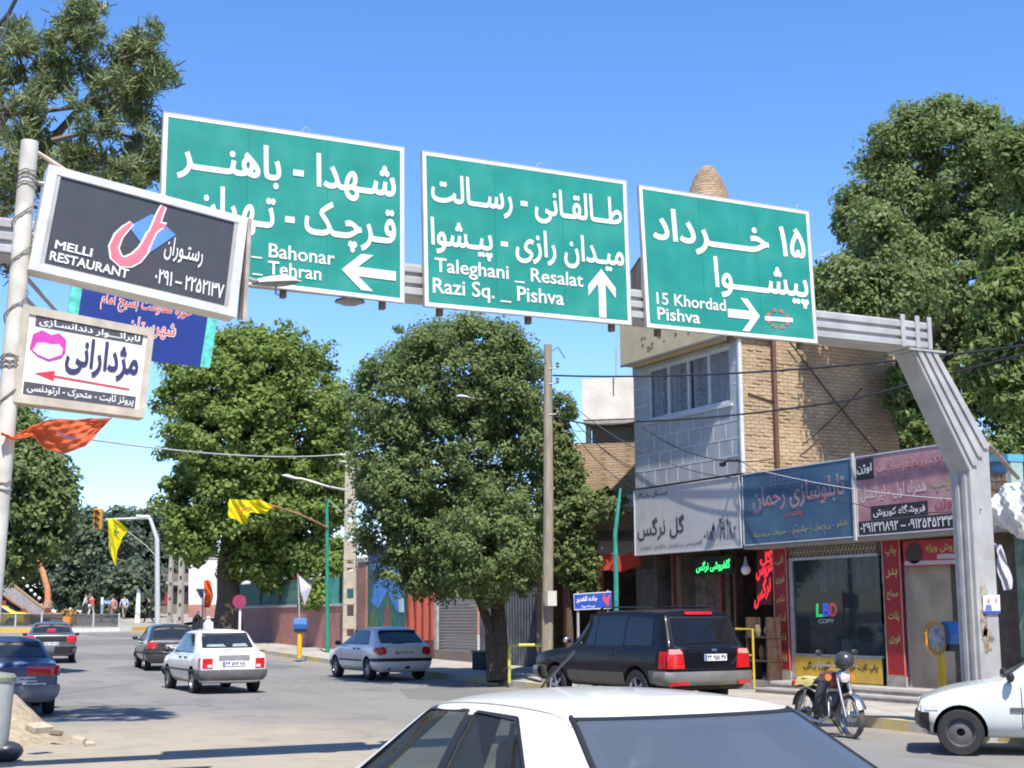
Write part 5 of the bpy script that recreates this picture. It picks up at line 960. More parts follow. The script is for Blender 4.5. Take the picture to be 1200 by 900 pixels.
kb.board(0, 0, 1, 1, -.3, 0).build('cabinet', M('pale_green_frame', (.32, .42, .38), .6, dirt=.3), ks); kb.board(-.03, .86, 1.03, 1.02, -.31, .08).build('top_sign', M('sky_blue', (.10, .34, .48), .5), ks); kb.board(.1, .62, .78, .78, .001, .03).build('blue_box', M('bright_blue_box', (.12, .32, .62), .4), ks)
g = random.Random(6)
for i in range(3):
    for j in range(3): kb.board(.06+i*.27, .03+j*.19, .27+i*.27, .19+j*.19, .001, .03).build('goods', M('goods_%s' % 'brown', (.30, .21, .15), .7, var=.5, scale=10), ks)
TP = fabric('tarpaulin', (.70, .69, .66), .15)
tp = Panel(*[onx(x, y, XS-.5) for x, y in ((1163, 570), (1212, 562), (1212, 640), (1163, 612))])
tag(MB().grid(lambda u, v: tp.pt(u, v*(1 if u > .25 else .5+2*u), .25*math.sin(v*3.1)+.05*math.sin(u*13+v*9)+.035*math.sin(u*31-v*17)+.010*math.sin(u*57+v*41)), 60, 40).build('tarpaulin', TP, None, True), 'crumpled white tarpaulin bundled under the stall roof at the right edge', 'tarpaulin')
MB_c = [(1168, 640), (1178, 660), (1184, 690)]
hc = Panel(*[onx(x, y, XS-1.35) for x, y in ((1164, 636), (1174, 640), (1187, 690), (1177, 692))])
tag(MB().grid(lambda u, v: hc.pt(u+.25*math.sin(v*9)*.3, v, .05*math.sin(u*9+v*5)), 10, 16).build('hanging_cloth', fabric('white_cloth', (.62, .60, .64), .3), None, True), 'thin white cloth hanging down beside the gantry leg', 'cloth')
a, b_ = ony(1158, 521, BY+.2), onx(1193, 560, 18.2); tag(MB().tube([a, b_], .035, 8).build('support_strut', M('strut_rusty', (.42, .32, .27), .6, .2, var=.3, scale=12)), 'thin pale strut slanting from the bend of the gantry leg to the stall', 'strut')

GLDW = M('window_dark', (.03, .035, .04), .1)
OPP = brick_mat('unseen_building_brick', (.36, .27, .18), (.30, .22, .14), (.24, .19, .14), bump=.4)
for (xa, ya, xb, yb_, hh_, lab) in ((-9, -14, -3.2, 9, 7.5, 'unseen buff brick building added left of the viewer so the cars reflect walls'), (-12, 14, -4.2, 46, 6.5, 'unseen long low brick building added beyond the pine so the cars reflect walls'), (-2, -34, 22, -26, 8, 'unseen brick terrace added behind the viewer so the cars reflect walls')):  # out-of-frame buildings, added so car bodies mirror walls instead of open sky
    o = empty('unseen_brick_building', ((xa+xb)/2, (ya+yb_)/2, 0), lab, 'building'); MB().box((xa, ya, 0), (xb, yb_, hh_)).build('wall', OPP, o); MB().box((xa-.2, ya-.2, hh_+.003), (xb+.2, yb_+.2, hh_+.3)).build('cornice', CONC, o)
    for k in range(4):
        if xb-xa < yb_-ya: y = ya+(yb_-ya)*(k+.3)/4; MB().box((xb-.1, y, 3.8), (xb+.03, y+1.8, 5.4)).build('window', GLDW, o); MB().box((xb-.1, y-.3, .1), (xb+.03, y+2.2, 2.8)).build('shutter', SHG, o)
        else: x = xa+(xb-xa)*(k+.3)/4; MB().box((x, yb_-.1, 3.8), (x+1.8, yb_+.03, 5.4)).build('window', GLDW, o); MB().box((x-.3, yb_-.1, .1), (x+2.2, yb_+.03, 2.8)).build('shutter', SHG, o)
# ================================================================== POLES, LAMPS, FLAGS, SMALL STREET FURNITURE
# wooden pole in front of the small tree
f = gxy(640, 34.6, .15); t_ = dep(642, 404, 34.6); wp_ = empty('wooden_pole', f, 'tall weathered wooden utility pole between the big tree and the grey building', 'pole')
MB().tube([f, f+(t_-f)*.5+Vector((.03, 0, 0)), t_], [.145, .125, .10], 14).build('shaft', WOOD, wp_, True)
for py in (432, 450, 486):
    q = dep(643, py, 34.5); MB().tube([q, q+Vector((.22, -.05, .03))], .015, 5).build('insulator_arm', STEEL, wp_); MB().lathe([(.02, 0), (.045, .03), (.03, .08), (.045, .11), (.02, .14)], q+Vector((.22, -.05, .03)), 'z', 10).build('insulator', M('insulator', (.16, .13, .12), .3), wp_, True)
q = dep(643, 705, 34.4); MB().box((q.x-.12, q.y-.18, q.z-.1), (q.x+.12, q.y-.02, q.z+.25)).build('meter_box', M('pale_box', (.55, .52, .45), .7), wp_)
MB().tube([dep(647, 411, 34.5), dep(654, 407, 34.5), dep(662, 420, 34.5)], .012, 5).build('loose_wire', WIRE, wp_)
# cables from the wooden pole
ybr = onx(870, 540, XF-.2)
P0, P1, P2 = dep(648, 440, 34.5), dep(648, 487, 34.5), dep(648, 462, 34.5)
cable(sag(P0, Vector((XF-.35, 15.6, plane(1130, 428, 0, XF-.35).z)), .25)+[plane(1230, 402, 0, XF-.35)], .022, 'thick upper cable from the wooden pole across the grey building window')
cable(sag(P1, plane(745, 494, 0, XF-.3), .15)+sag(plane(745, 494, 0, XF-.3), plane(1000, 468, 0, XF-.3), .08)+[plane(1210, 412, 0, XF-.3)], .022, 'thick lower cable running along the sill of the grey building window')
cable(sag(P2, plane(742, 552, 0, XF-.1), .2), .010, 'upper thin cable dropping from the wooden pole to the grey tiled front')
cable(sag(dep(648, 470, 34.5), plane(742, 572, 0, XF-.1), .3), .010, 'lower thin cable dropping from the wooden pole to the flower shop banner')
cable(sag(plane(905, 538, 0, XF-.2), plane(752, 500, 0, XF-.2), .35), .012, 'loose cable looping over the grey tiles below the window')
cable(sag(plane(868, 545, 0, XF-.25), plane(1120, 585, 0, XF-.8), .12), .008, 'thin pale cable crossing the blue signboard to the gantry leg', mat=M('pale_cable', (.5, .5, .48), .6))
cable(sag(plane(925, 400, 1, ybk-.12), plane(1028, 530, 1, ybk-.12), .05), .02, 'dark cable running diagonally down the brick side wall'); cable(sag(plane(1010, 455, 1, ybk-.15), plane(940, 522, 1, ybk-.15), .05), .016, 'dark cable rising diagonally across the brick side wall')
cable(sag(dep(60, 508, 30), dep(412, 531, 60), .3), .022, 'pale wire strung from the left edge across the plane tree to the concrete pole', mat=MATS['pale_cable']); cable(sag(dep(412, 530, 60), dep(510, 538, 37), .15), .014, 'pale wire running from the concrete pole into the big tree', mat=MATS['pale_cable'])
cable(sag(dep(640, 425, 34.5), dep(540, 455, 39), .3), .012, 'black wire running from the top of the wooden pole into the big tree')
cable(sag(dep(648, 455, 34.5), plane(858, 560, 0, XF-.12), .45), .011, 'sagging wire from the wooden pole across the grey tiles to their lower right corner')
cable(sag(dep(648, 478, 34.5), onl(684, 505, .35), .2)+sag(onl(684, 505, .35), plane(742, 548, 0, XF-.1), .1), .010, 'thin wire from the wooden pole past the pale balcony')
cable(sag(plane(868, 540, 0, XF-.15), plane(1000, 590, 0, XF-.5), .2)+sag(plane(1000, 590, 0, XF-.5), ony(1150, 597, BY-.02), .1), .009, 'dark wire looping before the blue and pink signboards')
brk_ = empty('cable_bracket', plane(868, 539, 0, XF-.02), 'black cable bracket on the right corner of the grey tiled front', 'bracket'); c = plane(868, 539, 0, XF-.02)
MB().tube([c, c+Vector((-.3, .05, 0)), c+Vector((-.3, .25, -.08))], .03, 6).build('arm', BLACK, brk_); MB().ball(c+Vector((-.28, .3, -.08)), (.06, .12, .06), 8, 6).build('clamp', BLACK, brk_)
# concrete pole with ladder holes
d = 58; f = gxy(412, d, .1); t_ = dep(410, 528, d); s = d/FPX; cp = empty('concrete_pole', f, 'tapered concrete power pole pierced by square holes, left of the mural', 'pole')
ax = (t_-f); sx = R0; H_ = ax.length; mb = MB(); segs = []
zz = [(720-py)*s+1.75-f.z for py in (766, 742, 734, 719, 706, 699, 688, 667, 664, 659, 655, 632, 624, 610, 602, 590, 584, 528)]
zz = [0]+[z for z in sorted(zz) if z > .3]
for i in range(len(zz)-1):
    z0_, z1__ = zz[i], zz[i+1]; k = 1-.5*z0_/H_; w = 9.5*s*k; dp_ = .16
    if i % 2 == 0: mb.cbox(f+R0*(ax.dot(R0)*z0_/H_)+Z*((z0_+z1__)/2), (2*w, dp_*2, z1__-z0_-.001), Matrix.Rotation(-YAW, 3, 'Z'))
    else:
        for sg in (-1, 1): mb.cbox(f+R0*(ax.dot(R0)*z0_/H_+sg*w*.72)+Z*((z0_+z1__)/2), (w*.56, dp_*2-.01, z1__-z0_-.001), Matrix.Rotation(-YAW, 3, 'Z'))
bevel(mb.build('shaft', M('pole_concrete', (.40, .35, .27), .9, var=.2, scale=3, bump=.3), cp), .015, 1)
for py in (533, 541): q = dep(411, py, d-.2); MB().tube([q-R0*.5, q+R0*.5], .04, 6).build('crossarm', STEEL, cp)
# green lamp post with flag
d = 57; f = gxy(385, d, .1); gp = empty('street_lamp', f, 'slim green lamp post carrying the long-tailed yellow flag before the turquoise fence', 'street lamp', 'green lamp posts'); GRN = M('green_steel', (.02, .22, .14), .5, var=.2, scale=5)
t_ = dep(383, 584, d); MB().tube([f, t_], [.09, .06], 10).build('post', GRN, gp, True)
a, b_ = dep(384, 570, d), dep(330, 557, d); MB().tube([dep(409, 575, d+.5), a, a+(b_-a)*.55+Z*.06, b_+(a-b_)*.25], .045, 8).build('arm', STEEL, gp, True); lamp_head(gp, b_+(a-b_)*.32, b_, .22, .13); MB().tube([t_, dep(400, 600, d+.4)], .03, 6).build('stay', STEEL, gp)
YLW = fabric('yellow_cloth', (.80, .66, .008), .4)
yf = empty('long_yellow_flag', dep(384, 618, d-.1), 'bunched yellow flag blowing from a slanted pole before the plane tree', 'flag', 'yellow flags')
MB().tube([dep(384, 618, d-.1), dep(352, 603, d-.6), dep(318, 592, d-1)], .035, 6).build('flag_pole', M('red_brown_stick', (.30, .13, .07), .7), yf)
pf = Panel(*[dep(x, y, d-1) for x, y in ((268, 584), (320, 584), (320, 614), (268, 614))])
tops = [(0, 1), (.3, .93), (.7, .95), (1, .72)]; bots = [(0, .22), (.12, .20), (.22, .12), (.30, 0), (.42, .10), (.5, .45), (.8, .40), (1, .62)]
MB().grid(lambda u, v: pf.pt(u, ip(bots, u)+(ip(tops, u)-ip(bots, u))*v, .14*math.sin(u*15+v*4)+.08*math.sin(u*31+v*11)), 40, 10).build('cloth', YLW, yf, True)
FLR = M('flag_red_print', (.55, .10, .03), .8); stroke(Panel(*[pf.pt(a, b_, .3) for a, b_ in ((0, 1), (1, 1), (1, 0), (0, 0))]), [(.2, .6), (.3, .45), (.4, .6), (.5, .62), (.62, .7)], [.01, .02, .016, .012, .006], 0).build('calligraphy', FLR, yf)
# lamp arm poking out of the big tree
a, b_ = dep(585, 471, 37.0), dep(534, 464, 34.7); hl = empty('street_lamp', a, 'white lamp head on an arm sticking out of the big dense tree', 'street lamp', 'street lamp heads'); MB().tube([a, dep(568, 468, 36.0), b_+(a-b_)*.3], .022, 6).build('arm', STEEL, hl); lamp_head(hl, b_+(a-b_)*.30, b_, .11, .07)
# traffic light mast beyond the crossing
d = 92; f = gxy(186, d, 0); tl = empty('traffic_light', f, 'grey traffic light mast with amber three-lamp head reaching over the square', 'traffic light')
MB().tube([f, dep(184, 632, d), dep(176, 608, d), dep(172, 607, d), dep(124, 609, d)], [.18, .15, .115, .09, .07], 10).build('mast', M('mast_grey', (.44, .45, .45), .5, .1), tl, True)
AMB = M('amber_housing', (.55, .24, .02), .5); q = dep(115, 608, d-.1); w = 5.5*d/FPX; h = 24*d/FPX
bevel(MB().cbox(q, (w*1.7, w*1.4, h), Matrix.Rotation(-YAW, 3, 'Z')).build('signal_head', AMB, tl), .04, 2)
for k, nm in enumerate(('red', 'amber', 'green')):
    c = q-HV*(w*.72)+Z*h*(.31-.31*k); L_ = MB(); rr_ = w*.55
    vs_ = [c+R0*rr_*math.cos(t*.5236)+Z*rr_*math.sin(t*.5236) for t in range(12)]; L_.prism(vs_, -HV*.03).build('lens', M('lens_'+nm, {'red': (.10, .015, .015), 'amber': (.12, .06, .01), 'green': (.015, .08, .05)}[nm], .3), tl)
    vz = MB(); n = 8; A = [c+R0*rr_*1.1*math.cos(math.pi*i/n)+Z*rr_*1.1*math.sin(math.pi*i/n) for i in range(n+1)]; vz.add(A+[p-HV*.28-Z*.04 for p in A], [(i, i+1, n+2+i, n+1+i) for i in range(n)]); vz.build('visor', AMB, tl)
MB().tube([dep(176, 606, d), dep(160, 605, d)], .12, 6).build('lantern', M('lantern_pale', (.6, .6, .58), .5), tl); MB().tube([dep(183, 652, d), dep(172, 640, d), dep(150, 623, d-.3)], .03, 5).build('flag_pole', STEEL, tl)
tf = empty('triangular_yellow_flag', dep(140, 625, d-.3), 'yellow flag hanging in a tapering fold under the traffic light arm', 'flag', 'yellow flags'); pf = Panel(*[dep(x, y, d-.4) for x, y in ((126, 608), (151, 608), (151, 662), (126, 662))])
def tri(u, v):
    t = 1-v; s0 = np.interp(t, [0, .1, .3, .6, 1], [.05, .05, .03, .06, .35]); s1 = np.interp(t, [0, .1, .26, .40, .7, 1], [.35, .70, .97, .68, .46, .42]); return pf.pt(s0+(s1-s0)*u, v, .12*math.sin(u*7+v*8))
MB().grid(tri, 10, 26).build('cloth', YLW, tf, True); pf2 = Panel(*[pf.pt(a, b_, .22) for a, b_ in ((0, 1), (1, 1), (1, 0), (0, 0))]); stroke(pf2, [(.12, .55), (.2, .42), (.15, .3), (.25, .18)], [.01, .03, .03, .01], 0).build('calligraphy', M('flag_green_print', (.12, .16, .02), .8), tf); stroke(pf2, [(.3, .88), (.5, .78), (.35, .72), (.6, .70)], [.01, .025, .025, .01], 0).build('calligraphy', MATS['flag_green_print'], tf)
# more distant poles
for px, py0, wpx, d, nm, lab in ((200, 640, 5.5, 96, 'concrete_pole', 'slim far concrete pole right beside the traffic light mast'), (212, 655, 7, 90, 'concrete_pole', 'thicker far concrete pole before the white building')):
    f = gxy(px, d, 0); t_ = dep(px+2, py0-30, d); s = d/FPX; o = empty(nm, f, lab, 'pole', 'far concrete poles'); MB().tube([f, t_], [wpx*s*.62, wpx*s*.45], 4).build('shaft', M('far_concrete', (.34, .30, .25), .9, var=.2, scale=.6), o)
    for k in range(5): q = f+(t_-f)*(.12+.14*k); MB().cbox(q-HV*wpx*s*.40, (wpx*s*.35, .1, wpx*s*.5), Matrix.Rotation(-YAW, 3, 'Z')).build('ladder_hole', DARK, o)
f = gxy(162, 95, .1); o = empty('white_post', f, 'tapering white painted post on the square before the dark trees', 'post'); MB().tube([f, dep(162.5, 693, 95)], [.19, .12], 8).build('shaft', WHITE, o); MB().tube([dep(162.5, 693, 95), dep(162.5, 690, 95)], [.12, .04], 8).build('cap', WHITE, o)
# street-name sign
f = gxy(120, 96, .1); o = empty('street_name_sign', f, 'white post with small blue street name plate on the square', 'street sign'); MB().tube([f, dep(120, 700, 96)], .09, 8).build('post', WHITE, o); p = Panel(*[dep(x, y, 95.9) for x, y in ((121, 703), (131, 704), (131, 708), (121, 708))]); p.board(0, 0, 1, 1, -.03, 0).build('plate', M('blue_plate', (.12, .22, .45), .5), o); TX(p, 'خیابان شهدا', .1, .25, .9, .8, LET, o, .02)
# give-way and no-stopping signs
d = 76; f = gxy(238, d, .1); o = empty('yield_sign', f, 'back of a grey triangular give way sign on a post beside the orange pennant', 'road sign'); MB().tube([f, dep(238, 691, d)], .05, 8).build('post', STEEL, o); MB().prism([dep(229, 690, d-.1), dep(241, 690, d-.1), dep(235.5, 702, d-.1)], HV*.03).build('plate', M('sign_back', (.16, .14, .14), .6), o); 
op = empty('orange_pennant', dep(244, 712, d+.4), 'orange pennant on a stick behind the give way sign', 'flag'); MB().tube([gxy(241, d+.4, 0), dep(241, 680, d+.4)], .03, 6).build('flag_pole', STEEL, op); P_ = Panel(*[dep(x, y, d+.3) for x, y in ((239, 680), (250, 680), (250, 712), (239, 712))]); MB().grid(lambda u, v: P_.pt(.05+.9*u*(.45+.55*math.sin(2.4*v+.4)), v, .1*math.sin(u*8+v*9)), 10, 14).build('cloth', fabric('pennant_orange', (.80, .13, .02), .35), op, True)
d = 56; f = gxy(282, d, .12); o = empty('round_road_sign', f, 'round faded crimson road sign on a white post before the plane tree trunk', 'road sign'); MB().tube([f, dep(281.5, 708, d)], .05, 8).build('post', WHITE, o); c = dep(280.5, 705, d-.1); r_ = 8*d/FPX; MB().prism([c+R0*r_*math.cos(2*math.pi*k/24)+Z*r_*math.sin(2*math.pi*k/24) for k in range(24)], HV*.03).build('plate', M('crimson_plate', (.28, .035, .09), .5, var=.15), o)
# collection boxes
def coll_box(px, py, d, k, label, ring):
    f = gxy(px, d, .15); s = d/FPX; o = empty('donation_box', f, label, 'donation box', 'charity boxes on yellow posts'); c = dep(px, py, d); 
    MB().tube([f, Vector((f.x, f.y, c.z-(.24 if ring else .18)*k))], (.06 if ring else .075)*k, 10).build('post', YEL, o, True)
    BL = M('box_blue', (.035, .15, .42), .4, var=.15); bx_ = MB(); hw, hh_, ln = .15*k, .17*k, (.24 if ring else .42)*k
    ax = (R0*.93+HV*.3).normalized() if ring else R0; sd = Z.cross(ax).normalized(); pr_ = [(-.75, -1), (.75, -1), (1, -.1), (.62, 1), (-.62, 1), (-1, -.1)]
    cc = c+Z*(.08 if ring else 0)+ax*(.12*k if ring else -.2*k); bevel(bx_.prism([cc+sd*(a*hw)+Z*(b_*hh_) for a, b_ in pr_], ax*ln).build('box', BL, o), .02, 2)
    MB().cbox(cc+ax*ln*.5-Z*(hh_+.05*k), (ln*.9, hw*1.3, .1*k), Matrix.Rotation(math.atan2(ax.y, ax.x), 3, 'Z')).build('base_plate', BLACK, o)
    if ring:
        n = 12; fc = -HV; 
        def ringp(rx, rz, dd): return [c-R0*.02+R0*(rx*k*math.cos(2*math.pi*i/n+.26))+Z*(rz*k*math.sin(2*math.pi*i/n+.26))+fc*dd for i in range(n)]
        MB().prism(ringp(.165, .26, .0), HV*.14).build('yellow_shell', M('box_yellow', (.60, .30, .03), .45, var=.2, dirt=.2), o); MB().prism(ringp(.125, .205, .022), HV*.015).build('slot_plate', M('slot_plate', (.30, .30, .30), .5, .1, var=.55, scale=9), o); MB().cbox(c-R0*.02-HV*.028-Z*.15, (.03, .012, .10), Matrix.Rotation(-YAW, 3, 'Z')).build('hand_emblem', YEL, o)
    return o
coll_box(1099, 748, 21.5, 1.0, 'yellow-faced blue charity box standing by the gantry leg', True)
coll_box(352, 731, 52, 1.15, 'blue charity box on a yellow post under the white pennant', False)
d = 52; q = dep(352, 712, d-.05); wf_ = empty('white_pennant', q, 'white pennant with a crimson edge above the far blue charity box', 'flag'); MB().tube([dep(351, 728, d), dep(349, 672, d)], .025, 6).build('flag_pole', STEEL, wf_)
MB().add([dep(349.5, 673, d-.1), dep(365, 688, d-.3), dep(357, 710, d-.1), dep(352.5, 694, d-.2)], [(0, 1, 3), (1, 2, 3)]).build('cloth', fabric('white_pennant_cloth', (.75, .72, .75), .3), wf_); MB().add([dep(348.7, 672, d-.12), dep(350.6, 673, d-.12), dep(357.5, 710, d-.12), dep(355.5, 708, d-.12)], [(0, 1, 2, 3)]).build('edge', M('crimson_edge', (.45, .02, .10), .7), wf_)
# yellow hoop barrier by the tree, green bent post, small blue plate sign
f = gpt(597, 800, .12); g2_ = f+Vector((.75, -.55, 0)); hb_ = empty('hoop_barrier', (f+g2_)/2, 'yellow-green hoop barrier beside the big tree trunk, in front of the black off-road car', 'barrier'); LY = M('lime_pipe', (.52, .52, .10), .5, dirt=.2)
ht = dep(597, 756, (f.x*HV.x+f.y*HV.y)).z; MB().tube([f, Vector((f.x, f.y, ht-.06)), Vector((f.x+.05, f.y-.04, ht)), Vector((g2_.x-.05, g2_.y+.04, ht)), Vector((g2_.x, g2_.y, ht-.06)), g2_], .038, 10).build('hoop', LY, hb_, True)
d = 31.5; f = gxy(721, d, .15); gb = empty('bent_post', f, 'turquoise green post with a bent top, behind the black off-road car', 'post'); MB().tube([f, dep(722, 680, d), dep(721, 625, d), dep(725, 590, d), dep(727, 572, d)], [.06, .056, .05, .04, .025], 10).build('shaft', M('teal_steel', (.03, .24, .19), .5, var=.35, scale=4, dirt=.2), gb, True)
p = Panel(*[dep(x, y, d+.2) for x, y in ((672, 696), (717, 693), (717, 713), (673, 715))]); o = empty('street_plate', p.base(), 'small blue sign plate with white writing beside the bent turquoise post', 'street sign'); p.board(0, 0, 1, 1, -.03, 0).build('plate', M('plate_blue', (.02, .07, .40), .45), o); TX(p, 'جاده الغدیر', .06, .42, .62, .82, LET, o, .03); TX(p, 'پیشوا', .2, .1, .55, .28, LET, o, .02); p.poly([(.74, .5), (.80, .95), (.86, .6), (.97, .9), (.9, .1), (.8, .4)], .003).build('emblem', M('emblem_red', (.5, .08, .12), .5), o); rim(p, .01, .05, 0, .004).build('edge_trim', LET, o)
for a in (.1, .9): q = p.pt(a, 0, -.06); MB().tube([Vector((q.x, q.y, gz(q.y)+.15)), q+Z*.4], .03, 8).build('post', STEEL, o)
# square: island kerb with painted bands, iron railing, taxi is with the cars
def isl(px, py, dz=0): return gpt(px, py, dz)
IA, IB, IC = isl(-60, 740), isl(95, 741), isl(196, 737)
mb = MB(); pts = [IA, isl(20, 741.5), IB, isl(140, 740), IC]
def islmat():
    mt = M('island_kerb', (.62, .60, .56), .85, var=.1, scale=2); n = mt.node_tree.nodes; L = mt.node_tree.links; b = n['Principled BSDF']; g = n.new('ShaderNodeNewGeometry'); sp_ = n.new('ShaderNodeSeparateXYZ'); L.new(g.outputs['Position'], sp_.inputs[0])
    w = n.new('ShaderNodeMath'); w.operation = 'PINGPONG'; w.inputs[1].default_value = 4.2; L.new(sp_.outputs[0], w.inputs[0]); gt = n.new('ShaderNodeMath'); gt.operation = 'GREATER_THAN'; gt.inputs[1].default_value = 2.3; L.new(w.outputs[0], gt.inputs[0])
    old = b.inputs['Base Color'].links[0].from_socket; mx = n.new('ShaderNodeMix'); mx.data_type = 'RGBA'; L.new(gt.outputs[0], mx.inputs[0]); L.new(old, mx.inputs[6]); mx.inputs[7].default_value = (.58, .36, .05, 1); L.new(mx.outputs[2], b.inputs['Base Color']); return mt
for a, b_ in zip(pts[:-1], pts[1:]):
    n_ = HV*.3; mb.add([a-Z*.1, b_-Z*.1, b_+Z*.22, a+Z*.22, a+n_+Z*.22, b_+n_+Z*.22], [(0, 1, 2, 3), (3, 2, 5, 4)])
o = tag(link('island_kerb', bpy.data.meshes.new('island_kerb'), islmat()), kind='structure'); o.data.from_pydata(mb.v, [], mb.f); o.data.update()
mb = MB()
for a, b_ in zip(pts[:-1], pts[1:]): mb.add([a+HV*.3+Z*.2, b_+HV*.3+Z*.2, b_+HV*60+Z*2.2, a+HV*60+Z*2.2], [(0, 1, 2, 3)])
o = tag(link('square_paving', bpy.data.meshes.new('square_paving'), M('square_paving', (.30, .27, .22), .9, var=.2, scale=.5, dirt=.4)), kind='structure'); o.data.from_pydata(mb.v, [], mb.f); o.data.update()
fr = empty('railing', pts[1]+HV*2, 'low dark iron railing round the square behind the grey sedan', 'railing'); mb = MB(); A, B = pts[0]+HV*2, pts[3]+HV*2-R0*.6
for k in range(120): q = A+(B-A)*(k/120); mb.tube([q+Z*.15, q+Z*.98], .03, 4, False)
mb.build('bars', M('rail_iron', (.06, .065, .07), .6, .3), fr)
for z in (.3, 1.0): MB().tube([A+Z*z, A+(B-A)*.33+Z*z, A+(B-A)*.66+Z*z, B+Z*z], .045, 6).build('rail', MATS['rail_iron'], fr)
for k in range(7): q = A+(B-A)*(k/6); MB().tube([q, q+Z*1.1], .06, 6).build('post', M('pale_post', (.42, .43, .43), .6), fr)
# curved orange post
d = 95; o = empty('curved_post', gxy(58, d, 0), 'curved orange post rising above the far grey sedan', 'post'); MB().tube([gxy(57, d, 0), dep(56.5, 715, d), dep(55.5, 690, d), dep(50, 670, d), dep(43, 657, d), dep(33, 646, d)], [.22, .22, .2, .19, .18, .16], 10).build('shaft', M('orange_brown', (.50, .21, .10), .7, var=.2), o, True); MB().tube([dep(55, 712, d-.2), dep(57, 704, d-.2)], .27, 8).build('sleeve', M('sleeve', (.42, .25, .16), .7), o)
gl2 = empty('string_lights', dep(40, 700, 88), 'row of round white bulbs hung along the pavilion roof edge', 'lights')
for x, y in ((27, 678), (32, 687), (36.5, 692), (41, 697), (46, 701)): MB().ball(dep(x, y, 88), .10, 8, 6).build('bulb', M('globe_white', (.75, .75, .7), .4), gl2, True)
MB().tube([dep(x, y-1, 88) for x, y in ((22, 668), (27, 678), (32, 687), (36.5, 692), (41, 697), (50, 704))], .015, 4).build('cord', WIRE, gl2)
for px, d, lab, cl in ((80, 88, 'rounded orange planter pot by the end of the pavilion roof', (.55, .22, .05)), (86, 90, 'smaller tan planter pot right of the rounded orange one', (.45, .30, .14))):
    f = gxy(px, d, .1); o = empty('planter_pot', f, lab, 'pot', 'planters on the square'); MB().lathe([(.16, 0), (.26, .35), (.28, .6), (.24, .72), (.12, .74)], f, 'z', 14).build('pot', M('pot_%d' % px, cl, .8, var=.25), o, True); crown_mesh('plant', [(f.x, f.y, f.z+.9, .28, .28, .25)], 14, 24, .14, .2, M('autumn_leaf_%d' % px, (.35, .20, .06), .7), o, px)
# litter skip and stones by the tree
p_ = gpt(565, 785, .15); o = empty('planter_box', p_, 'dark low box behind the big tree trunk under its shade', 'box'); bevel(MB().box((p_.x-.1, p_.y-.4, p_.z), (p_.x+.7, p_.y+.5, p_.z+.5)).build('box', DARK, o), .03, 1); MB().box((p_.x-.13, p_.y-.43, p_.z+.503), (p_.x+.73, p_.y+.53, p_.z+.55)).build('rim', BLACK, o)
q = gpt(577, 800, .02); tag(bevel(MB().box((q.x-.2, q.y-.05, q.z), (q.x+.6, q.y+.2, q.z+.2)).build('kerb_block', M('lime_block', (.38, .42, .10), .85, var=.2, dirt=.4)), .02, 1), 'lime painted kerb block at the foot of the big tree', 'kerb block')
# satellite/antenna seen beside the third board
d = 60; o = empty('antenna', dep(967, 330, d), 'thin rooftop aerial between the smallest green board and the huge dark tree', 'aerial'); MB().tube([dep(967, 420, d), dep(967, 300, d)], .03, 5).build('mast', STEEL, o); 
for y in (297, 302): MB().tube([dep(962, y+3, d), dep(973, y-2, d)], .025, 5).build('element', STEEL, o)
# ================================================================== VEHICLES (local axes: x right, y forward, z up)
def paint(name, c, metal=0, dirt=.12, coat=.8, spec=.5): return M(name, c, .32, metal, var=.03, scale=1.5, coat=coat, dirt=dirt, spec=spec)
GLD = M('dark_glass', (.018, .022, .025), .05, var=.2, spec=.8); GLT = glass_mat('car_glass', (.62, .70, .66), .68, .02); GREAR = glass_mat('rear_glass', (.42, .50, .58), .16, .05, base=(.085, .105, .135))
TRIM = M('black_trim', (.018, .018, .019), .45); BUMP = M('grey_bumper', (.085, .085, .09), .6, var=.15, dirt=.15); LREDL = M('red_lamp', (.55, .012, .018), .18, var=.25, scale=22, coat=.6); LCLR = M('clear_lamp', (.62, .62, .6), .15, var=.2, scale=20, coat=.6); LAMB = M('amber_lamp', (.6, .22, .03), .2, coat=.6)
PLATE = M('plate_white', (.70, .70, .68), .5, var=.05); ALLOY = M('alloy_rim', (.42, .43, .44), .35, .6, dirt=.2); STRIM = M('steel_rim', (.11, .11, .112), .55, .3, dirt=.25); INNER = M('cabin_dark', (.05, .05, .052), .85, var=.2); UNDER = M('underbody', (.02, .02, .02), .9); SEAT = M('seat_cloth', (.11, .105, .10), .9)
class PCar: pass
def rpoly(p, r=.18):                                    # round the corners of a convex outline
    out = []; n = len(p)
    for i in range(n):
        a, b_, c = p[i-1], p[i], p[(i+1) % n]; A = np.array(a); B = np.array(b_); C_ = np.array(c)
        da = min(.5*np.linalg.norm(A-B), r*.35); dc = min(.5*np.linalg.norm(C_-B), r*.35); P = B+(A-B)/np.linalg.norm(A-B)*da; Q = B+(C_-B)/np.linalg.norm(C_-B)*dc
        for t in (0, .33, .67, 1): out.append(tuple((1-t)**2*P+2*t*(1-t)*B+t*t*Q))
    return out
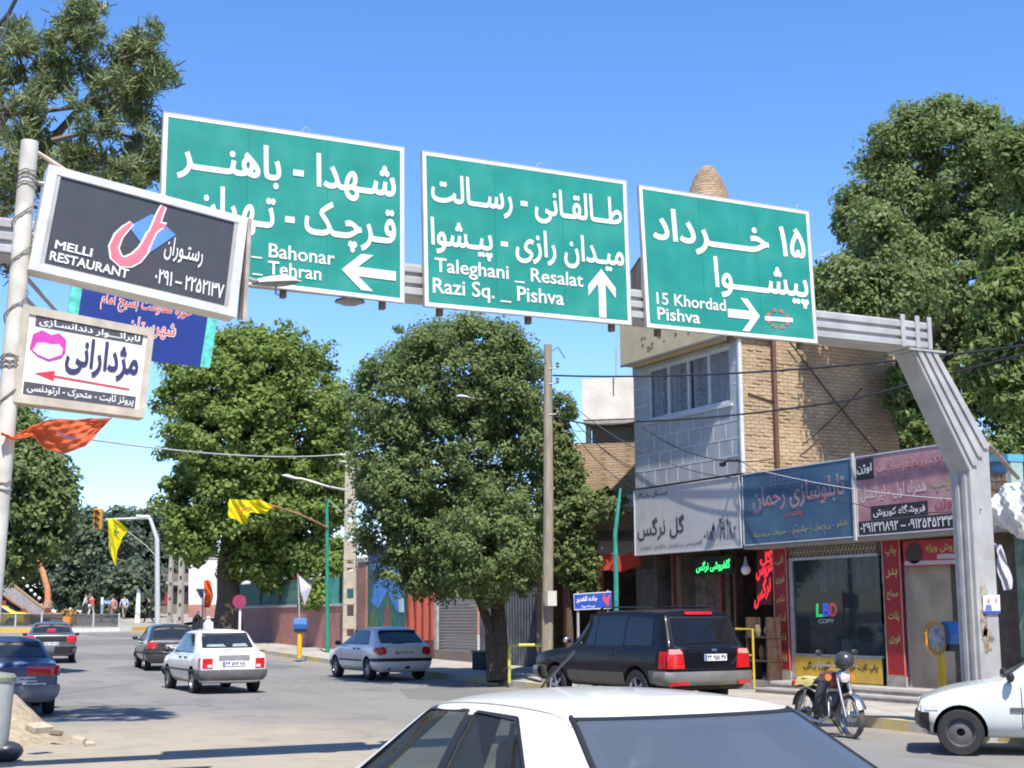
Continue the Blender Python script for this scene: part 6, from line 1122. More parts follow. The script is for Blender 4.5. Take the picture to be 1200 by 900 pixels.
def convex_grid(poly, nx=10, ny=6):
    P = np.array(poly); lo, hi = P.min(0)-1e-4, P.max(0)+1e-4; bm = bmesh.new(); vs = [[bm.verts.new((lo[0]+(hi[0]-lo[0])*i/nx, lo[1]+(hi[1]-lo[1])*j/ny, 0)) for i in range(nx+1)] for j in range(ny+1)]
    for j in range(ny):
        for i in range(nx): bm.faces.new((vs[j][i], vs[j][i+1], vs[j+1][i+1], vs[j+1][i]))
    A = 0
    for i in range(len(P)): A += P[i-1][0]*P[i][1]-P[i][0]*P[i-1][1]
    sg = 1 if A > 0 else -1; c = P.mean(0)
    for i in range(len(P)):
        a, b_ = P[i-1], P[i]; d = b_-a
        if np.linalg.norm(d) < 1e-6: continue
        n = np.array([d[1], -d[0]])*sg; n = n/np.linalg.norm(n)
        bmesh.ops.bisect_plane(bm, geom=bm.verts[:]+bm.edges[:]+bm.faces[:], plane_co=(a[0], a[1], 0), plane_no=(n[0], n[1], 0), clear_outer=True)
    return bm
class Hull:
    def __init__(s, verts, faces, root): s.bvh = BVHTree.FromPolygons(verts, faces); s.root = root
    def patch(s, name, poly, view, mat, off=.004, res=(10, 6), parent=None, round_=0, clamp=None):
        poly = rpoly(poly, round_) if round_ else poly; bm = convex_grid(poly, *res); dirs = {'L': Vector((1, 0, 0)), 'R': Vector((-1, 0, 0)), 'B': Vector((0, 1, 0)), 'F': Vector((0, -1, 0)), 'T': Vector((0, 0, -1))}[view]
        hits = []
        for v in bm.verts:
            a, b_ = v.co.x, v.co.y; o = {'L': Vector((-5, a, b_)), 'R': Vector((5, a, b_)), 'B': Vector((a, -9, b_)), 'F': Vector((a, 9, b_)), 'T': Vector((a, b_, 5))}[view]
            h, n, _, _ = s.bvh.ray_cast(o, dirs)
            if h is None:
                h, n, _, _ = s.bvh.find_nearest(o+dirs*(5 if view in 'LRT' else 7))
                h = Vector((a, h.y, b_)) if view in 'BF' else (Vector((h.x, a, b_)) if view in 'LR' else Vector((a, b_, h.z)))
            if n.dot(dirs) > 0: n = -n
            n = (n-dirs*.6).normalized(); hits.append((v, h, n))
        md = float(np.median([h.dot(dirs) for _, h, _ in hits])); lim = clamp if clamp is not None else (.16 if view in 'BF' and abs(np.array(poly)[:, 0]).max() > .45 else 9)
        for v, h, n in hits:
            e = h.dot(dirs)-md
            if e > lim: h = h-dirs*(e-lim)
            v.co = h+n*off
        if off > .007:
            be = [e for e in bm.edges if len(e.link_faces) == 1]; r = bmesh.ops.extrude_edge_only(bm, edges=be)
            for v in [q for q in r['geom'] if isinstance(q, bmesh.types.BMVert)]: v.co += dirs*(off+.01)
        bmesh.ops.recalc_face_normals(bm, faces=bm.faces); 
        me = bpy.data.meshes.new(name); bm.to_mesh(me); bm.free(); smooth_by_angle(me, 50); return link(name, me, mat, parent or s.root)
def bumper(h, name, end, z0, z1, out, mat, reach=.38, nz=4):
    p = h.P; sg = -1 if end == 'B' else 1; cy = sg*(p.hl-reach); n = 30; fn = {}
    def pt(u, v):
        t = math.pi*u; d = Vector((-math.cos(t), sg*math.sin(t)*.75, 0)).normalized(); z = z0+(z1-z0)*v; o = Vector((0, cy, z))+d*6; hh, nn, _, _ = h.bvh.ray_cast(o, -d)
        r = out*(1-.35*abs(2*v-1)**3); q = hh if hh else Vector((d.x*p.hw, cy+d.y*reach, z)); return q+d*r
    mb = MB(); mb.grid(pt, n, nz); k = len(mb.v); mb.grid(lambda u, v: pt(u, 1)-Vector((0, sg*.0, 0))+(Vector((0, cy, z1))-pt(u, 1))*(.12*v)+Vector((0, 0, .006*v)), n, 1); mb.grid(lambda u, v: pt(u, 0)+(Vector((0, cy, z0))-pt(u, 0))*(.12*v), n, 1)
    return mb.build(name, mat, h.root, True, local=True)
def wheel(root, x, y, r, wd, side, style, rimmat):
    e = bpy.data.objects.new('wheel', None); COL.objects.link(e); e.parent = root; e.location = (x, y, r); e.empty_display_size = .1
    h = wd/2; ri = r*.64
    MB().lathe([(ri, -h), (r*.93, -h), (r*.985, -h*.75), (r, -h*.4), (r, h*.4), (r*.985, h*.75), (r*.93, h), (ri, h), (ri*.98, h*.5), (ri*.98, -h*.5), (ri, -h)], (0, 0, 0), 'x', 28, False).build('tyre', RUBBER, e, True, local=True)
    o = side; mb = MB(); mb.lathe([(ri*1.01, o*h*.8), (ri*.93, o*h*.86), (ri*.88, o*h*.55), (ri*.86, o*h*.1)] if style != 'steel' else [(ri*1.01, o*h*.8), (ri*.92, o*h*.85), (ri*.84, o*h*.35), (ri*.55, o*h*.55), (ri*.30, o*h*.6), (ri*.25, o*h*.3)], (0, 0, 0), 'x', 28, False)
    if style != 'steel':
        k = {'five': 5, 'six': 6, 'seven': 7}[style]
        for i in range(k):
            t = 2*math.pi*i/k; mb.cbox((o*h*.62, ri*.5*math.cos(t), ri*.5*math.sin(t)), (h*.22, ri*.86, ri*.24), Matrix.Rotation(t, 3, 'X'))
        mb.lathe([(ri*.24, o*h*.5), (ri*.22, o*h*.82), (ri*.05, o*h*.84)], (0, 0, 0), 'x', 12)
    mb.build('rim', rimmat, e, True, local=True); MB().lathe([(ri*.9, o*h*.05), (.02, o*h*.06)], (0, 0, 0), 'x', 16).build('brake_disc', UNDER, e, local=True)
def car(name, label, cat, loc, rz, L, W, H, zb=.22, belt=.92, hood=.90, nose=.68, trunk=None, yb=None, yr=-1, yf=.3, yc=.95, wt=.74, axles=(1.2, -1.2), wr=.29, pmat=None, rim='five', rimmat=None, see=False, lower=None, tailrise=0, level=2, tw=.18, gt=.115):
    root = empty(name, loc, label, cat, None, rz); WP[root.name] = Vector((0, 0, 0)); hw = W/2; hl = L/2
    tr = trunk if trunk else belt+.02; yb = yb if yb is not None else -hl+.12
    def deck(w, zt, zbt): return [(0, zbt), (w*.80, zbt), (w*.95, zbt+.10), (w, zbt+.45*(zt-zbt)), (w*.985, zt-.15), (w*.955, zt-.055), (w*.86, zt-.014), (w*.5, zt+.004), (0, zt+.012)]
    def cab(w, zt, zbt): return [(0, zbt), (w*.80, zbt), (w*.95, zbt+.10), (w, zbt+.45*(belt-zbt)), (w*.985, belt-.10), (w*.945, belt), (w*wt, zt-.085), (w*(wt-.10), zt-.02), (0, zt+.016)]
    ST = [(-hl, 'd', .86, tr-.12, zb+.14), (-hl+.05, 'd', .955, tr-.035 if trunk else tr-.02, zb+.04)]
    if trunk: ST += [(-hl+.3, 'd', .985, tr, zb)]
    ST += [(yb-.02 if trunk else yb-.03, 'd', .99, tr+.004, zb), (yb+.06, 'd', 1, tr+.035, zb)] if trunk else [(yb, 'd', .985, tr+.02, zb)]
    ST += [(yr, 'c', 1, H-.035 if gt > .1 else H-.022, zb), (yr+.14, 'c', 1, H-.01, zb), ((yr+yf)/2, 'c', 1, H, zb), (yf-.12, 'c', 1, H-.02, zb), (yf, 'c', 1, H-.05, zb), (yc-.05, 'd', 1, hood+.035, zb), (yc+.06, 'd', 1, hood, zb), ((yc+hl)/2, 'd', .99, (hood*.6+nose*.4)+.03, zb), (hl-.22, 'd', .955, nose+.06, zb+.03), (hl-.05, 'd', .89, nose-.01, zb+.06), (hl, 'd', .78, nose-.10, zb+.14)]
    bm = bmesh.new(); rings = []
    for y, k, wf, zt, zbt in ST:
        h_ = (deck if k == 'd' else cab)(hw*wf, zt, zbt); ring = [bm.verts.new((x, y, z)) for x, z in h_]+[bm.verts.new((-x, y, z)) for x, z in h_[-2:0:-1]]; rings.append(ring)
    n = len(rings[0])
    for a, b_ in zip(rings[:-1], rings[1:]):
        for i in range(n): bm.faces.new((a[i], a[(i+1) % n], b_[(i+1) % n], b_[i]))
    for rg in (rings[0], rings[-1]):
        for i in range(1, 8): bm.faces.new((rg[i], rg[i+1], rg[n-i-1], rg[n-i])) if 1 < i+1 < 8 else None
        bm.faces.new((rg[0], rg[1], rg[n-1])); bm.faces.new((rg[7], rg[8], rg[9]))
    bmesh.ops.recalc_face_normals(bm, faces=bm.faces)
    cl = bm.edges.layers.float.new('crease_edge'); bm.verts.index_update()
    for j, rg in enumerate(rings):
        cr = .55 if j in (1, len(rings)-2) else .0
        ci = [i for i, s_ in enumerate(ST) if s_[1] == 'c']
        if j in (ci[0]-1, ci[-1]+1): cr = .6
        if j in (ci[0], ci[-1]): cr = .35
        for i in range(n):
            e = bm.edges.get((rg[i], rg[(i+1) % n])); 
            if e: e[cl] = cr
    for a, b_ in zip(rings[:-1], rings[1:]):
        for i, cr in ((5, .45), (n-5, .45), (1, .5), (n-1, .5), (6, .35), (n-6, .35)):
            e = bm.edges.get((a[i], b_[i]))
            if e: e[cl] = cr
    me = bpy.data.meshes.new('cage'); bm.to_mesh(me); bm.free(); tmp = bpy.data.objects.new('cage', me); COL.objects.link(tmp); ss = tmp.modifiers.new('s', 'SUBSURF'); ss.levels = level; ss.render_levels = level
    bpy.context.view_layer.update(); dg = bpy.context.evaluated_depsgraph_get(); hm = bpy.data.meshes.new_from_object(tmp.evaluated_get(dg)); H_ = Hull([v.co.copy() for v in hm.vertices], [tuple(p.vertices) for p in hm.polygons], root)
    bpy.data.objects.remove(tmp); H_.hm = hm; bo = bpy.data.objects.new('cut', hm); COL.objects.link(bo); hm.materials.append(pmat); hm.materials.append(UNDER); hm.materials.append(INNER)
    # window outlines, side view (y, z)
    zs, zt = belt+.035, H-gt-.010; yB = (yf+yr)/2+.05
    H_.win = dict(front=[(yB+.035, zs), (yc-.33, zs), (yf-.10, zt), (yB+.035, zt+.012)], rear=[(yB-.035, zs), (yB-.035, zt+.012), (yr+.24, zt), (yr-tw if trunk else yr-.02, zs)])
    zr0 = tr+.06; H_.rw = [(-hw*.74, zr0), (hw*.74, zr0), (hw*(wt-.115), H-gt), (-hw*(wt-.115), H-gt)]; H_.ww = [(-hw*.72, hood+.09), (hw*.72, hood+.09), (hw*(wt-.10), H-.115), (-hw*(wt-.10), H-.115)]
    cuts = []
    def cutter(mb, mi):
        me = bpy.data.meshes.new('cutter'); me.from_pydata([Vector(p) for p in mb.v], [], mb.f); bm = bmesh.new(); bm.from_mesh(me); bmesh.ops.remove_doubles(bm, verts=bm.verts, dist=1e-5); bmesh.ops.recalc_face_normals(bm, faces=bm.faces); bm.to_mesh(me); bm.free(); o = bpy.data.objects.new('cutter', me); COL.objects.link(o); me.materials.append(UNDER if mi == 1 else INNER); cuts.append(o)
        md = bo.modifiers.new('b', 'BOOLEAN'); md.object = o; md.operation = 'DIFFERENCE'; md.solver = 'EXACT'; md.material_mode = 'TRANSFER'
    for y in axles:
        for s_ in (-1, 1): cutter(MB().lathe([(wr*1.16, s_*(hw-.30)), (wr*1.16, s_*(hw+.2))], (0, y, wr+.01), 'x', 28), 1)
    if see:
        for k in ('front', 'rear'):
            P = rpoly(H_.win[k], .06 if level > 2 else .12); cutter(MB().prism([(-hw-.3, a, b_) for a, b_ in P], (2*hw+.6, 0, 0)), 2)
        cutter(MB().prism([(a*.94, -hl-.2, b_) for a, b_ in [(H_.rw[0][0], belt+.05), (H_.rw[1][0], belt+.05), (H_.rw[2][0], H-gt-.02), (H_.rw[3][0], H-gt-.02)]], (0, L+.4, 0)), 2)
    bpy.context.view_layer.update(); dg = bpy.context.evaluated_depsgraph_get(); bmz = bpy.data.meshes.new_from_object(bo.evaluated_get(dg)); bmz.name = 'body'
    bpy.data.objects.remove(bo)
    for o in cuts: bpy.data.objects.remove(o)
    smooth_by_angle(bmz, 32 if level < 3 else 55); H_.body = link('body', bmz, None, root)
    for y in axles:
        for s_ in (-1, 1): wheel(root, s_*(hw-.115), y, wr, .19, s_, rim, rimmat or ALLOY)
    H_.P = PCar(); H_.P.__dict__.update(dict(L=L, W=W, H=H, hw=hw, hl=hl, belt=belt, hood=hood, nose=nose, tr=tr, yb=yb, yr=yr, yf=yf, yc=yc, zb=zb, axles=axles, wr=wr, yB=yB, see=see, wt=wt))
    return root, H_
def windows(h, side, rear, front, trim=TRIM, fine=False):
    R1, R2, rd_ = ((30, 16), (40, 28), .06) if fine else ((12, 6), (12, 8), .12)
    for s_ in 'LR':
        for k in ('front', 'rear'):
            w = h.win[k]; c = np.mean(w, 0); big = [tuple(c+(np.array(p)-c)*1.0+np.sign(np.array(p)-c)*.02) for p in w]
            if not h.P.see: h.patch('window_seal', big, s_, trim, .0025, (12, 6), round_=.12)
            else:                                        # an open seal round the cut opening
                seal_ring(h, w, s_, trim, .014 if fine else .022, rd_)
            h.patch('side_window', w, s_, side, .005 if not h.P.see else -.003, R1, round_=rd_)
    c = np.mean(h.rw, 0); big = [tuple(c+(np.array(p)-c)*1.0+np.sign(np.array(p)-c)*.02) for p in h.rw]
    if not h.P.see: h.patch('rear_seal', big, 'B', trim, .003, (12, 8), round_=.1)
    h.patch('rear_window', h.rw, 'B', rear, .0065 if not fine else .010, R2, round_=.1 if not fine else .05, clamp=9)
    if not h.P.see: h.patch('windscreen_seal', [(p[0]*1.03, p[1]+(.02 if p[1] > h.P.belt+.2 else -.02)) for p in h.ww], 'F', trim, .003, (12, 8), round_=.1)
    h.patch('windscreen', h.ww, 'F', front, .0065, R2, round_=.1, clamp=9)
def seal_ring(h, w, s_, trim, wd=.022, rd_=.12):
    c = np.mean(w, 0); P = [tuple(p) for p in rpoly(w, rd_)]; mb = MB(); dirs = Vector((1, 0, 0)) if s_ == 'L' else Vector((-1, 0, 0)); pts = []
    def pr(a, b_, off):
        hh, n, _, _ = h.bvh.ray_cast(Vector((-5 if s_ == 'L' else 5, a, b_)), dirs); return hh-dirs*off if hh else Vector((0, a, b_))
    n = len(P); A = np.array(P); out = [tuple(A[i]+(A[i]-c)/np.linalg.norm(A[i]-c)*wd) for i in range(n)]; inn = [tuple(A[i]-(A[i]-c)/np.linalg.norm(A[i]-c)*wd*.6) for i in range(n)]
    v0 = [pr(*p, .004) for p in out]; v1 = [pr(*p, .006) for p in P]; v2 = [pr(*p, -.012) for p in inn]
    mb.add(v0+v1+v2, [(i, (i+1) % n, n+(i+1) % n, n+i) for i in range(n)]+[(n+i, n+(i+1) % n, 2*n+(i+1) % n, 2*n+i) for i in range(n)]); mb.build('window_seal', trim, h.root, True, local=True)
def strip(h, name, y0, y1, z0, z1, views, mat, off=.012, res=(14, 1)):
    for s_ in views: h.patch(name, [(y0, z0), (y1, z0), (y1, z1), (y0, z1)], s_, mat, off, res)
def seams(h, side='LR'):
    p = h.P
    for s_ in side:
        for y in (p.yc-.26, p.yB, p.axles[1]+p.wr+.10):
            h.patch('door_gap', [(y-.006, p.zb+.12), (y+.006, p.zb+.12), (y+.006, p.belt-.0), (y-.006, p.belt-.0)], s_, TRIM, .0022, (1, 8))
        for y in (p.yB+.12, p.axles[1]+p.wr+.22): h.patch('door_handle', [(y, p.belt-.12), (y+.16, p.belt-.12), (y+.16, p.belt-.075), (y, p.belt-.075)], s_, TRIM, .018, (3, 1))
def plate(h, x0, x1, z0, z1, text, view='B'):
    o = h.patch('number_plate', [(x0, z0), (x1, z0), (x1, z1), (x0, z1)], view, PLATE, .014, (4, 1)); sg = 1 if view == 'B' else -1
    y = sum(v.co.y for v in o.data.vertices if abs(v.co.y) > 0)/len(o.data.vertices); ys_ = [v.co.y for v in o.data.vertices]; y = min(ys_)-.002 if view == 'B' else max(ys_)+.002
    P = Panel(Vector((x0, y, z1)), Vector((x1, y, z1)), Vector((x1, y, z0)), Vector((x0, y, z0))); P.n = Vector((0, -sg, 0))
    WP[o.name] = Vector((0, 0, 0)); TX(P, text, .12, .18, .97, .85, TRIM, o, .02, d=.002, fa=False); P.poly([(.01, .05), (.085, .05), (.085, .95), (.01, .95)], .0015, .001).build('blue_band', M('plate_band', (.03, .08, .40), .5), o, local=True)
def mirror(h, y, z, mat, sides=(-1, 1)):
    for s_ in sides:
        mb = MB(); mb.ball((s_*(h.P.hw+.06), y, z), (.09, .055, .065), 10, 8); mb.tube([(s_*(h.P.hw*.92), y+.02, z-.05), (s_*(h.P.hw+.02), y, z-.03)], .02, 6); mb.build('wing_mirror', mat, h.root, True, local=True)
def seats(h, mat=SEAT):
    p = h.P
    for x in (-p.hw*.42, p.hw*.42):
        mb = MB(); mb.cbox((x, p.yB+.02, p.belt-.12), (.46, .14, .62), Matrix.Rotation(.22, 3, 'X')); bevel(mb.build('seat', mat, h.root, local=True), .05, 3); o = MB().cbox((x, p.yB-.07, p.belt+.24), (.24, .10, .17), Matrix.Rotation(.2, 3, 'X')).build('headrest', mat, h.root, local=True); bevel(o, .04, 3)
    bevel(MB().cbox((0, p.yr+.30, p.belt-.10), (1.15, .16, .5), Matrix.Rotation(.35, 3, 'X')).build('rear_seat', mat, h.root, local=True), .05, 3)
WP2 = lambda p: (p.x, p.y, p.z)
def at(px, d, x=None):
    p = gxy(px, d); return (p.x, p.y, p.z)
# vehicle places, measured on the ground
NEAR_LOC, NEAR_RZ = (2.98, 5.40, 0), rad(1)
PRIDE_LOC, PRIDE_RZ = (9.35, 34.6, gz(34)), rad(0)
RP_LOC, RP_RZ = (14.83, 13.36, 0), rad(47)
SUV_LOC, SUV_RZ = at(742, 28.6), rad(2)
H206_LOC, H206_RZ = (15.05, 38.2, gz(38)), rad(1)
DH_LOC, DH_RZ = at(196, 47), rad(-6)
G405_LOC, G405_RZ = at(62, 52.5), rad(-9)
BLUE_LOC, BLUE_RZ = at(8, 28), rad(-4)
TAXI_LOC, TAXI_RZ = at(-8, 90), rad(70)
MOTO_LOC, MOTO_RZ = (13.85, 17.1, 0), rad(-188)
# ---------------------------------------------------------------- near white saloon
PWH = paint('white_car_paint', (.80, .80, .79), dirt=.05); PWH2 = paint('ivory_white_paint', (.72, .72, .70), dirt=.10)
r, h = car('white_saloon', 'nearest white saloon car, only its roof and windows showing at the bottom of the photo', 'car', NEAR_LOC, NEAR_RZ, 4.5, 1.72, 1.465, belt=.95, hood=.92, nose=.68, trunk=1.0, yb=-1.62, yr=-.86, yf=.28, yc=1.08, wt=.665, axles=(1.32, -1.30), wr=.30, pmat=PWH, see=True, level=3, tw=.34, gt=.082)
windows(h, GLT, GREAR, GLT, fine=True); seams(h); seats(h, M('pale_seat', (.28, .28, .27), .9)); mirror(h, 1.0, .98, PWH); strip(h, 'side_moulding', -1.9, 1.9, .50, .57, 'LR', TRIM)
for s_ in 'LR': h.patch('pillar_trim', [(h.P.yB-.032, .99), (h.P.yB+.032, .99), (h.P.yB+.032, 1.372), (h.P.yB-.032, 1.372)], s_, TRIM, .0065, (2, 8))
bumper(h, 'rear_bumper', 'B', .36, .56, .04, PWH); bumper(h, 'front_bumper', 'F', .34, .54, .04, PWH)
for s_ in (-1, 1): h.patch('tail_lamp', [(s_*.52, .72), (s_*.80, .72), (s_*.80, .88), (s_*.52, .88)], 'B', LREDL, .012, (5, 3)); h.patch('headlight', [(s_*.42, .56), (s_*.72, .57), (s_*.70, .66), (s_*.42, .66)], 'F', LCLR, .012, (5, 3))
plate(h, -.26, .26, .62, .73, '۲۳ ۴۱۸ ۶۷')
def roofstrip(h, x, y0, y1, nm, mat, w=.007, n=14):
    for s_ in (-1, 1):
        mb = MB(); L_ = []
        for i in range(n+1):
            y = y0+(y1-y0)*i/n; q = h.bvh.ray_cast(Vector((s_*x(y), y, 4)), Vector((0, 0, -1)))[0]; L_.append(q+Vector((0, 0, .001)))
        mb.tube(L_, w, 5); mb.build(nm, mat, h.root, True, local=True)
roofstrip(h, lambda y: .505, -.92, .26, 'roof_seam', M('roof_seam_grey', (.42, .42, .42), .5), .0045)
q = h.bvh.ray_cast(Vector((-.0, .22, 4)), Vector((0, 0, -1)))[0]; MB().tube([q, q+Vector((.0, -.04, .03)), q+Vector((0, -.30, .17))], .006, 6).build('aerial', TRIM, r, local=True)
# bright trim down both rear pillars and the sticker inside the rear window
for s_ in (-1, 1):
    L_ = []
    for t in np.linspace(0, 1, 12):
        x = s_*(abs(h.rw[2][0])+.006+(abs(h.rw[0][0])-abs(h.rw[2][0]))*t); z = h.rw[2][1]+.01+(h.rw[0][1]-h.rw[2][1])*t; q = h.bvh.ray_cast(Vector((x, -9, z)), Vector((0, 1, 0)))[0]
        if q: L_.append(q+Vector((0, -.004, .004)))
    MB().tube(L_, .010, 6).build('pillar_trim', TRIM, r, True, local=True)
x0, x1, zt_ = h.rw[3][0], h.rw[2][0], h.rw[2][1]
h.patch('rear_seal', [(x0-.01, zt_-.004), (x1+.01, zt_-.004), (x1+.01, zt_+.005), (x0-.01, zt_+.005)], 'B', TRIM, .012, (40, 1))
for s_ in 'LR': h.patch('quarter_bar', [(-.955, .99), (-.915, .99), (-.60, 1.362), (-.64, 1.362)], s_, TRIM, .006, (2, 10))
h.patch('parcel_shelf', [(-.6, -1.55), (.6, -1.55), (.6, -1.54), (-.6, -1.54)], 'T', TRIM, .003, (2, 1)); MB().box((-.62, -1.58, .93), (.62, -.98, .955)).build('parcel_shelf', M('shelf_grey', (.10, .10, .105), .9), r, local=True)
h.patch('window_sticker', [(.10, zt_-.05), (.145, zt_-.05), (.145, zt_-.035), (.10, zt_-.035)], 'B', WHITE, .008, (2, 1), round_=.05)
# ---------------------------------------------------------------- the white hatch-backed saloon on the road
def pride(name, label, loc, rz, pm, **kw):
    r, h = car(name, label, 'car', loc, rz, 3.94, 1.605, 1.46, belt=.90, hood=.90, nose=.70, trunk=.98, yb=-1.50, yr=-.98, yf=.30, yc=.98, wt=.76, axles=kw.pop('axles', (1.16, -1.18)), wr=.285, pmat=pm, tw=.26, **kw); return r, h
r, h = pride('white_saloon', 'white boxy saloon with grey rear bumper driving away in the middle of the street', PRIDE_LOC, PRIDE_RZ, PWH2, rim='seven')
windows(h, GLD, GLD, GLD); seams(h); mirror(h, .86, .96, TRIM)
bumper(h, 'rear_bumper', 'B', .30, .54, .06, BUMP); bumper(h, 'front_bumper', 'F', .30, .50, .05, BUMP);
for s_ in (-1, 1):
    t = h.patch('tail_lamp', [(s_*.50, .58), (s_*.775, .58), (s_*.775, .80), (s_*.50, .80)], 'B', LREDL, .014, (5, 4)); h.patch('reverse_lamp', [(s_*.52, .60), (s_*.62, .60), (s_*.62, .66), (s_*.52, .66)], 'B', LCLR, .018, (2, 2), parent=t)
    h.patch('headlight', [(s_*.40, .52), (s_*.70, .53), (s_*.68, .66), (s_*.40, .66)], 'F', LCLR, .012, (5, 3))
h.patch('garnish', [(-.36, .76), (.36, .76), (.36, .87), (-.36, .87)], 'B', M('garnish_grey', (.24, .24, .25), .5), .012, (6, 2)); plate(h, -.27, .27, .62, .735, '۳۴ ۵۲۶ ۷۸'); strip(h, 'side_moulding', -1.5, 1.5, .50, .545, 'LR', TRIM, .010)
# reflections painted as pale green patches over the dark rear glass
h.patch('shelf_reflection', [(-.5, 1.05), (-.05, 1.05), (-.1, 1.11), (-.48, 1.10)], 'B', M('painted_reflection', (.25, .32, .30), .1), .0085, (4, 2)); h.patch('shelf_reflection', [(.1, 1.05), (.48, 1.05), (.44, 1.12), (.14, 1.11)], 'B', MATS['painted_reflection'], .0085, (4, 2))
# ---------------------------------------------------------------- pale saloon cut by the right edge
PGW = paint('pale_green_white_paint', (.62, .68, .655), dirt=.15)
r, h = pride('pale_saloon', 'pale greenish white car with black front bumper, cut by the right edge', RP_LOC, RP_RZ, PGW, rim='steel', rimmat=STRIM, see=True, level=2, axles=(1.46, -1.18))
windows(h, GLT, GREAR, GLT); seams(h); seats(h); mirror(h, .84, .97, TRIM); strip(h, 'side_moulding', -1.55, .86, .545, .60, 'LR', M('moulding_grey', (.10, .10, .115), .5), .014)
bumper(h, 'front_bumper', 'F', .27, .53, .05, TRIM, .14); bumper(h, 'rear_bumper', 'B', .30, .53, .06, BUMP)
for s_ in (-1, 1):
    h.patch('headlight', [(s_*.38, .545), (s_*.66, .55), (s_*.64, .66), (s_*.38, .66)], 'F', LCLR, .012, (5, 3)); h.patch('tail_lamp', [(s_*.52, .58), (s_*.78, .58), (s_*.78, .80), (s_*.52, .80)], 'B', LREDL, .014, (5, 4))
strip(h, 'corner_lamp', 1.72, 1.88, .555, .665, 'LR', LCLR, .010, (4, 2)); MB().lathe([(.37, 0), (.37, .02), (.30, .04), (.30, 0)], (0, .40, 1.02), 'y', 24) and None
sw_ = MB(); n = 20; c = Vector((-.36, .60, .93)); sw_.tube([c+Vector((.18*math.cos(2*math.pi*k/n), .06*math.sin(2*math.pi*k/n), .18*math.sin(2*math.pi*k/n))) for k in range(n+1)], .016, 6); sw_.build('steering_wheel', TRIM, r, True, local=True)
# ---------------------------------------------------------------- black off-road car
PBK = paint('black_blue_paint', (.006, .007, .011), dirt=.02, coat=.2, spec=.15); CLADM = M('champagne_cladding', (.155, .14, .115), .45, .3, dirt=.15); GSM = M('smoked_glass', (.008, .009, .011), .04, spec=.5)
r, h = car('off_road_car', 'big black off-road estate car with champagne lower panels parked before the flower shop', 'car', SUV_LOC, SUV_RZ, 5.0, 1.90, 1.87, zb=.40, belt=1.16, hood=1.14, nose=.98, yb=-2.38, yr=-2.12, yf=.35, yc=1.05, wt=.80, axles=(1.50, -1.42), wr=.385, pmat=PBK, rim='five')
h.win['front'] = [(.06, 1.20), (.80, 1.20), (.30, 1.72), (.06, 1.73)]; h.win['rear'] = [(-.95, 1.20), (-.95, 1.73), (.0, 1.73), (.0, 1.20)]; h.rw = [(-.73, 1.17), (.73, 1.17), (.66, 1.70), (-.66, 1.70)]
windows(h, GSM, GSM, GSM); seams(h)
for s_ in 'LR': h.patch('quarter_window', [(-1.93, 1.20), (-1.02, 1.20), (-1.02, 1.73), (-1.85, 1.70)], s_, GSM, .006, (8, 5), round_=.12)
strip(h, 'lower_cladding', -1.0, 1.0, .44, .70, 'LR', CLADM, .014, (14, 3)); strip(h, 'lower_cladding', -2.40, -1.87, .52, .76, 'LR', CLADM, .014, (6, 3)); strip(h, 'lower_cladding', 1.87, 2.30, .52, .76, 'LR', CLADM, .014, (6, 3)); strip(h, 'running_board', -.95, .95, .38, .43, 'LR', CLADM, .07, (10, 1))
SILB = M('silver_bumper', (.22, .215, .20), .4, .4, dirt=.2); bumper(h, 'rear_bumper', 'B', .50, .74, .10, SILB); bumper(h, 'front_bumper', 'F', .48, .74, .09, SILB)
for s_ in (-1, 1):
    t = h.patch('tail_lamp', [(s_*.58, .80), (s_*.90, .80), (s_*.90, 1.10), (s_*.62, 1.12)], 'B', LREDL, .02, (6, 5)); h.patch('indicator', [(s_*.62, 1.06), (s_*.88, 1.05), (s_*.86, 1.13), (s_*.66, 1.14)], 'B', M('pink_clear_lamp', (.55, .25, .22), .2, coat=.6), .024, (4, 2), parent=t)
    h.patch('bumper_reflector', [(s_*.55, .52), (s_*.84, .52), (s_*.84, .57), (s_*.55, .57)], 'B', LREDL, .108, (4, 1)); h.patch('headlight', [(s_*.5, .80), (s_*.82, .81), (s_*.78, .95), (s_*.5, .96)], 'F', LCLR, .014, (5, 3))
    h.patch('tail_lamp_side', [(-2.40, .80), (-2.20, .80), (-2.22, 1.10), (-2.38, 1.10)], 'L' if s_ < 0 else 'R', LREDL, .014, (4, 4))
    h.patch('wheel_arch', [(1.42+.52*math.cos(t_), .42+.52*math.sin(t_)) for t_ in np.linspace(.1, math.pi-.1, 3)], 'L' if s_ < 0 else 'R', PBK, .001, (2, 2)) if False else None
h.patch('brake_light', [(-.30, 1.755), (.30, 1.755), (.30, 1.80), (-.30, 1.80)], 'B', LREDL, .03, (6, 1)); plate(h, -.14, .36, .93, 1.05, '۴۲ ۹۵۱ ۴۷'); h.patch('tailgate_gap', [(-.85, .785), (.85, .785), (.85, .795), (-.85, .795)], 'B', TRIM, .004, (12, 1))
h.patch('emblem', rpoly([(.04, 1.10), (.16, 1.10), (.16, 1.14), (.04, 1.14)], .1), 'B', CHROME, .012, (3, 2)); h.patch('tailgate_handle', [(.50, .85), (.62, .98), (.60, 1.0), (.48, .87)], 'B', CHROME, .012, (3, 2))
for s_ in (-1, 1): MB().tube([(s_*.70, -1.7, 1.855), (s_*.70, -1.6, 1.90), (s_*.70, 0, 1.91), (s_*.70, .1, 1.87)], .018, 6).build('roof_rail', TRIM, r, True, local=True)
mirror(h, .88, 1.28, CHROME); MB().tube([(.86, 1.5, 1.0), (.86, 1.3, 1.7)], .005, 5).build('aerial', TRIM, r, local=True)
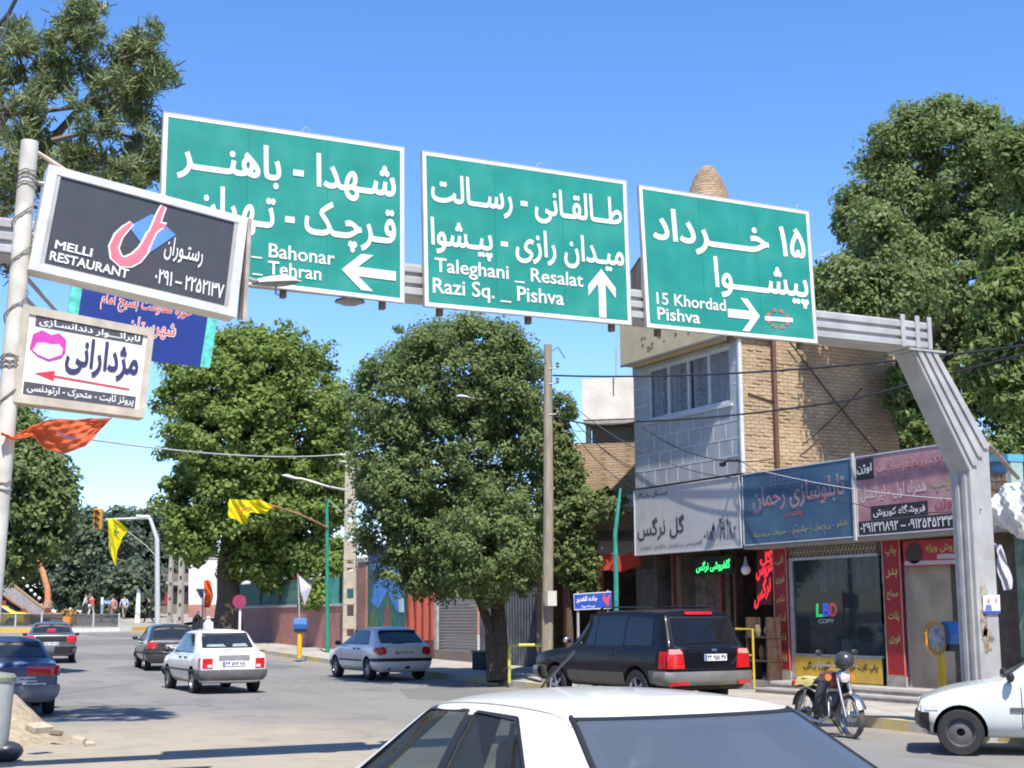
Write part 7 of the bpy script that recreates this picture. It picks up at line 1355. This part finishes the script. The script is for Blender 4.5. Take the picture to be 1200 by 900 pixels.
# ---------------------------------------------------------------- silver hatchback
PSV = paint('silver_blue_paint', (.72, .70, .655), .05, dirt=.10)
def hatch206(name, label, loc, rz, pm, rmat=ALLOY):
    r, h = car(name, label, 'car', loc, rz, 3.83, 1.66, 1.43, belt=.93, hood=.93, nose=.66, yb=-1.80, yr=-1.22, yf=.12, yc=.92, wt=.73, axles=(1.18, -1.22), wr=.295, pmat=pm, rim='six', rimmat=rmat, tw=.1)
    windows(h, GLD, GLD, GLD); seams(h); mirror(h, .78, .98, TRIM); bumper(h, 'rear_bumper', 'B', .28, .55, .05, pm); bumper(h, 'bumper_strip', 'B', .50, .59, .062, TRIM, .36, 2); bumper(h, 'front_bumper', 'F', .26, .50, .05, pm); strip(h, 'side_moulding', -.85, .85, .50, .55, 'LR', TRIM, .012)
    for s_ in (-1, 1): h.patch('tail_lamp', [(s_*.50, .72), (s_*.70, .66), (s_*.82, .74), (s_*.80, .86), (s_*.56, .90)], 'B', LREDL, .014, (6, 5), round_=.2); h.patch('headlight', [(s_*.36, .50), (s_*.66, .52), (s_*.62, .64), (s_*.40, .62)], 'F', LCLR, .012, (5, 3)); h.patch('tail_lamp_side', [(-1.88, .74), (-1.62, .78), (-1.66, .90), (-1.88, .88)], 'L' if s_ < 0 else 'R', LREDL, .010, (5, 3), round_=.15)
    plate(h, -.26, .26, .68, .79, '۵۱ ۳۴۷ ۲۱'); return r, h
r, h = hatch206('silver_hatchback', 'silver blue hatchback parked at the kerb before the mural', H206_LOC, H206_RZ, PSV)
h.patch('exhaust', [(-.50, .30), (-.42, .30), (-.42, .34), (-.50, .34)], 'B', CHROME, .06, (2, 1)); h.patch('rear_wiper', [(-.30, .965), (.02, .975), (.02, .99), (-.30, .98)], 'B', TRIM, .012, (4, 1)); h.patch('fog_lamp', [(.0, .33), (.14, .33), (.14, .38), (.0, .38)], 'B', TRIM, .055, (2, 1))
r, h = hatch206('dark_hatchback', 'dark grey hatchback half hidden ahead of the white boxy saloon', DH_LOC, DH_RZ, paint('graphite_paint', (.045, .046, .048), .3))
# ---------------------------------------------------------------- grey saloon far left and the dark blue one
def saloon405(name, label, loc, rz, pm):
    r, h = car(name, label, 'car', loc, rz, 4.40, 1.70, 1.41, belt=.90, hood=.87, nose=.66, trunk=.99, yb=-1.60, yr=-.92, yf=.35, yc=1.15, wt=.73, axles=(1.32, -1.33), wr=.295, pmat=pm, rim='seven', tw=.36)
    windows(h, GLD, GLD, GLD); seams(h); mirror(h, .95, .95, TRIM); bumper(h, 'front_bumper', 'F', .30, .52, .05, pm); return r, h
r, h = saloon405('grey_saloon', 'dark grey saloon car driving away at the far left, beneath the curved orange post', G405_LOC, G405_RZ, paint('slate_paint', (.10, .115, .13), .3))
bumper(h, 'rear_bumper', 'B', .30, .58, .06, M('slate_bumper', (.10, .11, .125), .5)); h.patch('garnish', [(-.52, .74), (.52, .74), (.52, .92), (-.52, .92)], 'B', TRIM, .012, (8, 2)); plate(h, -.26, .26, .60, .71, '۶۸ ۲۱۴ ۳۵'); h.patch('valance', [(.12, .34), (.8, .34), (.8, .56), (.12, .56)], 'B', TRIM, .064, (6, 2))
for s_ in (-1, 1): h.patch('tail_lamp', [(s_*.54, .70), (s_*.84, .70), (s_*.84, .93), (s_*.54, .93)], 'B', LREDL, .014, (5, 4))
h.patch('brake_light', [(-.16, 1.06), (.16, 1.06), (.12, 1.16), (-.12, 1.16)], 'B', LREDL, .010, (4, 2))
r, h = saloon405('blue_saloon', 'dark blue saloon with white rear window stickers cut by the left edge of the photo', BLUE_LOC, BLUE_RZ, paint('dark_blue_paint', (.036, .062, .15), .3))
bumper(h, 'rear_bumper', 'B', .26, .56, .07, M('dusty_grey_bumper', (.21, .21, .21), .55, dirt=.3)); plate(h, -.26, .26, .60, .71, '۲۲ ۷۴۱ ۵۹')
for s_ in (-1, 1): h.patch('tail_lamp', [(s_*.26, .74), (s_*.84, .72), (s_*.84, .90), (s_*.26, .88)], 'B', LREDL, .014, (8, 4))
STK = M('sticker_white', (.62, .63, .66), .5, var=.25, scale=20); h.patch('trunk_sticker', [(.02, .925), (.2, .93), (.30, .95), (.16, .975), (.04, .97)], 'B', STK, .012, (5, 2))
for z, x0, x1 in ((.68, .05, .42), (.62, .1, .45), (.57, .2, .6)): h.patch('trunk_lettering', [(x0, z), (x1, z), (x1, z+.028), (x0, z+.028)], 'B', STK, .075 if z < .58 else .02, (4, 1))
r, h = saloon405('yellow_taxi', 'yellow taxi roof showing behind the railing at the far left', TAXI_LOC, TAXI_RZ, paint('taxi_yellow', (.70, .50, .01)))
MB().cbox((0, 0, 1.50), (.6, .25, .16)).build('roof_light', M('taxi_light', (.65, .62, .12), .4), r, local=True)
# ---------------------------------------------------------------- motorcycle
mc = empty('motorcycle', MOTO_LOC, 'worn black motorcycle on its stand facing the street with yellow cloth on the seat', 'motorcycle', None, MOTO_RZ); WP[mc.name] = Vector((0, 0, 0))
MFR = M('moto_black', (.022, .022, .024), .45, dirt=.2); MCH = M('moto_chrome', (.50, .50, .50), .25, .9, dirt=.15); TANK = M('moto_tank', (.16, .022, .018), .35, coat=.5, dirt=.2); ENG = M('engine_grey', (.20, .20, .20), .5, .5, dirt=.3)
def mwheel(y, r=.305, parent=mc):
    e = bpy.data.objects.new('wheel', None); COL.objects.link(e); e.parent = parent; e.location = (0, y, r); n = 28
    MB().lathe([(r*.85, -.035), (r*.93, -.045), (r, -.02), (r, .02), (r*.93, .045), (r*.85, .035), (r*.83, 0), (r*.85, -.035)], (0, 0, 0), 'x', n, False).build('tyre', M('dusty_tyre', (.09, .08, .07), .9, dirt=.4), e, True, local=True); MB().lathe([(r*.84, -.03), (r*.82, -.03), (r*.80, 0), (r*.82, .03), (r*.84, .03)], (0, 0, 0), 'x', n, False).build('rim', MCH, e, True, local=True)
    mb = MB()
    for k in range(18): t = 2*math.pi*k/18; mb.tube([(.03*(-1)**k, .04*math.cos(t+.4), .04*math.sin(t+.4)), (0, r*.82*math.cos(t), r*.82*math.sin(t))], .003, 4, False)
    mb.build('spokes', MCH, e, local=True); MB().lathe([(.05, -.06), (.075, -.05), (.075, .05), (.05, .06)], (0, 0, 0), 'x', 14).build('hub', MCH, e, True, local=True)
mwheel(.62); mwheel(-.62)
for s_ in (-1, 1):
    MB().tube([(s_*.09, .62, .305), (s_*.09, .50, .62), (s_*.085, .42, .84)], [.026, .024, .02], 8).build('fork', MCH, mc, True, local=True); MB().tube([(s_*.10, -.62, .305), (s_*.12, -.42, .66)], [.03, .025], 8).build('shock_absorber', MCH, mc, True, local=True); MB().tube([(s_*.08, -.62, .305), (s_*.08, -.10, .34)], .018, 6).build('swing_arm', MFR, mc, local=True)
    MB().tube([(s_*.20, .35, .85), (s_*.20, .37, .85)], .05, 10).build('indicator', LAMB, mc, local=True); MB().tube([(s_*.02, .40, .98), (s_*.20, .42, 1.02), (s_*.34, .32, 1.02), (s_*.38, .22, 1.0)], .012, 6).build('handlebar', MCH, mc, True, local=True); MB().tube([(s_*.30, .33, 1.02), (s_*.30, .30, 1.16)], .005, 5).build('mirror_stalk', MCH, mc, local=True); MB().ball((s_*.30, .30, 1.20), (.06, .012, .045), 10, 6).build('mirror', MFR, mc, True, local=True)
    MB().tube([(s_*.08, .0, .30), (s_*.22, .0, .28)], .014, 6).build('foot_peg', MFR, mc, local=True)
MB().tube([(0, .38, .92), (0, .30, .50), (0, .05, .26), (0, -.20, .28), (0, -.30, .66), (0, .30, .80)], .022, 8).build('frame', MFR, mc, True, local=True); MB().tube([(0, -.30, .66), (0, -.75, .74)], .03, 6).build('rear_frame', MFR, mc, local=True)
mb = MB(); n = 12; mb.lathe([(.03, -.26), (.11, -.20), (.135, 0), (.12, .16), (.04, .22)], (0, .12, .80), 'y', n); o = mb.build('fuel_tank', TANK, mc, True, local=True)
bevel(MB().box((-.12, -.62, .73), (.12, -.06, .81)).build('seat', MFR, mc, local=True), .03, 3); MB().grid(lambda u, v: Vector((-.17+.34*u, -.66+.5*v, .825-.12*(2*u-1)**4+.012*math.sin(u*17+v*9))), 16, 12).build('yellow_cloth', fabric('moto_yellow', (.55, .46, .16), .1), mc, True, local=True)
MB().grid(lambda u, v: Vector((-.175-.02*math.sin(v*9), -.62+.3*v, .80-.30*u+.02*math.sin(v*13))), 8, 10).build('saddle_bag', fabric('moto_pale_bag', (.60, .58, .54), .1), mc, True, local=True); MB().tube([(-.10, -.72, .80), (.10, -.72, .80), (.10, -.86, .79), (-.10, -.86, .79), (-.10, -.72, .80)], .012, 6).build('luggage_rack', MCH, mc, local=True); bevel(MB().box((-.09, -.90, .66), (.09, -.80, .76)).build('tail_lamp', LREDL, mc, local=True), .02, 2)
mb = MB(); mb.cbox((0, .05, .42), (.18, .24, .22)); mb.cbox((0, .14, .52), (.16, .14, .22), Matrix.Rotation(.5, 3, 'X')); mb.lathe([(.10, -.13), (.10, .13)], (0, -.04, .34), 'x', 14); bevel(mb.build('engine', ENG, mc, local=True), .015, 2)
MB().tube([(.09, .16, .48), (.13, .24, .30), (.14, .0, .20), (.15, -.40, .24), (.16, -.85, .32)], [.02, .02, .025, .042, .045], 10).build('exhaust', MCH, mc, True, local=True)
MB().lathe([(.02, .50), (.085, .47), (.10, .40), (.06, .36)], (0, 0, .86), 'y', 16).build('headlight', MCH, mc, True, local=True); MB().lathe([(.08, .505), (.03, .515)], (0, 0, .86), 'y', 16).build('headlight_lens', LCLR, mc, local=True)
def fender(y, r, a0, a1, nm, mat): 
    def fn(u, v): t = a0+(a1-a0)*u; w = (v-.5)*.13; rr2 = r-.02*abs(2*v-1)**2; return Vector((w, y+rr2*math.cos(t), .305+rr2*math.sin(t)))
    MB().grid(fn, 14, 4).build(nm, mat, mc, True, local=True)
fender(.62, .345, .35, 2.2, 'front_mudguard', MCH); fender(-.62, .345, .6, 2.9, 'rear_mudguard', MFR)
LSH = M('leg_shield', (.03, .032, .035), .7, dirt=.25)
for s_ in (-1, 1): MB().grid(lambda u, v: Vector((s_*(.13+.09*math.sin(2.6*v)*(.6+.4*u)+.02*math.sin(u*7+v*5)), .30-.26*u-.10*v, .80-.52*v+.05*math.sin(u*3)*v)), 10, 12).build('leg_shield', LSH, mc, True, local=True)
MB().tube([(-.08, -.08, .26), (-.24, -.02, .0)], .012, 6).build('side_stand', MFR, mc, local=True)
hm_ = mc.matrix_basis @ Vector((-.02, .46, 1.06)); hl_ = empty('helmet', hm_, 'dark grey motorcycle helmet hung on the motorcycle headlight', 'helmet')
MB().ball(hm_+Vector((0, 0, .03)), (.135, .15, .135), 18, 12).build('shell', M('helmet_shell', (.045, .045, .05), .3, coat=.6), hl_, True)
MB().lathe([(.138, -.03), (.142, -.05), (.12, -.075), (.10, -.07)], hm_+Vector((0, 0, .03)), 'z', 18).build('rim', BLACK, hl_, True)
# ================================================================== PEOPLE ACROSS THE SQUARE
SKIN = M('skin', (.42, .26, .18), .6); HAIRM = M('dark_hair', (.02, .016, .013), .7)
def skinned(name, vs, es, rs, mat, parent, root=0):
    me = bpy.data.meshes.new(name); me.from_pydata(vs, es, []); o = bpy.data.objects.new(name, me); COL.objects.link(o); o.modifiers.new('k', 'SKIN'); sv = me.skin_vertices[0].data
    for i, q in enumerate(rs): sv[i].radius = (q, q) if not isinstance(q, tuple) else q
    sv[root].use_root = True; o.modifiers.new('s', 'SUBSURF').levels = 1; bpy.context.view_layer.update(); e = bpy.data.meshes.new_from_object(o.evaluated_get(bpy.context.evaluated_depsgraph_get())); bpy.data.objects.remove(o); e.name = name; e.shade_smooth(); return link(name, e, mat, parent)
def person(loc, rz, label, top_c, leg_c, h=1.72, stride=.2, skirt=None, scarf=None):
    r = empty('person', loc, label, 'person', 'people across the square', rz); WP[r.name] = Vector((0, 0, 0)); k = h/1.72; V_ = lambda x, y, z: (x*k, y*k, z*k)
    vs = [V_(0, 0, .92), V_(0, .01, 1.15), V_(0, .0, 1.38), V_(0, .0, 1.46), V_(0, .03, 1.54), V_(0, .03, 1.66), V_(.10, 0, .88), V_(.11, stride*.6, .48), V_(.11, stride, .07), V_(.11, stride+.13, .03), V_(-.10, 0, .88), V_(-.11, -stride*.3, .48), V_(-.11, -stride*1.2, .09), V_(-.11, -stride*1.2+.13, .03), V_(.19, 0, 1.38), V_(.25, -stride*.3, 1.12), V_(.25, .06-stride*.3, .88), V_(.25, .08-stride*.3, .76), V_(-.19, 0, 1.38), V_(-.25, stride*.4, 1.12), V_(-.25, .06+stride*.5, .88), V_(-.25, .08+stride*.5, .76)]
    es = [(0, 1), (1, 2), (2, 3), (3, 4), (4, 5), (0, 6), (6, 7), (7, 8), (8, 9), (0, 10), (10, 11), (11, 12), (12, 13), (2, 14), (14, 15), (15, 16), (16, 17), (2, 18), (18, 19), (19, 20), (20, 21)]
    rs = [(.15*k, .10*k), (.14*k, .10*k), (.15*k, .10*k), .055*k, .085*k, .07*k, .085*k, .06*k, .042*k, .03*k, .085*k, .06*k, .042*k, .03*k, .055*k, .043*k, .035*k, .03*k, .055*k, .043*k, .035*k, .03*k]
    skinned('body', vs, es, rs, SKIN, r)
    s2 = [(a*1.22 if not isinstance(a, tuple) else (a[0]*1.12, a[1]*1.35)) for a in rs]; tv = [0, 1, 2, 14, 15, 16, 18, 19, 20]; ix = {v: i for i, v in enumerate(tv)}
    skinned('shirt', [vs[i] for i in tv], [(ix[a], ix[b_]) for a, b_ in es if a in ix and b_ in ix], [s2[i] for i in tv], top_c, r)
    lv = [0, 6, 7, 8, 10, 11, 12]; ix = {v: i for i, v in enumerate(lv)}; skinned('trousers', [vs[i] for i in lv], [(ix[a], ix[b_]) for a, b_ in es if a in ix and b_ in ix], [(s2[i] if i else (.165*k, .135*k)) for i in lv], leg_c, r)
    MB().ball(V_(0, -.005, 1.655), (.092*k, .10*k, .09*k), 12, 8).build('hair' if not scarf else 'headscarf', scarf or HAIRM, r, True, local=True)
    for s_ in (-1, 1): MB().cbox(V_(s_*.11, stride+.07 if s_ > 0 else -stride*1.2+.07, .035), (.09, .26, .07)).build('shoe', BLACK, r, local=True)
    MB().ball(V_(0, .125, 1.60), (.015, .02, .02), 8, 6).build('nose', SKIN, r, True, local=True)
    for s_ in (-1, 1): MB().ball(V_(s_*.035, .108, 1.625), (.012, .008, .008), 6, 4).build('eye', HAIRM, r, True, local=True)
    if skirt: MB().lathe([(.30*k, .04*k), (.28*k, .4*k), (.22*k, .9*k), (.235*k, 1.25*k), (.20*k, 1.42*k), (.10*k, 1.56*k)], (0, 0, 0), 'z', 18).build('chador', skirt, r, True, local=True)
cl_ = lambda n, c: M('cloth_'+n, c, .85, var=.15)
for px, d, rz, lab, a, b_, kw in ((101, 104, 1.2, 'person in a white top and dark trousers, farthest left of the people across the square', cl_('white', (.66, .66, .70)), cl_('dark', (.04, .045, .06)), {}), (107.5, 103, -1.0, 'person in a red and white top beside the one in white across the square', cl_('red', (.55, .06, .06)), cl_('pale', (.45, .42, .40)), {}),
    (133, 98, .3, 'person in a rust pink shirt standing at the far kerb', cl_('rust', (.46, .22, .16)), cl_('brown', (.25, .17, .12)), {}), (146, 101, .2, 'person in a light blue shirt walking on the far pavement', cl_('blue', (.42, .52, .72)), cl_('tan', (.24, .19, .15)), {}),
    (175, 95, 1.3, 'person in black walking past the foot of the traffic light mast', cl_('black', (.015, .015, .017)), cl_('black', (.015, .015, .017)), dict(stride=.3)),
    (232, 66, 2.4, 'person in a black chador and white scarf carrying a pale bag behind the dark hatchback', cl_('black', (.015, .015, .017)), cl_('black', (.015, .015, .017)), dict(scarf=cl_('white', (.66, .66, .70)), skirt=M('chador_black', (.012, .012, .014), .85), h=1.62)),
    (245, 63, 2.6, 'person with a white head shawl just above the roof of the white boxy saloon', cl_('white', (.66, .66, .70)), cl_('grey', (.3, .3, .3)), dict(scarf=cl_('white', (.66, .66, .70)), skirt=M('shawl_white', (.62, .61, .60), .85), h=1.45))):
    q = at(px, d); person((q[0], q[1], q[2]+(.22 if d > 90 else 0)), rz, lab, a, b_, **kw)
